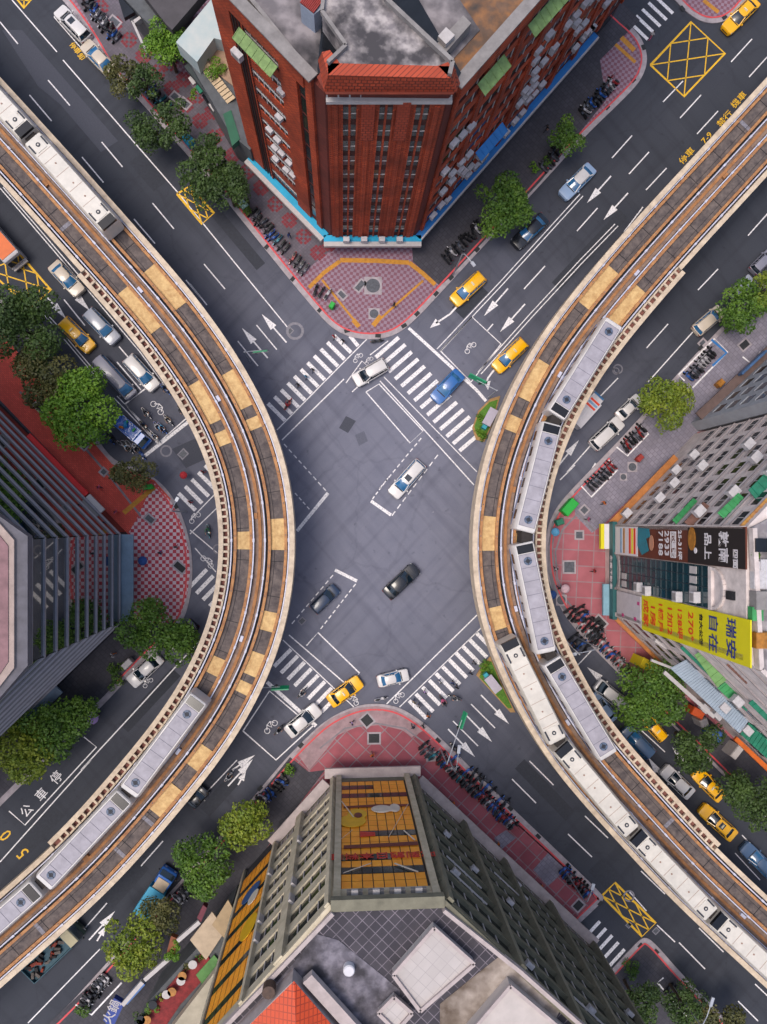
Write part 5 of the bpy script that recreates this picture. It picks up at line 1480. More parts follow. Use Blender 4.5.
# ------------------------------------------------------------------ trees and shrubs
def leaf_mat(name, c1, c2, c3):
    m, nt, b, tc = nodes_of(name, .6)
    at = nt.nodes.new('ShaderNodeAttribute'); at.attribute_name = 'leaf'
    n = noisen(nt, tc.outputs['Object'], .9)
    col = mixn(nt, at.outputs['Fac'], mixn(nt, n, lin(c1), lin(c2)), mixn(nt, n, lin(c2), lin(c3)))
    nt.links.new(col, b.inputs['Base Color'])
    tr = nt.nodes.new('ShaderNodeBsdfTranslucent'); nt.links.new(col, tr.inputs['Color'])
    mx = nt.nodes.new('ShaderNodeMixShader'); mx.inputs[0].default_value = .25
    nt.links.new(b.outputs[0], mx.inputs[1]); nt.links.new(tr.outputs[0], mx.inputs[2])
    nt.links.new(mx.outputs[0], nt.nodes['Material Output'].inputs['Surface'])
    return m
LEAF = {'dark': leaf_mat('leaves_dark_green', '263a1c', '3a5224', '567030'), 'mid': leaf_mat('leaves_mid_green', '36561e', '4c7024', '70902e'),
        'bright': leaf_mat('leaves_bright_green', '42661c', '588420', '7ea02e'), 'yellow': leaf_mat('leaves_yellow_green', '526a1e', '6f8626', '9aa034'),
        'olive': leaf_mat('leaves_olive', '3c4426', '55592e', '746e3c')}
BARK = mat('bark', '5a4a3c', .9, .25, 3)
def crown_mesh(seed, R, H, lobes, leaf=.34, dens=1.0, flat=.75):
    g = np.random.default_rng(seed)
    P_, N_, V_ = [], [], []
    cs = []
    for k in range(lobes):
        a = g.uniform(0, 2 * math.pi); d = R * (.0 if k == 0 else g.uniform(.35, .80))
        rr = R * g.uniform(.24, .46) * (1.25 if k == 0 else 1)
        cs.append((math.cos(a) * d, math.sin(a) * d, H + g.uniform(-.22, .25) * R - .25 * d, rr, g.uniform(0, 1)))
    for cx, cy, cz, rr, tone in cs:
        n = int(dens * 15.0 * rr * rr / (leaf * leaf))
        v = g.normal(size=(n, 3)); v /= np.linalg.norm(v, axis=1)[:, None]
        v[:, 2] = np.where(v[:, 2] < -.45, -v[:, 2], v[:, 2])
        rad = rr * (g.uniform(.55, 1.0, n) ** .5 + g.normal(0, .06, n))
        p = v * rad[:, None] * np.array([1, 1, flat]) + np.array([cx, cy, cz])
        nn = v * .6 + g.normal(size=(n, 3)) * .55 + np.array([0, 0, .35]); nn /= np.linalg.norm(nn, axis=1)[:, None]
        P_.append(p); N_.append(nn); V_.append(np.clip(tone * .75 + g.uniform(-.1, .45, n), 0, 1))
    p, nn, tv = np.concatenate(P_), np.concatenate(N_), np.concatenate(V_)
    n = len(p)
    u = np.cross(nn, g.normal(size=(n, 3))); u /= np.linalg.norm(u, axis=1)[:, None]
    w = np.cross(nn, u)
    s = leaf * g.uniform(.45, 1.4, n)[:, None]
    q = np.stack([p - u * s * .5, p - w * s * .34 + nn * s * .08, p + u * s * .5, p + w * s * .34 + nn * s * .08], 1).reshape(-1, 3)
    me = bpy.data.meshes.new('crown')
    me.vertices.add(4 * n); me.vertices.foreach_set('co', q.ravel())
    me.loops.add(4 * n); me.loops.foreach_set('vertex_index', np.arange(4 * n))
    me.polygons.add(n); me.polygons.foreach_set('loop_start', np.arange(n) * 4); me.polygons.foreach_set('loop_total', np.full(n, 4))
    at = me.attributes.new('leaf', 'FLOAT', 'FACE'); at.data.foreach_set('value', tv)
    me.update(calc_edges=True)
    return me, cs
def tree(px, py, rpx, kind, label, h=5.5, name='street_tree', seed=1, group='street trees', lobes=None, cat='tree'):
    c = P(px, py, h); sc_ = (HCAM - h) / FPX; R = rpx * sc_ * 1.12
    t = thing(name, label, cat, (c.x, c.y, KZ), 0, group)
    lobes = lobes or max(7, int(8 + R * 2.8))
    me, cs = crown_mesh(seed, R, h - KZ, lobes, .30 if R < 3.2 else .36)
    me.materials.append(LEAF[kind])
    link('crown', me, t)
    mb = MB(); g = random.Random(seed)
    mb.tube((0, 0, -.1), (g.uniform(-.2, .2), g.uniform(-.2, .2), h * .6), .06 * R + .06, .04 * R + .03, 8)
    for cx, cy, cz, rr, _ in cs[:7]:
        mb.tube((0, 0, h * .55), (cx * .8, cy * .8, cz - rr * .2), .035 * R + .02, .02, 6)
    mb.build('trunk', BARK, t, 60)
    return t
TREES = [
 (122, 73, 19, 'olive', 'small olive crowned street tree behind the parked cream sedan', 5), (143, 80, 17, 'dark', 'small dark tree beside the scooters on the starred pavement', 5),
 (153, 125, 21, 'dark', 'dark olive tree standing at the kerb below the parked scooters', 5.5), (176, 118, 18, 'dark', 'dark tree partner touching the larger kerb tree above the cyan box', 5.5),
 (207, 174, 26, 'dark', 'broad dark tree beside the small yellow hatched box', 6), (228, 186, 22, 'dark', 'darker tree between the small yellow box and the brick tower', 6), (209, 150, 18, 'dark', 'small dark tree top behind the broad dark tree', 6.5),
 (166, 44, 22, 'bright', 'bright green tree growing beside the pale blue roof', 6), (500, 204, 28, 'mid', 'round green tree by the kerb below the air conditioner wall', 6),
 (566, 134, 17, 'mid', 'green tree beside the long scooter row under the blue canopy', 5), (24, 330, 38, 'dark', 'large dark tree beside the big yellow hatched box', 7), (42, 374, 28, 'olive', 'olive dark tree squeezed between the two big roadside trees', 6.5),
 (82, 404, 35, 'bright', 'large bright leafy tree beside the red brick pavement', 7), (132, 471, 19, 'olive', 'small tree above the red and white chequered corner', 5), (157, 632, 32, 'mid', 'green tree hanging over the black car below the chequered corner', 5.5),
 (14, 750, 34, 'yellow', 'large yellow green tree by the painted parking bay characters', 6), (54, 728, 28, 'mid', 'green tree leaning to the corner of the parking bay', 6), (80, 714, 16, 'mid', 'small tree next to the rider with the lilac umbrella', 5.5),
 (664, 404, 28, 'yellow', 'round yellow green tree in front of the grey apartment block', 6), (745, 305, 24, 'mid', 'green tree over the parked cars at the right edge', 5.5), (770, 288, 20, 'yellow', 'yellow tinged tree cut by the right picture edge', 5.5),
 (656, 697, 33, 'mid', 'large green tree under the yellow banner corner', 7), (698, 747, 25, 'dark', 'dark shadowy tree beside the corrugated canopy', 6.5), (752, 793, 26, 'dark', 'dark tree above the two taxis near the orange sign edge', 6.5), (765, 815, 18, 'dark', 'small dark tree at the right edge past the taxis', 6),
 (247, 825, 24, 'yellow', 'yellow green tree left of the olive office building', 6), (206, 866, 29, 'mid', 'round mid green tree next to the blue cargo truck', 6.5), (128, 944, 27, 'yellow', 'yellowish tree beside the terrace restaurant', 6), (160, 917, 18, 'olive', 'olive tree right behind the blue truck', 5.5),
 (640, 1006, 22, 'dark', 'dark tree at the bottom edge left of the lamp arm', 5.5), (688, 1010, 20, 'dark', 'dark tree at the bottom edge under the curved lamp arm', 5.5), (722, 1026, 24, 'olive', 'olive tree in the bottom right corner', 5.5),
]
for i, (x, y, r_, k, lab, h) in enumerate(TREES):
    tree(x, y, r_, k, lab, h, seed=20 + i)
SHRUBS = [(291, 771, 9, 'bright', 'round bright shrub at the pale rim of the rose plaza', 1.2), (536, 166, 7, 'bright', 'bright low shrub at the end of the blue canopy scooter row', 1.2), (548, 160, 7, 'mid', 'mid green low shrub beside the bright one', 1.2),
          (114, 680, 14, 'mid', 'green hedge clump beside the parked white car', 1.6), (729, 326, 8, 'bright', 'vivid green shrub at the head of the blue scooter bay', 1.3), (632, 672, 8, 'mid', 'dark shrub at the end of the scooter row near the yellow sign box', 1.3),
          (243, 206, 9, 'mid', 'square green shrub bed at the kerb below the dark tree', 1.0), (81, 1012, 9, 'mid', 'green shrub at the bottom left kerb beside the scooter pen', 1.2), (170, 955, 9, 'bright', 'bright potted shrub beside the red deck', 6.3), (633, 972, 10, 'mid', 'low green shrub on the dark corner by the zebra stripes', 1.2),
          (214, 70, 12, 'bright', 'leafy planting along the roof terrace edge', 7.4), (204, 57, 7, 'mid', 'small planting at the upper end of the roof terrace', 7.4), (192, 92, 6, 'bright', 'small bright plant beside the shop awnings', 4.2), (759, 556, 5, 'bright', 'small roof plant beside the brown banner top', 37.2), (328, 53, 4, 'olive', 'weeds growing on the brick tower side roof', 36.6), (150, 1010, 8, 'mid', 'potted greenery at the lower end of the red deck', 6.3), (186, 968, 6, 'olive', 'olive potted plant in the middle of the red deck', 6.3), (138, 1020, 7, 'dark', 'dark potted plant beside the blue sign board', 6.3), (200, 960, 5, 'mid', 'small potted plant next to the green mat', 6.3), (160, 1000, 5, 'yellow', 'yellow green potted plant between the deck tables', 6.3), (176, 946, 6, 'bright', 'bright plant behind the brown slat board', 6.3)]
for i, (x, y, r_, k, lab, h) in enumerate(SHRUBS):
    c = P(x, y, h); R = r_ * (HCAM - h) / FPX
    me, cs = crown_mesh(200 + i, R, .6 * min(1.2, R), 6, .24, 1.0, .6); me.materials.append(LEAF[k])
    z0 = KZ if h < 2 else h - .7
    t = thing('shrub', lab, 'shrub', (c.x, c.y, z0), 0, 'shrubs and planters')
    link('foliage', me, t)
    mb = MB(); mb.tube((0, 0, -.02), (0, 0, .5), .08, .05, 6); mb.build('stem', BARK, t)
# traffic islands with their beds, below the right viaduct
ISL = [([(478, 411), (490, 399), (500, 396), (492, 425), (484, 442), (476, 440), (472, 428)], 'green island bed with signal cabinet at the end of the upper right crossing', [(482, 418), (479, 430), (483, 436)]),
       ([(490, 656), (479, 670), (476, 675), (490, 690), (510, 712), (515, 712), (500, 680)], 'green triangular island with signal cabinet at the lower right crossing', [(485, 664), (483, 674), (490, 680), (488, 670)])]
for k, (px, lab, sh) in enumerate(ISL):
    c = P(*px[0]); t = thing('traffic_island', lab, 'traffic island', c)
    q = [P(x, y) for x, y in px]
    mb = MB(); mb.prism([(p.x, p.y) for p in q], 0, .2); mb.build('island_kerb', mat('tan_island_kerb', 'b08a58', .8, .2, 2), t, 0, True)
    mb = MB(); cq = sum(q, Vector()) / len(q); mb.prism([((p.x - cq.x) * .84 + cq.x, (p.y - cq.y) * .84 + cq.y) for p in q], .2, .32); mb.build('planting_bed', mat('ground_cover_green', '5a8a24', .8, .3, 5, col2='3a5c1c'), t, 0, True)
    for j, (x, y) in enumerate(sh):
        cc = P(x, y, .7); m_, cs = crown_mesh(300 + 10 * k + j, .85, .5, 5, .2, 1.0, .55); m_.materials.append(LEAF['bright'])
        m_.transform(Matrix.Translation((cc.x, cc.y, .15))); link('bed_plants', m_, t, True)
    x, y = ((490, 417), (493, 684))[k]
    b = P(x, y, 1.6)
    cab = thing('signal_cabinet', ('pale lilac signal cabinet standing in the upper green island', 'pale lilac signal cabinet standing in the lower triangular island')[k], 'cabinet', (b.x, b.y, .2), math.radians((62, -52)[k]), 'signal cabinets')
    mb = MB(); mb.box(-1.1, 1.1, -.5, .5, 0, 1.5); mb.build('cabinet_body', mat('pale_cabinet', 'aaa2b4', .5, .1, 2), cab)
    mb = MB(); mb.box(-1.2, 1.2, -.6, .6, 1.5, 1.62); mb.build('cabinet_lid', mat('pale_cabinet_lid', 'b4acba', .5, .1, 2), cab)
    mb = MB(); mb.box(-1.7, -1.2, -.3, .3, 0, 1.2); mb.build('teal_box', mat('teal_meter_box', '2a9aa8', .5, .1, 2), cab)

# ------------------------------------------------------------------ vehicles
CGLASS = mat('car_window_glass', '16242f', .06, .2, .8); CGLASS.node_tree.nodes['Principled BSDF'].inputs['Specular IOR Level'].default_value = .9
BGLASS = mat('sky_reflection_windscreen', '2f6a98', .08, .15, .8); BGLASS.node_tree.nodes['Principled BSDF'].inputs['Specular IOR Level'].default_value = .8  # sky reflection painted into the glass as a blue base colour
TYRE = mat('tyre_rubber', '17171a', .9, .1, 3); RIM = mat('wheel_rim', '8a8c92', .35, .1, 3, .7)
LAMP = mat('headlight_glass', 'd5d8dc', .1, .05, 3); TAIL = mat('tail_light_red', '7a1014', .2, .1, 3); BLACKT = mat('black_trim', '1a1b1e', .6, .1, 3)
def cpaint(name, col, rough=.32):
    return mat('paint_' + name, col, rough, .05, .9, 0, 0, .5)
PAINT = {'white': cpaint('white', 'cfcbc9'), 'yellow': cpaint('taxi_yellow', 'f4b400'), 'cream': cpaint('cream', 'c4b7a6'), 'silver': cpaint('silver', '9a9eaa'), 'black': cpaint('black', '1a1c22', .2), 'navy': cpaint('navy', '1f3350'),
         'blue': cpaint('blue', '2f66a8'), 'steel': cpaint('steel_blue', '4a6484'), 'ltblue': cpaint('light_blue', '8fa6c4'), 'grey': cpaint('grey', '807f8c'), 'truckblue': cpaint('truck_blue', '1f62b8'), 'green': cpaint('dark_green', '2c3a36')}
def rrect(x0, x1, w0, w1, z, r=.12):
    return None
PROF = {
 'sedan': dict(zt=[.60, .74, .84, .90, .94, .97, .97, .95, .93, .88, .74], cab=(-.36, .24, -.24, .07), H=1.45),
 'wagon': dict(zt=[.62, .86, .95, .98, .98, .98, .97, .95, .92, .86, .70], cab=(-.47, .27, -.42, .10), H=1.55),
 'suv': dict(zt=[.70, .95, 1.05, 1.08, 1.08, 1.08, 1.07, 1.05, 1.0, .94, .78], cab=(-.47, .25, -.42, .10), H=1.72),
 'van': dict(zt=[.80, 1.0, 1.1, 1.12, 1.12, 1.12, 1.12, 1.1, 1.06, 1.0, .85], cab=(-.49, .40, -.475, .27), H=1.95),
}
def car(front, rear, kind, paint, label, cat='car', sign=False, sunroof=False, name=None, roofp=None, wf=1.0, ws=None):
    f, b = P(*front, .7), P(*rear, .7)
    c = (f + b) / 2; L = (f - b).length * .98; yaw = math.atan2((f - b).y, (f - b).x)
    t = thing(name or ('taxi' if sign else 'parked_car' if 'parked' in label else 'car'), label, cat, (c.x, c.y, 0), yaw, 'cars and vans on the roads')
    W_ = min(2.05, max(1.7, L * .40)) * wf / 2
    pr = PROF[kind]
    xs = [-.5, -.488, -.455, -.38, -.2, 0, .2, .36, .44, .482, .5]
    wd = [.74, .87, .95, .99, 1, 1, 1, .985, .94, .84, .68]
    mb = MB(); rings = []
    for x, w, zt in zip(xs, wd, pr['zt']):
        w *= W_
        rings.append([(x * L, y, z) for y, z in ((w * .9, .24), (w, .5), (w * .985, zt - .13), (w * .93, zt - .03), (w * .82, zt), (-w * .82, zt), (-w * .93, zt - .03), (-w * .985, zt - .13), (-w, .5), (-w * .9, .24))])
    mb.loft(rings)
    mp = PAINT[paint]
    mb.build('body', mp, t, 35)
    x0, x1, r0, r1 = [v * L for v in pr['cab']]; H = pr['H']; zb = max(pr['zt'][3:8]) - .04
    wb, wr = W_ * .90, W_ * .70
    def ring(z, k):
        a = x0 + (r0 - x0) * k; d = x1 + (r1 - x1) * k; w = wb + (wr - wb) * k
        return [(a, -w * .93, z), (a + .1, -w, z), (d - .25, -w, z), (d, -w * .86, z), (d + .07 * (1 - k) * L / 4.5, 0, z), (d, w * .86, z), (d - .25, w, z), (a + .1, w, z), (a, w * .93, z), (a - .05, 0, z)]
    mb = MB(); mb.loft([ring(zb, 0), ring(zb + (H - .06 - zb) * .55, .5), ring(H - .06, 1)])
    mb.build('window_glass', ws or CGLASS, t, 40)
    mb = MB()
    w = wr
    rr = lambda z, s: [(r0 - .06 + s, -w * .8, z), (r0 + .12, -(w + .05 - s), z), (r1 - .3, -(w + .05 - s), z), (r1 + .02 - s, -w * .75, z), (r1 + .08 - s, 0, z), (r1 + .02 - s, w * .75, z), (r1 - .3, (w + .05 - s), z), (r0 + .12, (w + .05 - s), z), (r0 - .06 + s, w * .8, z), (r0 - .1 + s, 0, z)]
    mb.loft([rr(H - .07, 0), rr(H - .02, .02), rr(H + .02, .14)])
    for s in (-1, 1):                                  # roof pillars
        mb.bar((x1 - .04, s * wb * .93, zb), (r1 - .06, s * wr * .96, H - .04), .11, .07)
        mb.bar((x0 + .05, s * wb * .97, zb), (r0 + .06, s * wr * .98, H - .04), .18, .07)
        m = (r0 + r1) / 2; mb.bar((m, s * (wb + .015), zb), (m, s * (wr + .02), H - .04), .1, .05)
        if kind in ('wagon', 'suv', 'van'):
            m2 = r0 + (r1 - r0) * .2; mb.bar((m2, s * (wb + .012), zb), (m2, s * (wr + .02), H - .04), .12, .05)
    mb.build('roof', PAINT.get(roofp, mp), t, 35)
    for sx in (-1, 1):
        for sy in (-1, 1):
            x = sx * L * .305 + .03 * L; y = sy * (W_ - .1)
            mb = MB(); mb.tube((x, y - .1, .32), (x, y + .1, .32), .32, .32, 14); wh = mb.build('wheel', TYRE, t)
            mb = MB(); mb.tube((x, y - .115, .32), (x, y + .115, .32), .19, .19, 10); mb.build('rim', RIM, wh)
    for s in (-1, 1):
        zf = pr['zt'][9] - .16
        mb = MB(); mb.hexa([(L * .455, s * W_ * .60, zf), (L * .492, s * W_ * .55, zf), (L * .470, s * W_ * .88, zf), (L * .44, s * W_ * .92, zf), (L * .45, s * W_ * .60, zf + .15), (L * .487, s * W_ * .55, zf + .12), (L * .465, s * W_ * .88, zf + .12), (L * .43, s * W_ * .92, zf + .15)]); mb.build('headlight', LAMP, t)
        zr = pr['zt'][1] - .2
        mb = MB(); mb.box(-L * .497, -L * .465, s * W_ * .72 - .16, s * W_ * .72 + .16, zr, zr + .16); mb.build('tail_light', TAIL, t)
        mb = MB(); mb.box(x1 - .45, x1 - .28, s * (W_ + .07) - .09, s * (W_ + .07) + .09, zb - .02, zb + .14); mb.build('mirror', mp, t)
    mb = MB(); mb.box(L * .485, L * .503, -W_ * .5, W_ * .5, .42, .56); mb.build('grille', BLACKT, t)
    mb = MB(); mb.box(x1 + .02, x1 + .16, -W_ * .72, W_ * .72, zb - .02, zb + .035)
    for s in (-1, 1):
        mb.bar((r0 + .1, s * (wr - .02), H + .02), (r1 - .15, s * (wr - .02), H + .02), .05, .04)
    mb.build('trim', BLACKT, t)
    mb = MB()
    for x in (x1 + .05,):
        mb.bar((x, -.5, zb + .03), (x + .02, -.02, zb + .05), .03, .02); mb.bar((x, .1, zb + .03), (x + .02, .55, zb + .05), .03, .02)
    mb.build('wiper', BLACKT, t)
    if sunroof:
        mb = MB(); m = r1 - .35; mb.box(m - .75, m, -.42, .42, H, H + .035); mb.build('sunroof', CGLASS, t)
    if sign:
        mb = MB(); m = (r0 + r1) / 2 + .2; mb.hexa([(m - .14, -.32, H), (m + .14, -.32, H), (m + .14, .32, H), (m - .14, .32, H), (m - .08, -.28, H + .16), (m + .08, -.28, H + .16), (m + .08, .28, H + .16), (m - .08, .28, H + .16)]); mb.build('roof_sign', mat('taxi_sign_pale', 'd8cfae', .4, .05, 2), t)
    return t
CARS = [
 ((58, 9), (88, 40), 'suv', 'white', 'white parked car with dark sunroof in the top left bay', dict(sunroof=True)),
 ((84, 43), (112, 72), 'sedan', 'cream', 'cream parked sedan with blue rear window behind the white one', dict(ws=BGLASS)),
 ((81, 294), (52, 263), 'sedan', 'cream', 'beige sedan just past the big yellow hatched box', dict(ws=BGLASS)),
 ((117, 342), (87, 311), 'suv', 'silver', 'silver car with dark bonnet beside the leading yellow taxi', dict(ws=BGLASS)),
 ((133, 397), (98, 359), 'van', 'grey', 'long grey van waiting beside the bright leafy tree', dict(ws=BGLASS)),
 ((156, 389), (127, 357), 'wagon', 'white', 'white estate car at the front of the inner left queue', dict(ws=BGLASS)),
 ((354, 382), (387, 363), 'wagon', 'white', 'white estate car turning on the upper left stop line', {}),
 ((434, 401), (461, 372), 'sedan', 'blue', 'bright blue car driving onto the upper right zebra crossing', dict(ws=BGLASS)),
 ((392, 496), (422, 462), 'wagon', 'white', 'white car with two dark roof panels inside the dashed turning box', dict(ws=BGLASS, sunroof=True)),
 ((417, 567), (386, 596), 'sedan', 'black', 'glossy black car alone in the middle of the crossing', {}),
 ((337, 587), (313, 611), 'wagon', 'navy', 'dark navy car inside the lower left dashed turning box', {}),
 ((409, 674), (377, 682), 'sedan', 'white', 'white sedan passing above the rose plaza', dict(ws=BGLASS)),
 ((319, 707), (287, 734), 'sedan', 'white', 'white sedan waiting over the lower left stop line', {}),
 ((514, 246), (546, 216), 'sedan', 'black', 'black car with pale reflections right of the round green tree', dict(ws=BGLASS)),
 ((562, 197), (593, 166), 'sedan', 'ltblue', 'light blue sedan coming down the upper right road', dict(ws=BGLASS, roofp='white')),
 ((621, 420), (592, 447), 'suv', 'white', 'white parked car beside the right viaduct train and scooter pens', {}),
 ((640, 397), (618, 418), 'sedan', 'white', 'white parked sedan half hidden by the round yellow green tree', {}),
 ((722, 309), (695, 332), 'wagon', 'cream', 'beige parked car near the blue framed scooter bay', dict(ws=BGLASS)),
 ((752, 278), (732, 297), 'suv', 'silver', 'pale parked car under the tree at the right edge', {}),
 ((772, 252), (752, 272), 'suv', 'grey', 'grey parked car in front of the pale one at the right edge', {}),
 ((596, 683), (625, 706), 'van', 'white', 'white van on the turn arrow beside the large tree', {}),
 ((592, 694), (614, 722), 'sedan', 'ltblue', 'pale blue car half under the right viaduct walkway', {}),
 ((624, 728), (652, 756), 'wagon', 'steel', 'blue car with pale bonnet below the white van', dict(ws=BGLASS)),
 ((663, 768), (692, 796), 'sedan', 'white', 'white sedan left of the two parked taxis', {}),
 ((743, 845), (776, 878), 'sedan', 'steel', 'blue sedan cut by the right edge below the taxis', dict(ws=BGLASS)),
 ((130, 684), (160, 656), 'sedan', 'white', 'white parked car by the red kerb with dark front and rear screens', {}),
 ((170, 652), (195, 622), 'sedan', 'black', 'black car hidden by the tree under the chequered corner', {}),
 ((206, 788), (190, 806), 'sedan', 'black', 'black car emerging beneath the left viaduct parapet', {}),
]
TAXIS = [((92, 350), (62, 320), 'wagon', 'yellow taxi heading down beside the silver car in the left queue'), ((361, 680), (329, 703), 'sedan', 'yellow taxi turning over the lower left zebra crossing'), ((453, 303), (483, 275), 'wagon', 'yellow taxi beside the curved turn arrow near the purple plaza'),
         ((495, 370), (525, 341), 'wagon', 'yellow taxi beside the right viaduct next to the scooter box'), ((725, 31), (757, -1), 'sedan', 'yellow taxi rounding the corner at the top right'), ((643, 716), (664, 739), 'wagon', 'yellow taxi with its front under the large tree'),
         ((695, 771), (723, 799), 'sedan', 'upper yellow taxi of the pair beside the dark trees'), ((701, 807), (735, 838), 'sedan', 'lower yellow taxi of the pair with dark sunroof')]
for f, b, k, p, lab, kw in CARS:
    car(f, b, k, p, lab, 'van' if k == 'van' else 'car', **kw)
for i, (f, b, k, lab) in enumerate(TAXIS):
    car(f, b, k, 'yellow', lab, 'taxi', True, i == 7, ws=BGLASS if i in (2, 3, 0) else None)
def truck(front, rear, label, cabp, bed, W_=1.05, cab=1.9, name='truck', load=None):
    f, b = P(*front, .8), P(*rear, .8); c = (f + b) / 2; L = (f - b).length; yaw = math.atan2((f - b).y, (f - b).x)
    t = thing(name, label, 'truck', (c.x, c.y, 0), yaw, 'trucks')
    x1 = L / 2; x0 = -L / 2; xc = x1 - cab
    mb = MB(); mb.box(x0, x1 - .1, -W_ * .8, W_ * .8, .45, .75); mb.build('chassis', BLACKT, t)
    mb = MB()
    mb.loft([[(x, y, z) for y, z in ((W_ * w, .5), (W_ * w, 1.25), (W_ * w * .9, zt), (-W_ * w * .9, zt), (-W_ * w, 1.25), (-W_ * w, .5))] for x, w, zt in ((xc, .96, 2.0), (xc + .15, .98, 2.08), (x1 - .75, .98, 2.05), (x1 - .3, .97, 1.5), (x1 - .04, .92, 1.2), (x1, .85, 1.1))])
    mb.build('cab', cabp, t, 30)
    mb = MB(); mb.hexa([(x1 - .70, -W_ * .82, 1.97), (x1 - .24, -W_ * .86, 1.46), (x1 - .24, W_ * .86, 1.46), (x1 - .70, W_ * .82, 1.97), (x1 - .67, -W_ * .82, 2.06), (x1 - .2, -W_ * .86, 1.50), (x1 - .2, W_ * .86, 1.50), (x1 - .67, W_ * .82, 2.06)]); mb.build('windscreen', CGLASS, t)
    for s in (-1, 1):
        mb = MB(); mb.box(x1 - .1, x1 + .02, s * W_ * .6 - .15, s * W_ * .6 + .15, .75, .95); mb.build('headlight', LAMP, t)
        mb = MB(); mb.box(x1 - .55, x1 - .4, s * (W_ + .14) - .09, s * (W_ + .14) + .09, 1.4, 1.75); mb.build('mirror', BLACKT, t)
        for x in (x1 - .9, x0 + .9):
            mb = MB(); mb.tube((x, s * W_ * .86 - .11, .38), (x, s * W_ * .86 + .11, .38), .38, .38, 14); mb.build('wheel', TYRE, t)
    if bed == 'box':
        mb = MB(); mb.box(x0, xc - .6, -W_, W_, .8, 2.35); o = mb.build('cargo_box', mat('cargo_cyan_tarpaulin', '3aa0c8', .55, .12, 1.2), t)
        mb = MB(); mb.bar((x0 + (xc - .6 - x0) * .5, -W_, 2.36), (x0 + (xc - .6 - x0) * .5, W_, 2.36), .06, .05); mb.build('tarpaulin_seam', BLACKT, o)
        mb = MB(); mb.box(xc - .58, xc + .9, -W_ * .72, W_ * .72, 2.0, 2.16); mb.build('cab_deck', mat('cream_cab_deck', 'b8a690', .6, .1, 2), t)
    else:
        m = PAINT['truckblue'] if bed == 'blue' else mat('dull_teal_bed', '2c5666', .6, .2, 2)
        mb = MB(); mb.box(x0, xc - .15, -W_, W_, .8, .95)
        for s in (-1, 1):
            mb.box(x0, xc - .15, s * W_ - .05, s * W_ + .05, .95, 1.5)
        mb.box(x0 - .05, x0 + .05, -W_, W_, .95, 1.5); mb.box(xc - .25, xc - .15, -W_, W_, .95, 1.7)
        mb.build('bed', m, t)
        g = random.Random(4)
        for k in range(load[0]):
            x = g.uniform(x0 + .4, xc - .6); y = g.uniform(-W_ * .7, W_ * .7); s = g.uniform(.2, .42)
            mb = MB(); a = g.uniform(0, 3)
            mb.bar((x - math.cos(a) * s, y - math.sin(a) * s, 1.05 + g.random() * .4), (x + math.cos(a) * s, y + math.sin(a) * s, 1.1 + g.random() * .4), s, s)
            o = tag(mb.build('crate', g.choice(load[1])), load[2], 'crate', load[2].split(' in ')[0] + 's')
            o.matrix_world = Matrix.Translation((c.x, c.y, 0)) @ Matrix.Rotation(yaw, 4, 'Z')
        if load[3]:
            mb = MB(); mb.box(xc + .1, x1 - .85, -W_ * .85, W_ * .85, 2.06, 2.14); mb.build('cab_roof_panel', load[3], t)
    return t
truck((171, 869), (143, 911), 'blue truck with cyan tarpaulin cargo box near the round tree', PAINT['truckblue'], 'box', 1.15, 1.9)
truck((81, 925), (30, 974), 'open bed truck with cream cab roof loaded with rusty scrap', PAINT['green'], 'teal', 1.2, 2.2, load=(26, [mat('rust_scrap', '6a3226', .8, .3, 3), mat('dark_scrap', '2c2a2c', .8, .3, 3), mat('red_scrap', '9a3a22', .7, .3, 3), mat('grey_scrap', '6a625c', .8, .3, 3)], 'jumbled scrap piece in the open truck bed', mat('cream_cab_roof', 'b0a684', .5, .1, 1)))
truck((148, 445), (119, 420), 'small blue truck carrying green and orange crates beside waiting scooters', PAINT['truckblue'], 'blue', .85, 1.5, load=(5, [mat('crate_green', '2c9a4c', .6, .2, 3), mat('crate_orange', 'd87a20', .6, .2, 3), mat('crate_cyan', '2a90c8', .6, .2, 3)], 'coloured goods crate in the small blue truck', None))
# city bus
f, b = P(17, 262, 1.5), P(-48, 188, 1.5); c = (f + b) / 2; yaw = math.atan2((f - b).y, (f - b).x); L = (f - b).length
t = thing('city_bus', 'orange roofed city bus entering at the left edge', 'bus', (c.x, c.y, 0), yaw)
mb = MB(); x1 = L / 2; x0 = -x1
pf = lambda w, z: [(w, .35), (w, z - .3), (w * .9, z), (-w * .9, z), (-w, z - .3), (-w, .35)]
mb.loft([[(x, y, z) for y, z in pf(1.25 * k, zz)] for x, k, zz in ((x0, .92, 2.9), (x0 + .2, 1, 3.05), (x1 - .4, 1, 3.05), (x1 - .1, .97, 2.9), (x1, .92, 2.6))]); mb.build('body', mat('bus_white_body', 'b8b4b8', .4, .1, 1), t, 35)
mb = MB(); mb.box(x1 - 3.6, x1 - .5, -1.1, 1.1, 3.04, 3.12); mb.build('roof_panel', mat('bus_orange_roof', 'd8661c', .45, .1, 1), t)
mb = MB(); mb.box(x1 - 5.2, x1 - 3.7, -1.1, 1.1, 3.04, 3.14); mb.build('roof_panel', mat('bus_blue_roof', '6f8fb4', .45, .2, 1), t)
mb = MB(); mb.box(x1 - 5.9, x1 - 5.3, -1.0, 1.0, 3.04, 3.2); mb.build('roof_unit', RED_METAL, t)
mb = MB(); mb.box(x1 - .06, x1 + .05, -1.05, 1.05, 1.2, 2.5); mb.build('windscreen', CGLASS, t)
mb = MB(); mb.bar((x1 + .18, -1.1, .55), (x1 + .18, 1.1, .55), .35, .3); mb.build('bumper', FRAME_W, t)
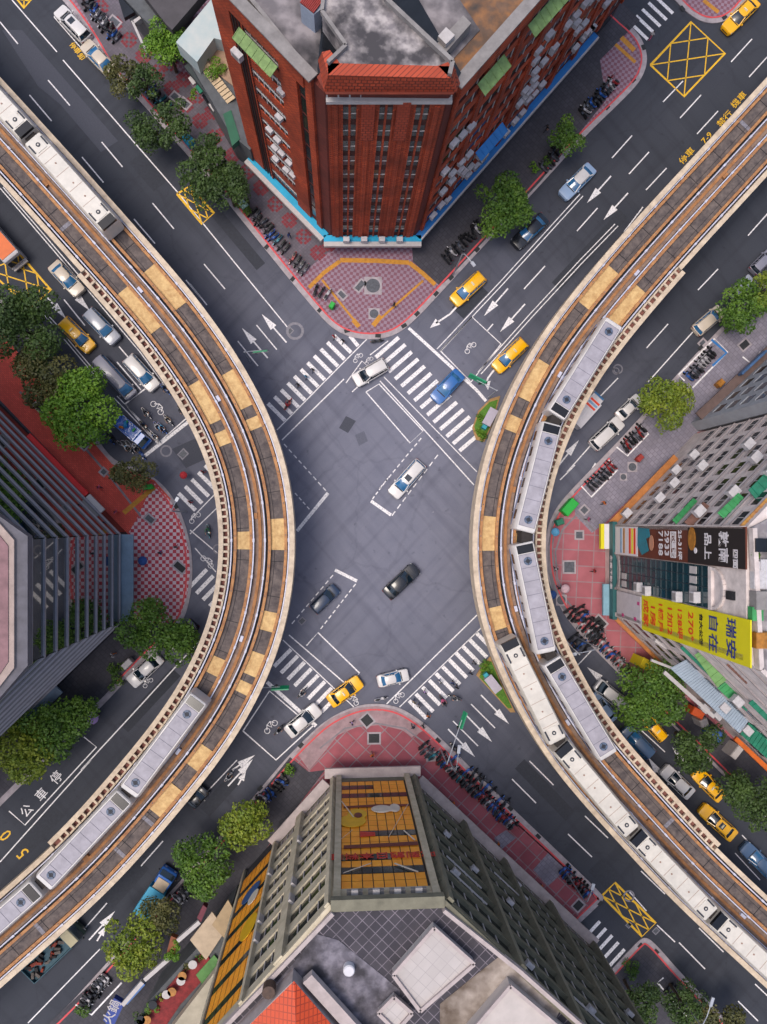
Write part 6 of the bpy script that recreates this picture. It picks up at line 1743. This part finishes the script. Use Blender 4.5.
for sx in (x1 - 2.4, x0 + 2.4):
    for s in (-1, 1):
        mb = MB(); mb.tube((sx, s * 1.13 - .14, .48), (sx, s * 1.13 + .14, .48), .48, .48, 16); mb.build('wheel', TYRE, t)
for s in (-1, 1):
    mb = MB(); mb.box(x1 + .0, x1 + .08, s * .9 - .2, s * .9 + .2, .75, .95); mb.build('headlight', LAMP, t)
    mb = MB(); mb.box(x0 + .8, x1 - .8, s * 1.245 - .02, s * 1.245 + .03, 1.5, 2.5); mb.build('side_window', CGLASS, t)
# white delivery van roof with coloured print, parked below the right viaduct
f, b = P(601, 394, 1.8), P(574, 424, 1.8); c = (f + b) / 2; yaw = math.atan2((f - b).y, (f - b).x); L = (f - b).length
t = thing('delivery_truck', 'white box truck with a red striped roof print beside the right viaduct', 'truck', (c.x, c.y, 0), yaw, 'trucks')
mb = MB(); mb.box(-L / 2, L / 2 - 1.3, -1.0, 1.0, .7, 2.5); mb.build('cargo_box', mat('truck_white_box', 'c8c4c8', .5, .08, 1), t)
mb = MB(); mb.loft([[(x, y, z) for y, z in ((.95 * k, .5), (.95 * k, 1.3), (.85 * k, zt), (-.85 * k, zt), (-.95 * k, 1.3), (-.95 * k, .5))] for x, k, zt in ((L / 2 - 1.28, 1, 1.95), (L / 2 - .6, 1, 1.95), (L / 2 - .2, .97, 1.4), (L / 2, .9, 1.1))]); mb.build('cab', mat('truck_white_box', 'c8c4c8'), t, 30)
mb = MB(); mb.box(L / 2 - .55, L / 2 - .2, -.8, .8, 1.5, 1.75); mb.build('windscreen', BGLASS, t)
for k, m in enumerate((BRED, mat('print_sky', '7fa6c8'), BRED)):
    mb = MB(); mb.box(L / 2 - 2.6 + k * .45, L / 2 - 2.3 + k * .45, -.75, .75, 2.5, 2.52); mb.build('roof_print', m, t)
for sx in (L / 2 - .8, -L / 2 + .9):
    for s in (-1, 1):
        mb = MB(); mb.tube((sx, s * .86 - .1, .36), (sx, s * .86 + .1, .36), .36, .36, 14); mb.build('wheel', TYRE, t)

# ------------------------------------------------------------------ scooters: one built with its parts, then copied
SC_COL = {'black': cpaint('scooter_black', '1c1d22'), 'white': cpaint('scooter_white', 'b8b6ba'), 'blue': cpaint('scooter_blue', '2858a4'), 'red': cpaint('scooter_red', '9a2a2c'), 'grey': cpaint('scooter_grey', '5a5e68'), 'teal': cpaint('scooter_teal', '2c7c8c')}
SEAT = mat('scooter_seat_vinyl', '202024', .6, .15, 4)
def scooter_meshes():
    out = []
    mb = MB()
    sec = lambda x, w, z0, z1: [(x, w, z0 + .04), (x, w * .9, z1), (x, -w * .9, z1), (x, -w, z0 + .04), (x, -w * .6, z0), (x, w * .6, z0)]
    mb.loft([sec(-.88, .10, .55, .70), sec(-.75, .16, .42, .74), (sec(-.4, .19, .3, .70)), sec(-.12, .17, .22, .62), sec(-.05, .16, .2, .36), sec(.28, .17, .2, .34), sec(.36, .19, .25, .70), sec(.46, .17, .40, .92), sec(.56, .11, .55, .98), sec(.62, .06, .62, .92)])
    mb.loft([[(.72, .07, .42), (.72, -.07, .42), (.72, -.05, .5), (.72, .05, .5)], [(.98, .06, .36), (.98, -.06, .36), (.98, -.05, .44), (.98, .05, .44)]])
    out.append(('body', mb.mesh('body', SC_COL['black']), 1))
    mb = MB(); mb.loft([[(-.80, .09, .74), (-.80, -.09, .74), (-.78, -.07, .82), (-.78, .07, .82)], [(-.45, .16, .70), (-.45, -.16, .70), (-.45, -.13, .83), (-.45, .13, .83)], [(-.14, .10, .66), (-.14, -.10, .66), (-.16, -.08, .77), (-.16, .08, .77)]])
    out.append(('seat', mb.mesh('seat', SEAT), 0))
    for x in (-.62, .72):
        mb = MB(); mb.tube((x, -.06, .24), (x, .06, .24), .24, .24, 12); out.append(('wheel', mb.mesh('wheel', TYRE), 0))
    mb = MB(); mb.bar((.44, -.33, 1.02), (.50, 0, 1.0), .05, .05); mb.bar((.44, .33, 1.02), (.50, 0, 1.0), .05, .05); mb.bar((.50, 0, .9), (.48, 0, 1.02), .1, .1)
    for s in (-1, 1):
        mb.tube((.48, s * .26, 1.02), (.50, s * .34, 1.16), .012, .012, 5); mb.box(.47, .51, s * .36 - .07, s * .36 + .07, 1.12, 1.22)
    out.append(('handlebar', mb.mesh('handlebar', BLACKT), 0))
    mb = MB(); mb.hexa([(.56, -.08, .72), (.63, -.06, .74), (.63, .06, .74), (.56, .08, .72), (.54, -.08, .86), (.60, -.06, .88), (.60, .06, .88), (.54, .08, .86)]); out.append(('headlight', mb.mesh('headlight', LAMP), 0))
    mb = MB(); mb.box(-.93, -.87, -.08, .08, .6, .7); out.append(('tail_light', mb.mesh('tail_light', TAIL), 0))
    return out
SCM = scooter_meshes()
sproto = bpy.data.objects.new('scooter', None)
for n, me, own in SCM:
    o = bpy.data.objects.new(n, me); o.parent = sproto
SKIDS = list(sproto.children)
nsc = 0
def scooter(x, y, ang, colour, label, group, z=KZ, lean=0.0, name='scooter', sc_=1.0):
    global nsc
    r_ = bpy.data.objects.new('scooter', None)
    C.objects.link(r_)
    r_.location = (x, y, z); r_.rotation_euler = (lean, 0, ang); r_.scale = (sc_,) * 3
    tag(r_, label, 'scooter', group)
    for k in SKIDS:
        c = k.copy(); C.objects.link(c); c.parent = r_
        if k.name.startswith('body'):
            c.material_slots[0].link = 'OBJECT'; c.material_slots[0].material = SC_COL[colour]
    nsc += 1
    return r_
def row(p0, p1, n, deg, where, mix='kkgkwbkgrbw', z=KZ, jitter=.12, head=None, skip=0.0):
    a, b = P(*p0), P(*p1); g = random.Random(int(p0[0] * 7 + p0[1]))
    names = {'k': 'black', 'w': 'white', 'b': 'blue', 'r': 'red', 'g': 'grey', 't': 'teal'}
    for i in range(n):
        if g.random() < skip:
            continue
        c = a.lerp(b, (i + .5) / n); col = names[g.choice(mix)]
        t = math.radians(deg)                                     # heading, as seen in the picture
        c += Vector((math.cos(t), math.sin(t), 0)) * g.uniform(-jitter, jitter) * 1.6
        scooter(c.x, c.y, t + g.gauss(0, .16), col, f'{col} scooter parked in the row {where}', f'scooters in the row {where}', z, g.choice((.1, .1, .14)))
row((252, 212), (279, 244), 9, -140, 'on the starred paving left of the brick tower', 'kkgbkt')
row((279, 246), (312, 277), 8, -135, 'at the lower end of the starred paving', 'krggk', skip=.1)
row((312, 291), (330, 296), 3, 60, 'on the purple chequered plaza beside the tactile line', 'gkw')
row((87, 3), (119, 43), 10, -140, 'behind the white and cream parked cars', 'kkkwgb')
row((146, 86), (170, 112), 7, -140, 'between the olive trees at the kerb', 'bkbtk')
row((443, 262), (481, 225), 11, 130, 'beside the purple plaza under the round tree', 'kkwgbw')
row((541, 172), (560, 148), 6, 130, 'between the shrubs by the round tree', 'kkgk')
row((580, 117), (614, 82), 11, 130, 'along the far red kerb under the blue canopy', 'kwkgbkr')
row((420, 743), (445, 760), 6, 40, 'at the head of the olive building kerb', 'kwtgk', jitter=.3)
row((440, 757), (514, 825), 24, 40, 'along the red kerb right of the olive building', 'kkbwkgtbkrw')
row((452, 754), (506, 804), 12, 40, 'in the outer file right of the olive building', 'kwbkgbk', skip=.25)
row((561, 866), (588, 893), 8, 40, 'below the lamp pole near the hatched alley box', 'krkbg')
row((258, 800), (288, 776), 8, -40, 'at the orange kerb left of the olive building', 'kwgkb')
row((178, 898), (192, 884), 4, -40, 'in the white pen behind the blue truck', 'kgkw')
row((84, 1002), (110, 974), 9, -40, 'in the white pen beside the terrace restaurant', 'kgwkbk')
row((686, 380), (711, 351), 9, 130, 'in the blue framed bay', 'kwbkgbk')
row((587, 489), (612, 464), 8, 130, 'in the lower white pen near the green kiosk', 'krgkk')
row((622, 450), (642, 428), 7, 130, 'in the upper white pen beside the white car', 'kkgkwr')
row((566, 607), (596, 640), 9, 40, 'at the rose plaza under the beige corner', 'kgwkk', skip=.05)
row((588, 630), (632, 676), 13, 40, 'along the red kerb below the beige corner', 'kbwkgbw')
row((576, 606), (600, 634), 8, 40, 'in the inner file on the rose plaza edge', 'kgwkbk')
row((570, 634), (586, 650), 4, 40, 'on the road just inside the lower right kerb', 'kbkk')
row((664, 985), (690, 1008), 6, 40, 'in the white pen at the bottom right lamp arm', 'kkbgk')
row((106, 436), (142, 452), 8, -45, 'waiting behind the small blue truck', 'kkbgwk', z=0, jitter=.5)
# white painted pens round some of the rows
pen = MB()
for px in ([(684, 381), (678, 375), (714, 339), (727, 352), (692, 388)], [(581, 486), (591, 497), (617, 470), (608, 460)], [(616, 447), (627, 456), (648, 434), (638, 424)], [(76, 1004), (92, 1014), (122, 982)], [(171, 894), (181, 904), (195, 888)], [(663, 977), (657, 982), (687, 1016)], [(742, 357), (752, 365), (760, 352)]):
    ribbon(pen, [P(x, y) for x, y in px], -.11, .11, KZ + 9 * Z)
struct(pen.build('road_marking', WHITE_P))
pen = MB(); ribbon(pen, [P(x, y) for x, y in ((711, 340), (726, 353), (712, 366))], -.16, .16, KZ + 10 * Z); struct(pen.build('road_marking', CYAN2))

# ------------------------------------------------------------------ people
SKIN = mat('skin', 'b98668', .6, .08, 5); HAIR = mat('black_hair', '17130f', .6, .2, 5)
CLOTH = {k: mat('cloth_' + k, v, .85, .15, 5) for k, v in dict(white='c8c6c8', black='202126', blue='2c4f8c', red='b02a32', pink='c85a80', orange='d8701c', grey='6c6e76', green='3c7a4c', navy='22304a', beige='a8967c', lilac='a88cc0', jeans='3a4c68', cyan='5aa0c8').items()}
def body_mesh(pose):
    if pose == 'walk':
        J = {'pel': (0, 0, .93, .15, .12), 'ch': (.02, 0, 1.28, .18, .12), 'nk': (.03, 0, 1.48, .06, .06), 'hd': (.05, 0, 1.56, .085, .08), 'tp': (.05, 0, 1.68, .08, .075),
             'hL': (0, .1, .88, .09, .09), 'kL': (.17, .1, .50, .065, .065), 'aL': (.20, .1, .10, .045, .045), 'tL': (.36, .1, .05, .045, .035),
             'hR': (0, -.1, .88, .09, .09), 'kR': (-.05, -.1, .50, .065, .065), 'aR': (-.32, -.1, .14, .045, .045), 'tR': (-.20, -.1, .05, .045, .035),
             'sL': (.0, .20, 1.40, .06, .06), 'eL': (-.12, .25, 1.14, .045, .045), 'wL': (-.06, .26, .90, .033, .033), 'fL': (-.02, .26, .82, .03, .02),
             'sR': (.0, -.20, 1.40, .06, .06), 'eR': (.08, -.25, 1.14, .045, .045), 'wR': (.26, -.25, .96, .033, .033), 'fR': (.33, -.25, .91, .03, .02)}
    else:
        J = {'pel': (-.32, 0, .92, .16, .13), 'ch': (-.24, 0, 1.27, .18, .12), 'nk': (-.19, 0, 1.46, .06, .06), 'hd': (-.16, 0, 1.54, .085, .08), 'tp': (-.16, 0, 1.66, .08, .075),
             'hL': (-.26, .11, .88, .09, .09), 'kL': (.14, .18, .82, .065, .065), 'aL': (.12, .16, .40, .045, .045), 'tL': (.26, .16, .37, .045, .035),
             'hR': (-.26, -.11, .88, .09, .09), 'kR': (.14, -.18, .82, .065, .065), 'aR': (.12, -.16, .40, .045, .045), 'tR': (.26, -.16, .37, .045, .035),
             'sL': (-.22, .21, 1.38, .06, .06), 'eL': (.05, .32, 1.16, .045, .045), 'wL': (.34, .30, 1.08, .033, .033), 'fL': (.42, .29, 1.05, .03, .02),
             'sR': (-.22, -.21, 1.38, .06, .06), 'eR': (.05, -.32, 1.16, .045, .045), 'wR': (.34, -.30, 1.08, .033, .033), 'fR': (.42, -.29, 1.05, .03, .02)}
    E_ = [('pel', 'ch'), ('ch', 'nk'), ('nk', 'hd'), ('hd', 'tp')]
    for s in 'LR':
        E_ += [('pel', 'h' + s), ('h' + s, 'k' + s), ('k' + s, 'a' + s), ('a' + s, 't' + s), ('ch', 's' + s), ('s' + s, 'e' + s), ('e' + s, 'w' + s), ('w' + s, 'f' + s)]
    ks = list(J); me = bpy.data.meshes.new('skeleton')
    me.from_pydata([J[k][:3] for k in ks], [(ks.index(a), ks.index(b)) for a, b in E_], [])
    o = bpy.data.objects.new('skeleton', me); C.objects.link(o)
    o.modifiers.new('skin', 'SKIN'); 
    for i, k in enumerate(ks):
        me.skin_vertices[0].data[i].radius = J[k][3:5]
        me.skin_vertices[0].data[i].use_root = (k == 'pel')
    su = o.modifiers.new('sub', 'SUBSURF'); su.levels = 1
    dg = bpy.context.evaluated_depsgraph_get()
    out = bpy.data.meshes.new_from_object(o.evaluated_get(dg)); bpy.data.objects.remove(o)
    # five short curled fingers on each hand and a nose, welded into the same mesh
    mb = MB()
    for s in 'LR':
        w, f = Vector(J['w' + s][:3]), Vector(J['f' + s][:3]); d = (f - w).normalized(); sd_ = d.cross(Vector((0, 1, 0))).normalized()
        for q in range(5):
            off = sd_ * (.02 * (q - 1.5)); ln = (.05, .07, .075, .07, .055)[q]
            if q == 0:
                mb.tube(w + d * .03 + sd_ * -.03, w + d * .07 + sd_ * -.06, .01, .007, 5)
            else:
                m_ = f + off + d * ln * .6; mb.tube(f + off, m_, .010, .009, 5); mb.tube(m_, m_ + (d * .5 + Vector((0, 0, -.6))).normalized() * ln * .5, .009, .006, 5)
    hx, hz = J['hd'][0], J['hd'][2] + .05
    mb.hexa([(hx + .075, -.012, hz - .02), (hx + .1, -.012, hz - .02), (hx + .1, .012, hz - .02), (hx + .075, .012, hz - .02), (hx + .075, -.008, hz + .03), (hx + .085, -.008, hz + .03), (hx + .085, .008, hz + .03), (hx + .075, .008, hz + .03)])
    nb = mb.mesh('fingers', SKIN)
    bm = bmesh.new(); bm.from_mesh(out); bm.from_mesh(nb); bm.to_mesh(out); bm.free()
    out.name = 'person_body'
    out.materials.clear()
    for m in (CLOTH['white'], CLOTH['black'], SKIN):
        out.materials.append(m)
    for p in out.polygons:
        z = p.center.z; y = abs(p.center.y); p.use_smooth = True
        hand = (Vector(J['wL'][:3]) - Vector((p.center.x, y, z))).length < .2
        if pose == 'walk':
            p.material_index = 2 if (z > 1.47 or hand) else 0 if z > .92 else 1
        else:
            p.material_index = 2 if (z > 1.45 or hand) else 1 if (z < .98 and p.center.x > -.34) or z < .88 else 0
    mbh = MB(); tx, tz = J['tp'][0], J['tp'][2]
    rings = []
    for z, r_ in ((tz - .13, .095), (tz - .06, .112), (tz + .0, .105), (tz + .05, .075), (tz + .075, .02)):
        rings.append([(tx - .018 + math.cos(a) * r_, math.sin(a) * r_ * .92, z + (0.03 if math.cos(a) > .5 and z < tz - .05 else 0)) for a in [2 * math.pi * i / 12 for i in range(12)]])
    mbh.loft(rings)
    return out, mbh.mesh('hair', HAIR)
WALK, WHAIR = body_mesh('walk'); RIDE, RHAIR = body_mesh('ride')
def person(x, y, ang, top, legs, label, ride=False, head=None, z=KZ, group='people out on foot'):
    t = bpy.data.objects.new('person', (RIDE if ride else WALK)); C.objects.link(t)
    t.location = (x, y, z); t.rotation_euler = (0, 0, ang)
    tag(t, label, 'person', 'riders on scooters' if ride else group)
    for i, m in enumerate((top, legs)):
        t.material_slots[i].link = 'OBJECT'; t.material_slots[i].material = CLOTH[m]
    h = bpy.data.objects.new('helmet' if ride else 'hair', RHAIR if ride else WHAIR); C.objects.link(h); h.parent = t
    if ride:
        h.scale = (1.0, 1.0, 1.0)
    h.material_slots[0].link = 'OBJECT'; h.material_slots[0].material = CLOTH[head] if head else HAIR
    return t
def ped(px, py, deg, top, legs, label, z=KZ):
    c = P(px, py, z + .9); return person(c.x, c.y, math.radians(deg), top, legs, label, z=z)
PEDS = [
 (334, 337, 45, 'red', 'black', 'person in red at the pale kerb above the upper left zebra', 0), (343, 341, 225, 'black', 'black', 'person in black beside the red one at the upper left zebra', 0), (313, 370, 225, 'black', 'navy', 'person in black halfway along the upper left zebra', 0),
 (306, 377, 45, 'cyan', 'navy', 'person in pale blue in the middle of the upper left zebra', 0), (298, 385, 225, 'black', 'black', 'person in dark clothes low on the upper left zebra', 0), (394, 305, 135, 'black', 'jeans', 'person in black crossing the purple chequered plaza', KZ), (289, 235, -50, 'blue', 'navy', 'person in blue walking the starred paving', KZ),
 (414, 702, 45, 'beige', 'jeans', 'person in beige on the lower right zebra nearest the plaza', 0), (419, 706, 225, 'white', 'navy', 'person in white beside the beige one on the lower right zebra', 0), (440, 682, 45, 'white', 'blue', 'person in white on the middle of the lower right zebra', 0), (453, 683, 225, 'blue', 'black', 'person in blue crossing the lower right zebra', 0), (457, 687, 225, 'navy', 'black', 'person in navy just behind the blue one on the zebra', 0),
 (474, 663, 45, 'grey', 'black', 'person in grey near the triangular island on the zebra', 0), (471, 673, 225, 'navy', 'navy', 'person in navy at the island end of the zebra', 0), (413, 727, 100, 'navy', 'black', 'person in navy standing on the pale plaza rim', KZ), (423, 726, 20, 'black', 'grey', 'person in black at the start of the red kerb line', KZ), (372, 755, 90, 'orange', 'beige', 'person in orange on the rose tiles above the billboard', KZ),
 (352, 723, 0, 'lilac', 'black', 'person in lilac on the pale plaza rim', KZ), (453, 803, -45, 'orange', 'black', 'person in orange by the olive building wall', KZ), (498, 844, 135, 'orange', 'grey', 'person in orange on the grey strip beside the olive building', KZ), (541, 886, -45, 'orange', 'black', 'person in orange further down the olive building wall', KZ),
 (160, 553, 60, 'navy', 'blue', 'person in navy on the red and white chequered corner', KZ), (176, 547, 240, 'grey', 'red', 'person in grey on the red and white chequered corner', KZ), (183, 476, -135, 'pink', 'black', 'person in bright pink walking on the road below the dark patch', 0), (203, 472, 45, 'red', 'black', 'person in red walking beside the upper west zebra', 0), (190, 502, 45, 'red', 'navy', 'person in red on the upper west zebra', 0),
 (604, 503, 200, 'orange', 'black', 'person in orange on the grey paving near the green kiosk', KZ), (588, 519, -20, 'pink', 'black', 'person in pink at the upper edge of the rose tiles', KZ), (594, 571, 180, 'red', 'black', 'person in red outside the beige corner shop', KZ), (556, 569, 90, 'white', 'black', 'person in white at the curved pavement edge', KZ), (559, 588, 90, 'black', 'jeans', 'person in black near the pink umbrella', KZ),
 (652, 35, 45, 'white', 'pink', 'person in white on the far upper right zebra', 0), (547, 128, 200, 'black', 'black', 'person in black on the dark paving under the blue canopy', KZ), (112, 655, 0, 'white', 'orange', 'person in white on the dark paving below the glass tower', KZ), (668, 720, 100, 'lilac', 'black', 'person in lilac between the taxi and the tree', KZ), (126, 82, 80, 'orange', 'black', 'person in orange by the low shop front', KZ), (99, 487, -45, 'pink', 'navy', 'person in pink beside the glass tower foot', KZ), (116, 512, 135, 'pink', 'red', 'person in pink at the red brick paving end', KZ), (425, 692, 45, 'lilac', 'black', 'person in lilac stepping off the plaza onto the zebra', 0), (428, 716, 60, 'orange', 'black', 'person in orange at the zebra foot by the kerb', 0)]
for a in PEDS:
    ped(a[0], a[1], a[2], a[3], a[4], a[5], a[6])
def rider(px, py, deg, col, top, helm, label):
    c = P(px, py, .7); a = math.radians(deg)
    scooter(c.x, c.y, a, col, f'{col} scooter ridden by the {label}', 'scooters being ridden', 0)
    person(c.x, c.y, a, top, 'black', label, True, helm, 0)
RIDERS = [
 (146, 413, -50, 'white', 'grey', 'black', 'person in grey at the back of the waiting box'), (158, 427, -50, 'blue', 'white', 'white', 'person in white right in front of the stop line'), (144, 426, -50, 'black', 'navy', 'black', 'person in navy near the blue truck cab'), (162, 428, -50, 'blue', 'cyan', 'white', 'person in pale blue leading the waiting box'),
 (168, 420, -50, 'white', 'beige', 'white', 'person in beige on the right of the waiting box'), (155, 437, -50, 'white', 'white', 'blue', 'person with a blue helmet at the waiting box corner'), (165, 389, -50, 'blue', 'navy', 'blue', 'person in navy beside the white estate car'), (182, 411, -50, 'black', 'black', 'black', 'person in black hugging the viaduct line'),
 (128, 448, -50, 'white', 'white', 'cyan', 'person with a cyan helmet below the blue truck'), (137, 449, -50, 'blue', 'grey', 'white', 'person with a white helmet below the blue truck'), (302, 693, 45, 'grey', 'white', 'grey', 'person on the lower left zebra next to the green sign'), (279, 730, 45, 'black', 'grey', 'white', 'person in the lower left scooter box'), (288, 404, 60, 'red', 'red', 'red', 'person in red on the upper left zebra end'), (208, 531, -80, 'green' if False else 'teal', 'green', 'black', 'person in green under the left viaduct edge'),
 (455, 698, 160, 'grey', 'grey', 'white', 'person in grey entering the lower right road'), (443, 701, -60, 'black', 'pink', 'pink', 'person in pink at the lower right zebra edge'), (455, 748, -45, 'black', 'black', 'grey', 'person in black by the olive building kerb'), (229, 776, 50, 'white', 'white', 'grey', 'person in white behind the split turn arrow'), (574, 646, 130, 'blue', 'black', 'blue', 'person in black beside the lower right viaduct edge'), (94, 720, -130, 'white', 'white', 'lilac', 'person under the lilac umbrella by the trees')]
for a in RIDERS:
    rider(*a)
for x, y, a, col, lab in ((377, 341, 10, 'black', 'black scooter standing at the foot of the upper right zebra'), (381, 699, 10, 'white', 'white scooter standing at the top of the rose plaza'), (205, 454, -60, 'grey', 'grey scooter stopped beside the dark road patch')):
    c = P(x, y, .5); scooter(c.x, c.y, math.radians(a), col, lab, None, 0)
def umbrella(px, py, r_, m, label, z=2.0):
    c = P(px, py, z); t = thing('umbrella', label, 'umbrella', (c.x, c.y, z))
    mb = MB(); n = 10
    rings = [[(math.cos(2 * math.pi * i / n) * r_ * k, math.sin(2 * math.pi * i / n) * r_ * k, h) for i in range(n)] for k, h in ((1, -.25), (.75, -.08), (.4, .03), (.06, .08))]
    mb.loft(rings, cap=False); mb.face(rings[-1]); mb.build('canopy', m, t, 20)
    mb = MB(); mb.tube((0, 0, -.9), (0, 0, .12), .015, .015, 6); mb.build('shaft', BLACKT, t)
    return t
for x, y, r_, col, lab in ((92, 719, .75, 'lilac', 'lilac umbrella over the rider beside the trees'), (142, 561, .62, 'blue', 'deep blue umbrella at the glass tower foot'), (553, 595, .6, 'blue', 'bright blue umbrella at the curved edge of the rose plaza'), (566, 589, .62, 'pink', 'pale pink umbrella on the rose tiles'), (556, 532, .58, 'cyan', 'light blue umbrella under the right viaduct edge'), (183, 475, .5, 'red', 'red umbrella carried on the road below the dark patch')):
    umbrella(x, y, r_, CLOTH[col] if lab.split()[0] != 'pale' else mat('umbrella_pale_pink', 'c8a8b0', .7, .1, 3), lab)

# ------------------------------------------------------------------ street furniture
POLE = mat('galvanised_pole', 'a4a8b0', .45, .1, 3, .4); SIGNG = mat('road_sign_green', '0a8a5c', .4, .1, 2)
def pole_sign(foot, head, size, label, h=6.0, txt=''):
    a = P(*foot, 0); b = P(*head, h)
    t = thing('street_name_sign', label, 'road sign', (a.x, a.y, 0))
    mb = MB(); mb.tube((0, 0, 0), (0, 0, h), .11, .08, 10); mb.build('pole', POLE, t)
    v = Vector((b.x - a.x, b.y - a.y, 0))
    mb = MB(); mb.tube((0, 0, h - .1), (v.x, v.y, h - .1), .07, .05, 8); mb.build('arm', POLE, t)
    d = v.normalized(); n = Vector((-d.y, d.x, 0))
    mb = MB(); s = size / 2
    e = v
    mb.hexa([e - d * s - n * .08 + Vector((0, 0, h - .5)), e + d * s - n * .08 + Vector((0, 0, h - .5)), e + d * s + n * .08 + Vector((0, 0, h - .5)), e - d * s + n * .08 + Vector((0, 0, h - .5)),
             e - d * s - n * .35 + Vector((0, 0, h + .35)), e + d * s - n * .35 + Vector((0, 0, h + .35)), e + d * s - n * .2 + Vector((0, 0, h + .35)), e - d * s - n * .2 + Vector((0, 0, h + .35))])
    mb.build('sign_plate', SIGNG, t)
    mb = MB()
    q = v * .8
    mb.box(q.x - .15, q.x + .15, q.y - .15, q.y + .15, h - 1.0, h - .2); mb.build('signal_head', BLACKT, t)
    if txt:
        up = (n * -.27 + Vector((0, 0, .85))).normalized()
        c = e - n * .235 + Vector((0, 0, h - .07)); o = d.cross(up)
        c = c + o * .09
        M4 = Matrix(((d.x, up.x, o.x, c.x), (d.y, up.y, o.y, c.y), (d.z, up.z, o.z, c.z), (0, 0, 0, 1)))
        text_mesh('sign_lettering', txt, .55, FRAME_W, M4, t, .004, .006, 'CENTER', 1.0, False)
    return t
pole_sign((250, 362), (260, 350), 1.8, 'green street name sign beside the left viaduct near the turn arrows', 6, '忠孝東路')
pole_sign((488, 398), (477, 380), 2.4, 'green street name sign over the upper right stop line', 6, '復興南路')
pole_sign((265, 678), (280, 687), 2.2, 'green street name sign at the lower left stop line', 6, '復興南路')
pole_sign((441, 750), (462, 720), 2.2, 'green street name sign on a long arm over the lower right arrows', 6, '忠孝東路')
def lamp_post(foot, tip, label, h=9.0, bend=.35):
    a = P(*foot, KZ); b = P(*tip, h)
    t = thing('street_lamp', label, 'street lamp', (a.x, a.y, KZ), 0, 'street lamps')
    v = Vector((b.x - a.x, b.y - a.y, 0))
    mb = MB(); mb.tube((0, 0, 0), (0, 0, h - 1.0), .11, .075, 10); mb.build('pole', POLE, t)
    mb = MB(); pts = [Vector((0, 0, h - 1.0)), v * .12 + Vector((0, 0, h - .4)), v * .4 + Vector((0, 0, h - .1)), v * .8 + Vector((0, 0, h))]
    for p, q in zip(pts, pts[1:]):
        mb.tube(p, q, .07, .06, 8)
    mb.build('arm', POLE, t)
    mb = MB(); d = v.normalized(); mb.bar(v * .75 + Vector((0, 0, h)), v * 1.05 + Vector((0, 0, h + .05)), .38, .16); mb.build('lamp_head', mat('lamp_head_pale', 'b4b8c0', .4, .1, 2, .2), t)
for f, tp, lab in (((453, 275), (474, 266), 'street lamp arching over the kerb at the purple plaza'), ((566, 872), (593, 884), 'street lamp with blue grey arm above the red scooter'), ((672, 985), (712, 998), 'street lamp curving over the bottom right kerb'), ((446, 752), (459, 746), 'short street lamp arm above the olive building scooters'), ((186, 512), (178, 498), 'slim street lamp at the chequered corner kerb'), ((578, 638), (568, 655), 'street lamp bending under the right viaduct edge')):
    lamp_post(f, tp, lab)
def kiosk(px, deg, l, w, h, m, label, name='utility_box', lid=None):
    c = P(*px, h); t = thing(name, label, name.replace('_', ' '), (c.x, c.y, KZ), math.radians(deg))
    mb = MB(); mb.box(-l / 2, l / 2, -w / 2, w / 2, 0, h - .12); mb.build('box_body', m, t)
    mb = MB(); mb.hexa([(-l / 2 - .08, -w / 2 - .08, h - .12), (l / 2 + .08, -w / 2 - .08, h - .12), (l / 2 + .08, w / 2 + .08, h - .12), (-l / 2 - .08, w / 2 + .08, h - .12), (-l / 2, -w / 2, h + .05), (l / 2, -w / 2, h + .05), (l / 2, w / 2, h + .05), (-l / 2, w / 2, h + .05)]); mb.build('box_lid', lid or m, t)
    mb = MB(); mb.box(-l / 2 + .1, l / 2 - .1, -w / 2 - .03, -w / 2, .2, h - .3); mb.build('box_door', m, t)
GK = mat('bright_green_kiosk', '16a838', .5, .1, 2)
kiosk((570, 507), 48, 2.2, 1.15, 1.7, GK, 'bright green kiosk box at the red kerb by the rose plaza', 'kiosk')
kiosk((188, 139), -50, 1.4, 1.0, 1.4, CYAN, 'cyan utility box at the kerb by the dark tree')
kiosk((243, 204), -50, 1.0, .8, 1.2, mat('pale_green_box', '8fb4a8', .5, .1, 2), 'pale green utility box on the shrub bed')
kiosk((127, 664), 45, 1.3, .7, 1.3, FRAME_W, 'pale utility box beside the hedge clump')
kiosk((332, 305), 60, .7, .5, 1.3, GK, 'small green utility box on the purple plaza')
kiosk((148, 487), 10, 1.0, .5, 1.4, GK, 'small green utility box above the chequered corner')
kiosk((649, 666), -28, 2.3, 1.3, 3.6, BYEL, 'yellow sign box standing by the beige building shops', 'sign_box', mat('sign_box_yellow', 'd0b818', .5, .1, 1))
kiosk((698, 713), -28, 1.6, 1.0, 2.6, mat('orange_stall_cover', 'd0541c', .6, .2, 1), 'orange topped stall beside the corrugated canopy', 'stall')
kiosk((717, 735), -35, 1.6, 1.2, 2.6, mat('blue_stall_cover', '3a62a8', .6, .2, 1), 'blue topped stall beside the corrugated canopy', 'stall')
kiosk((737, 752), 50, 1.8, .8, 2.6, FRAME_W, 'white topped stall near the orange sign edge', 'stall')
kiosk((704, 723), 20, 1.0, 1.0, 2.4, FRAME_W, 'small white topped stall between the orange and blue ones', 'stall')
kiosk((560, 522), 20, .9, .7, 1.3, AWN_T, 'teal utility box under the right viaduct parapet')
kiosk((681, 463) if False else (640, 458), 45, .9, .6, 1.0, RED_METAL, 'red planter box on the grey paving beside the pens', 'planter_box')
kiosk((721, 383), 45, .9, .7, 1.2, GOLD, 'tan street stall box by the grey apartment wall', 'stall')
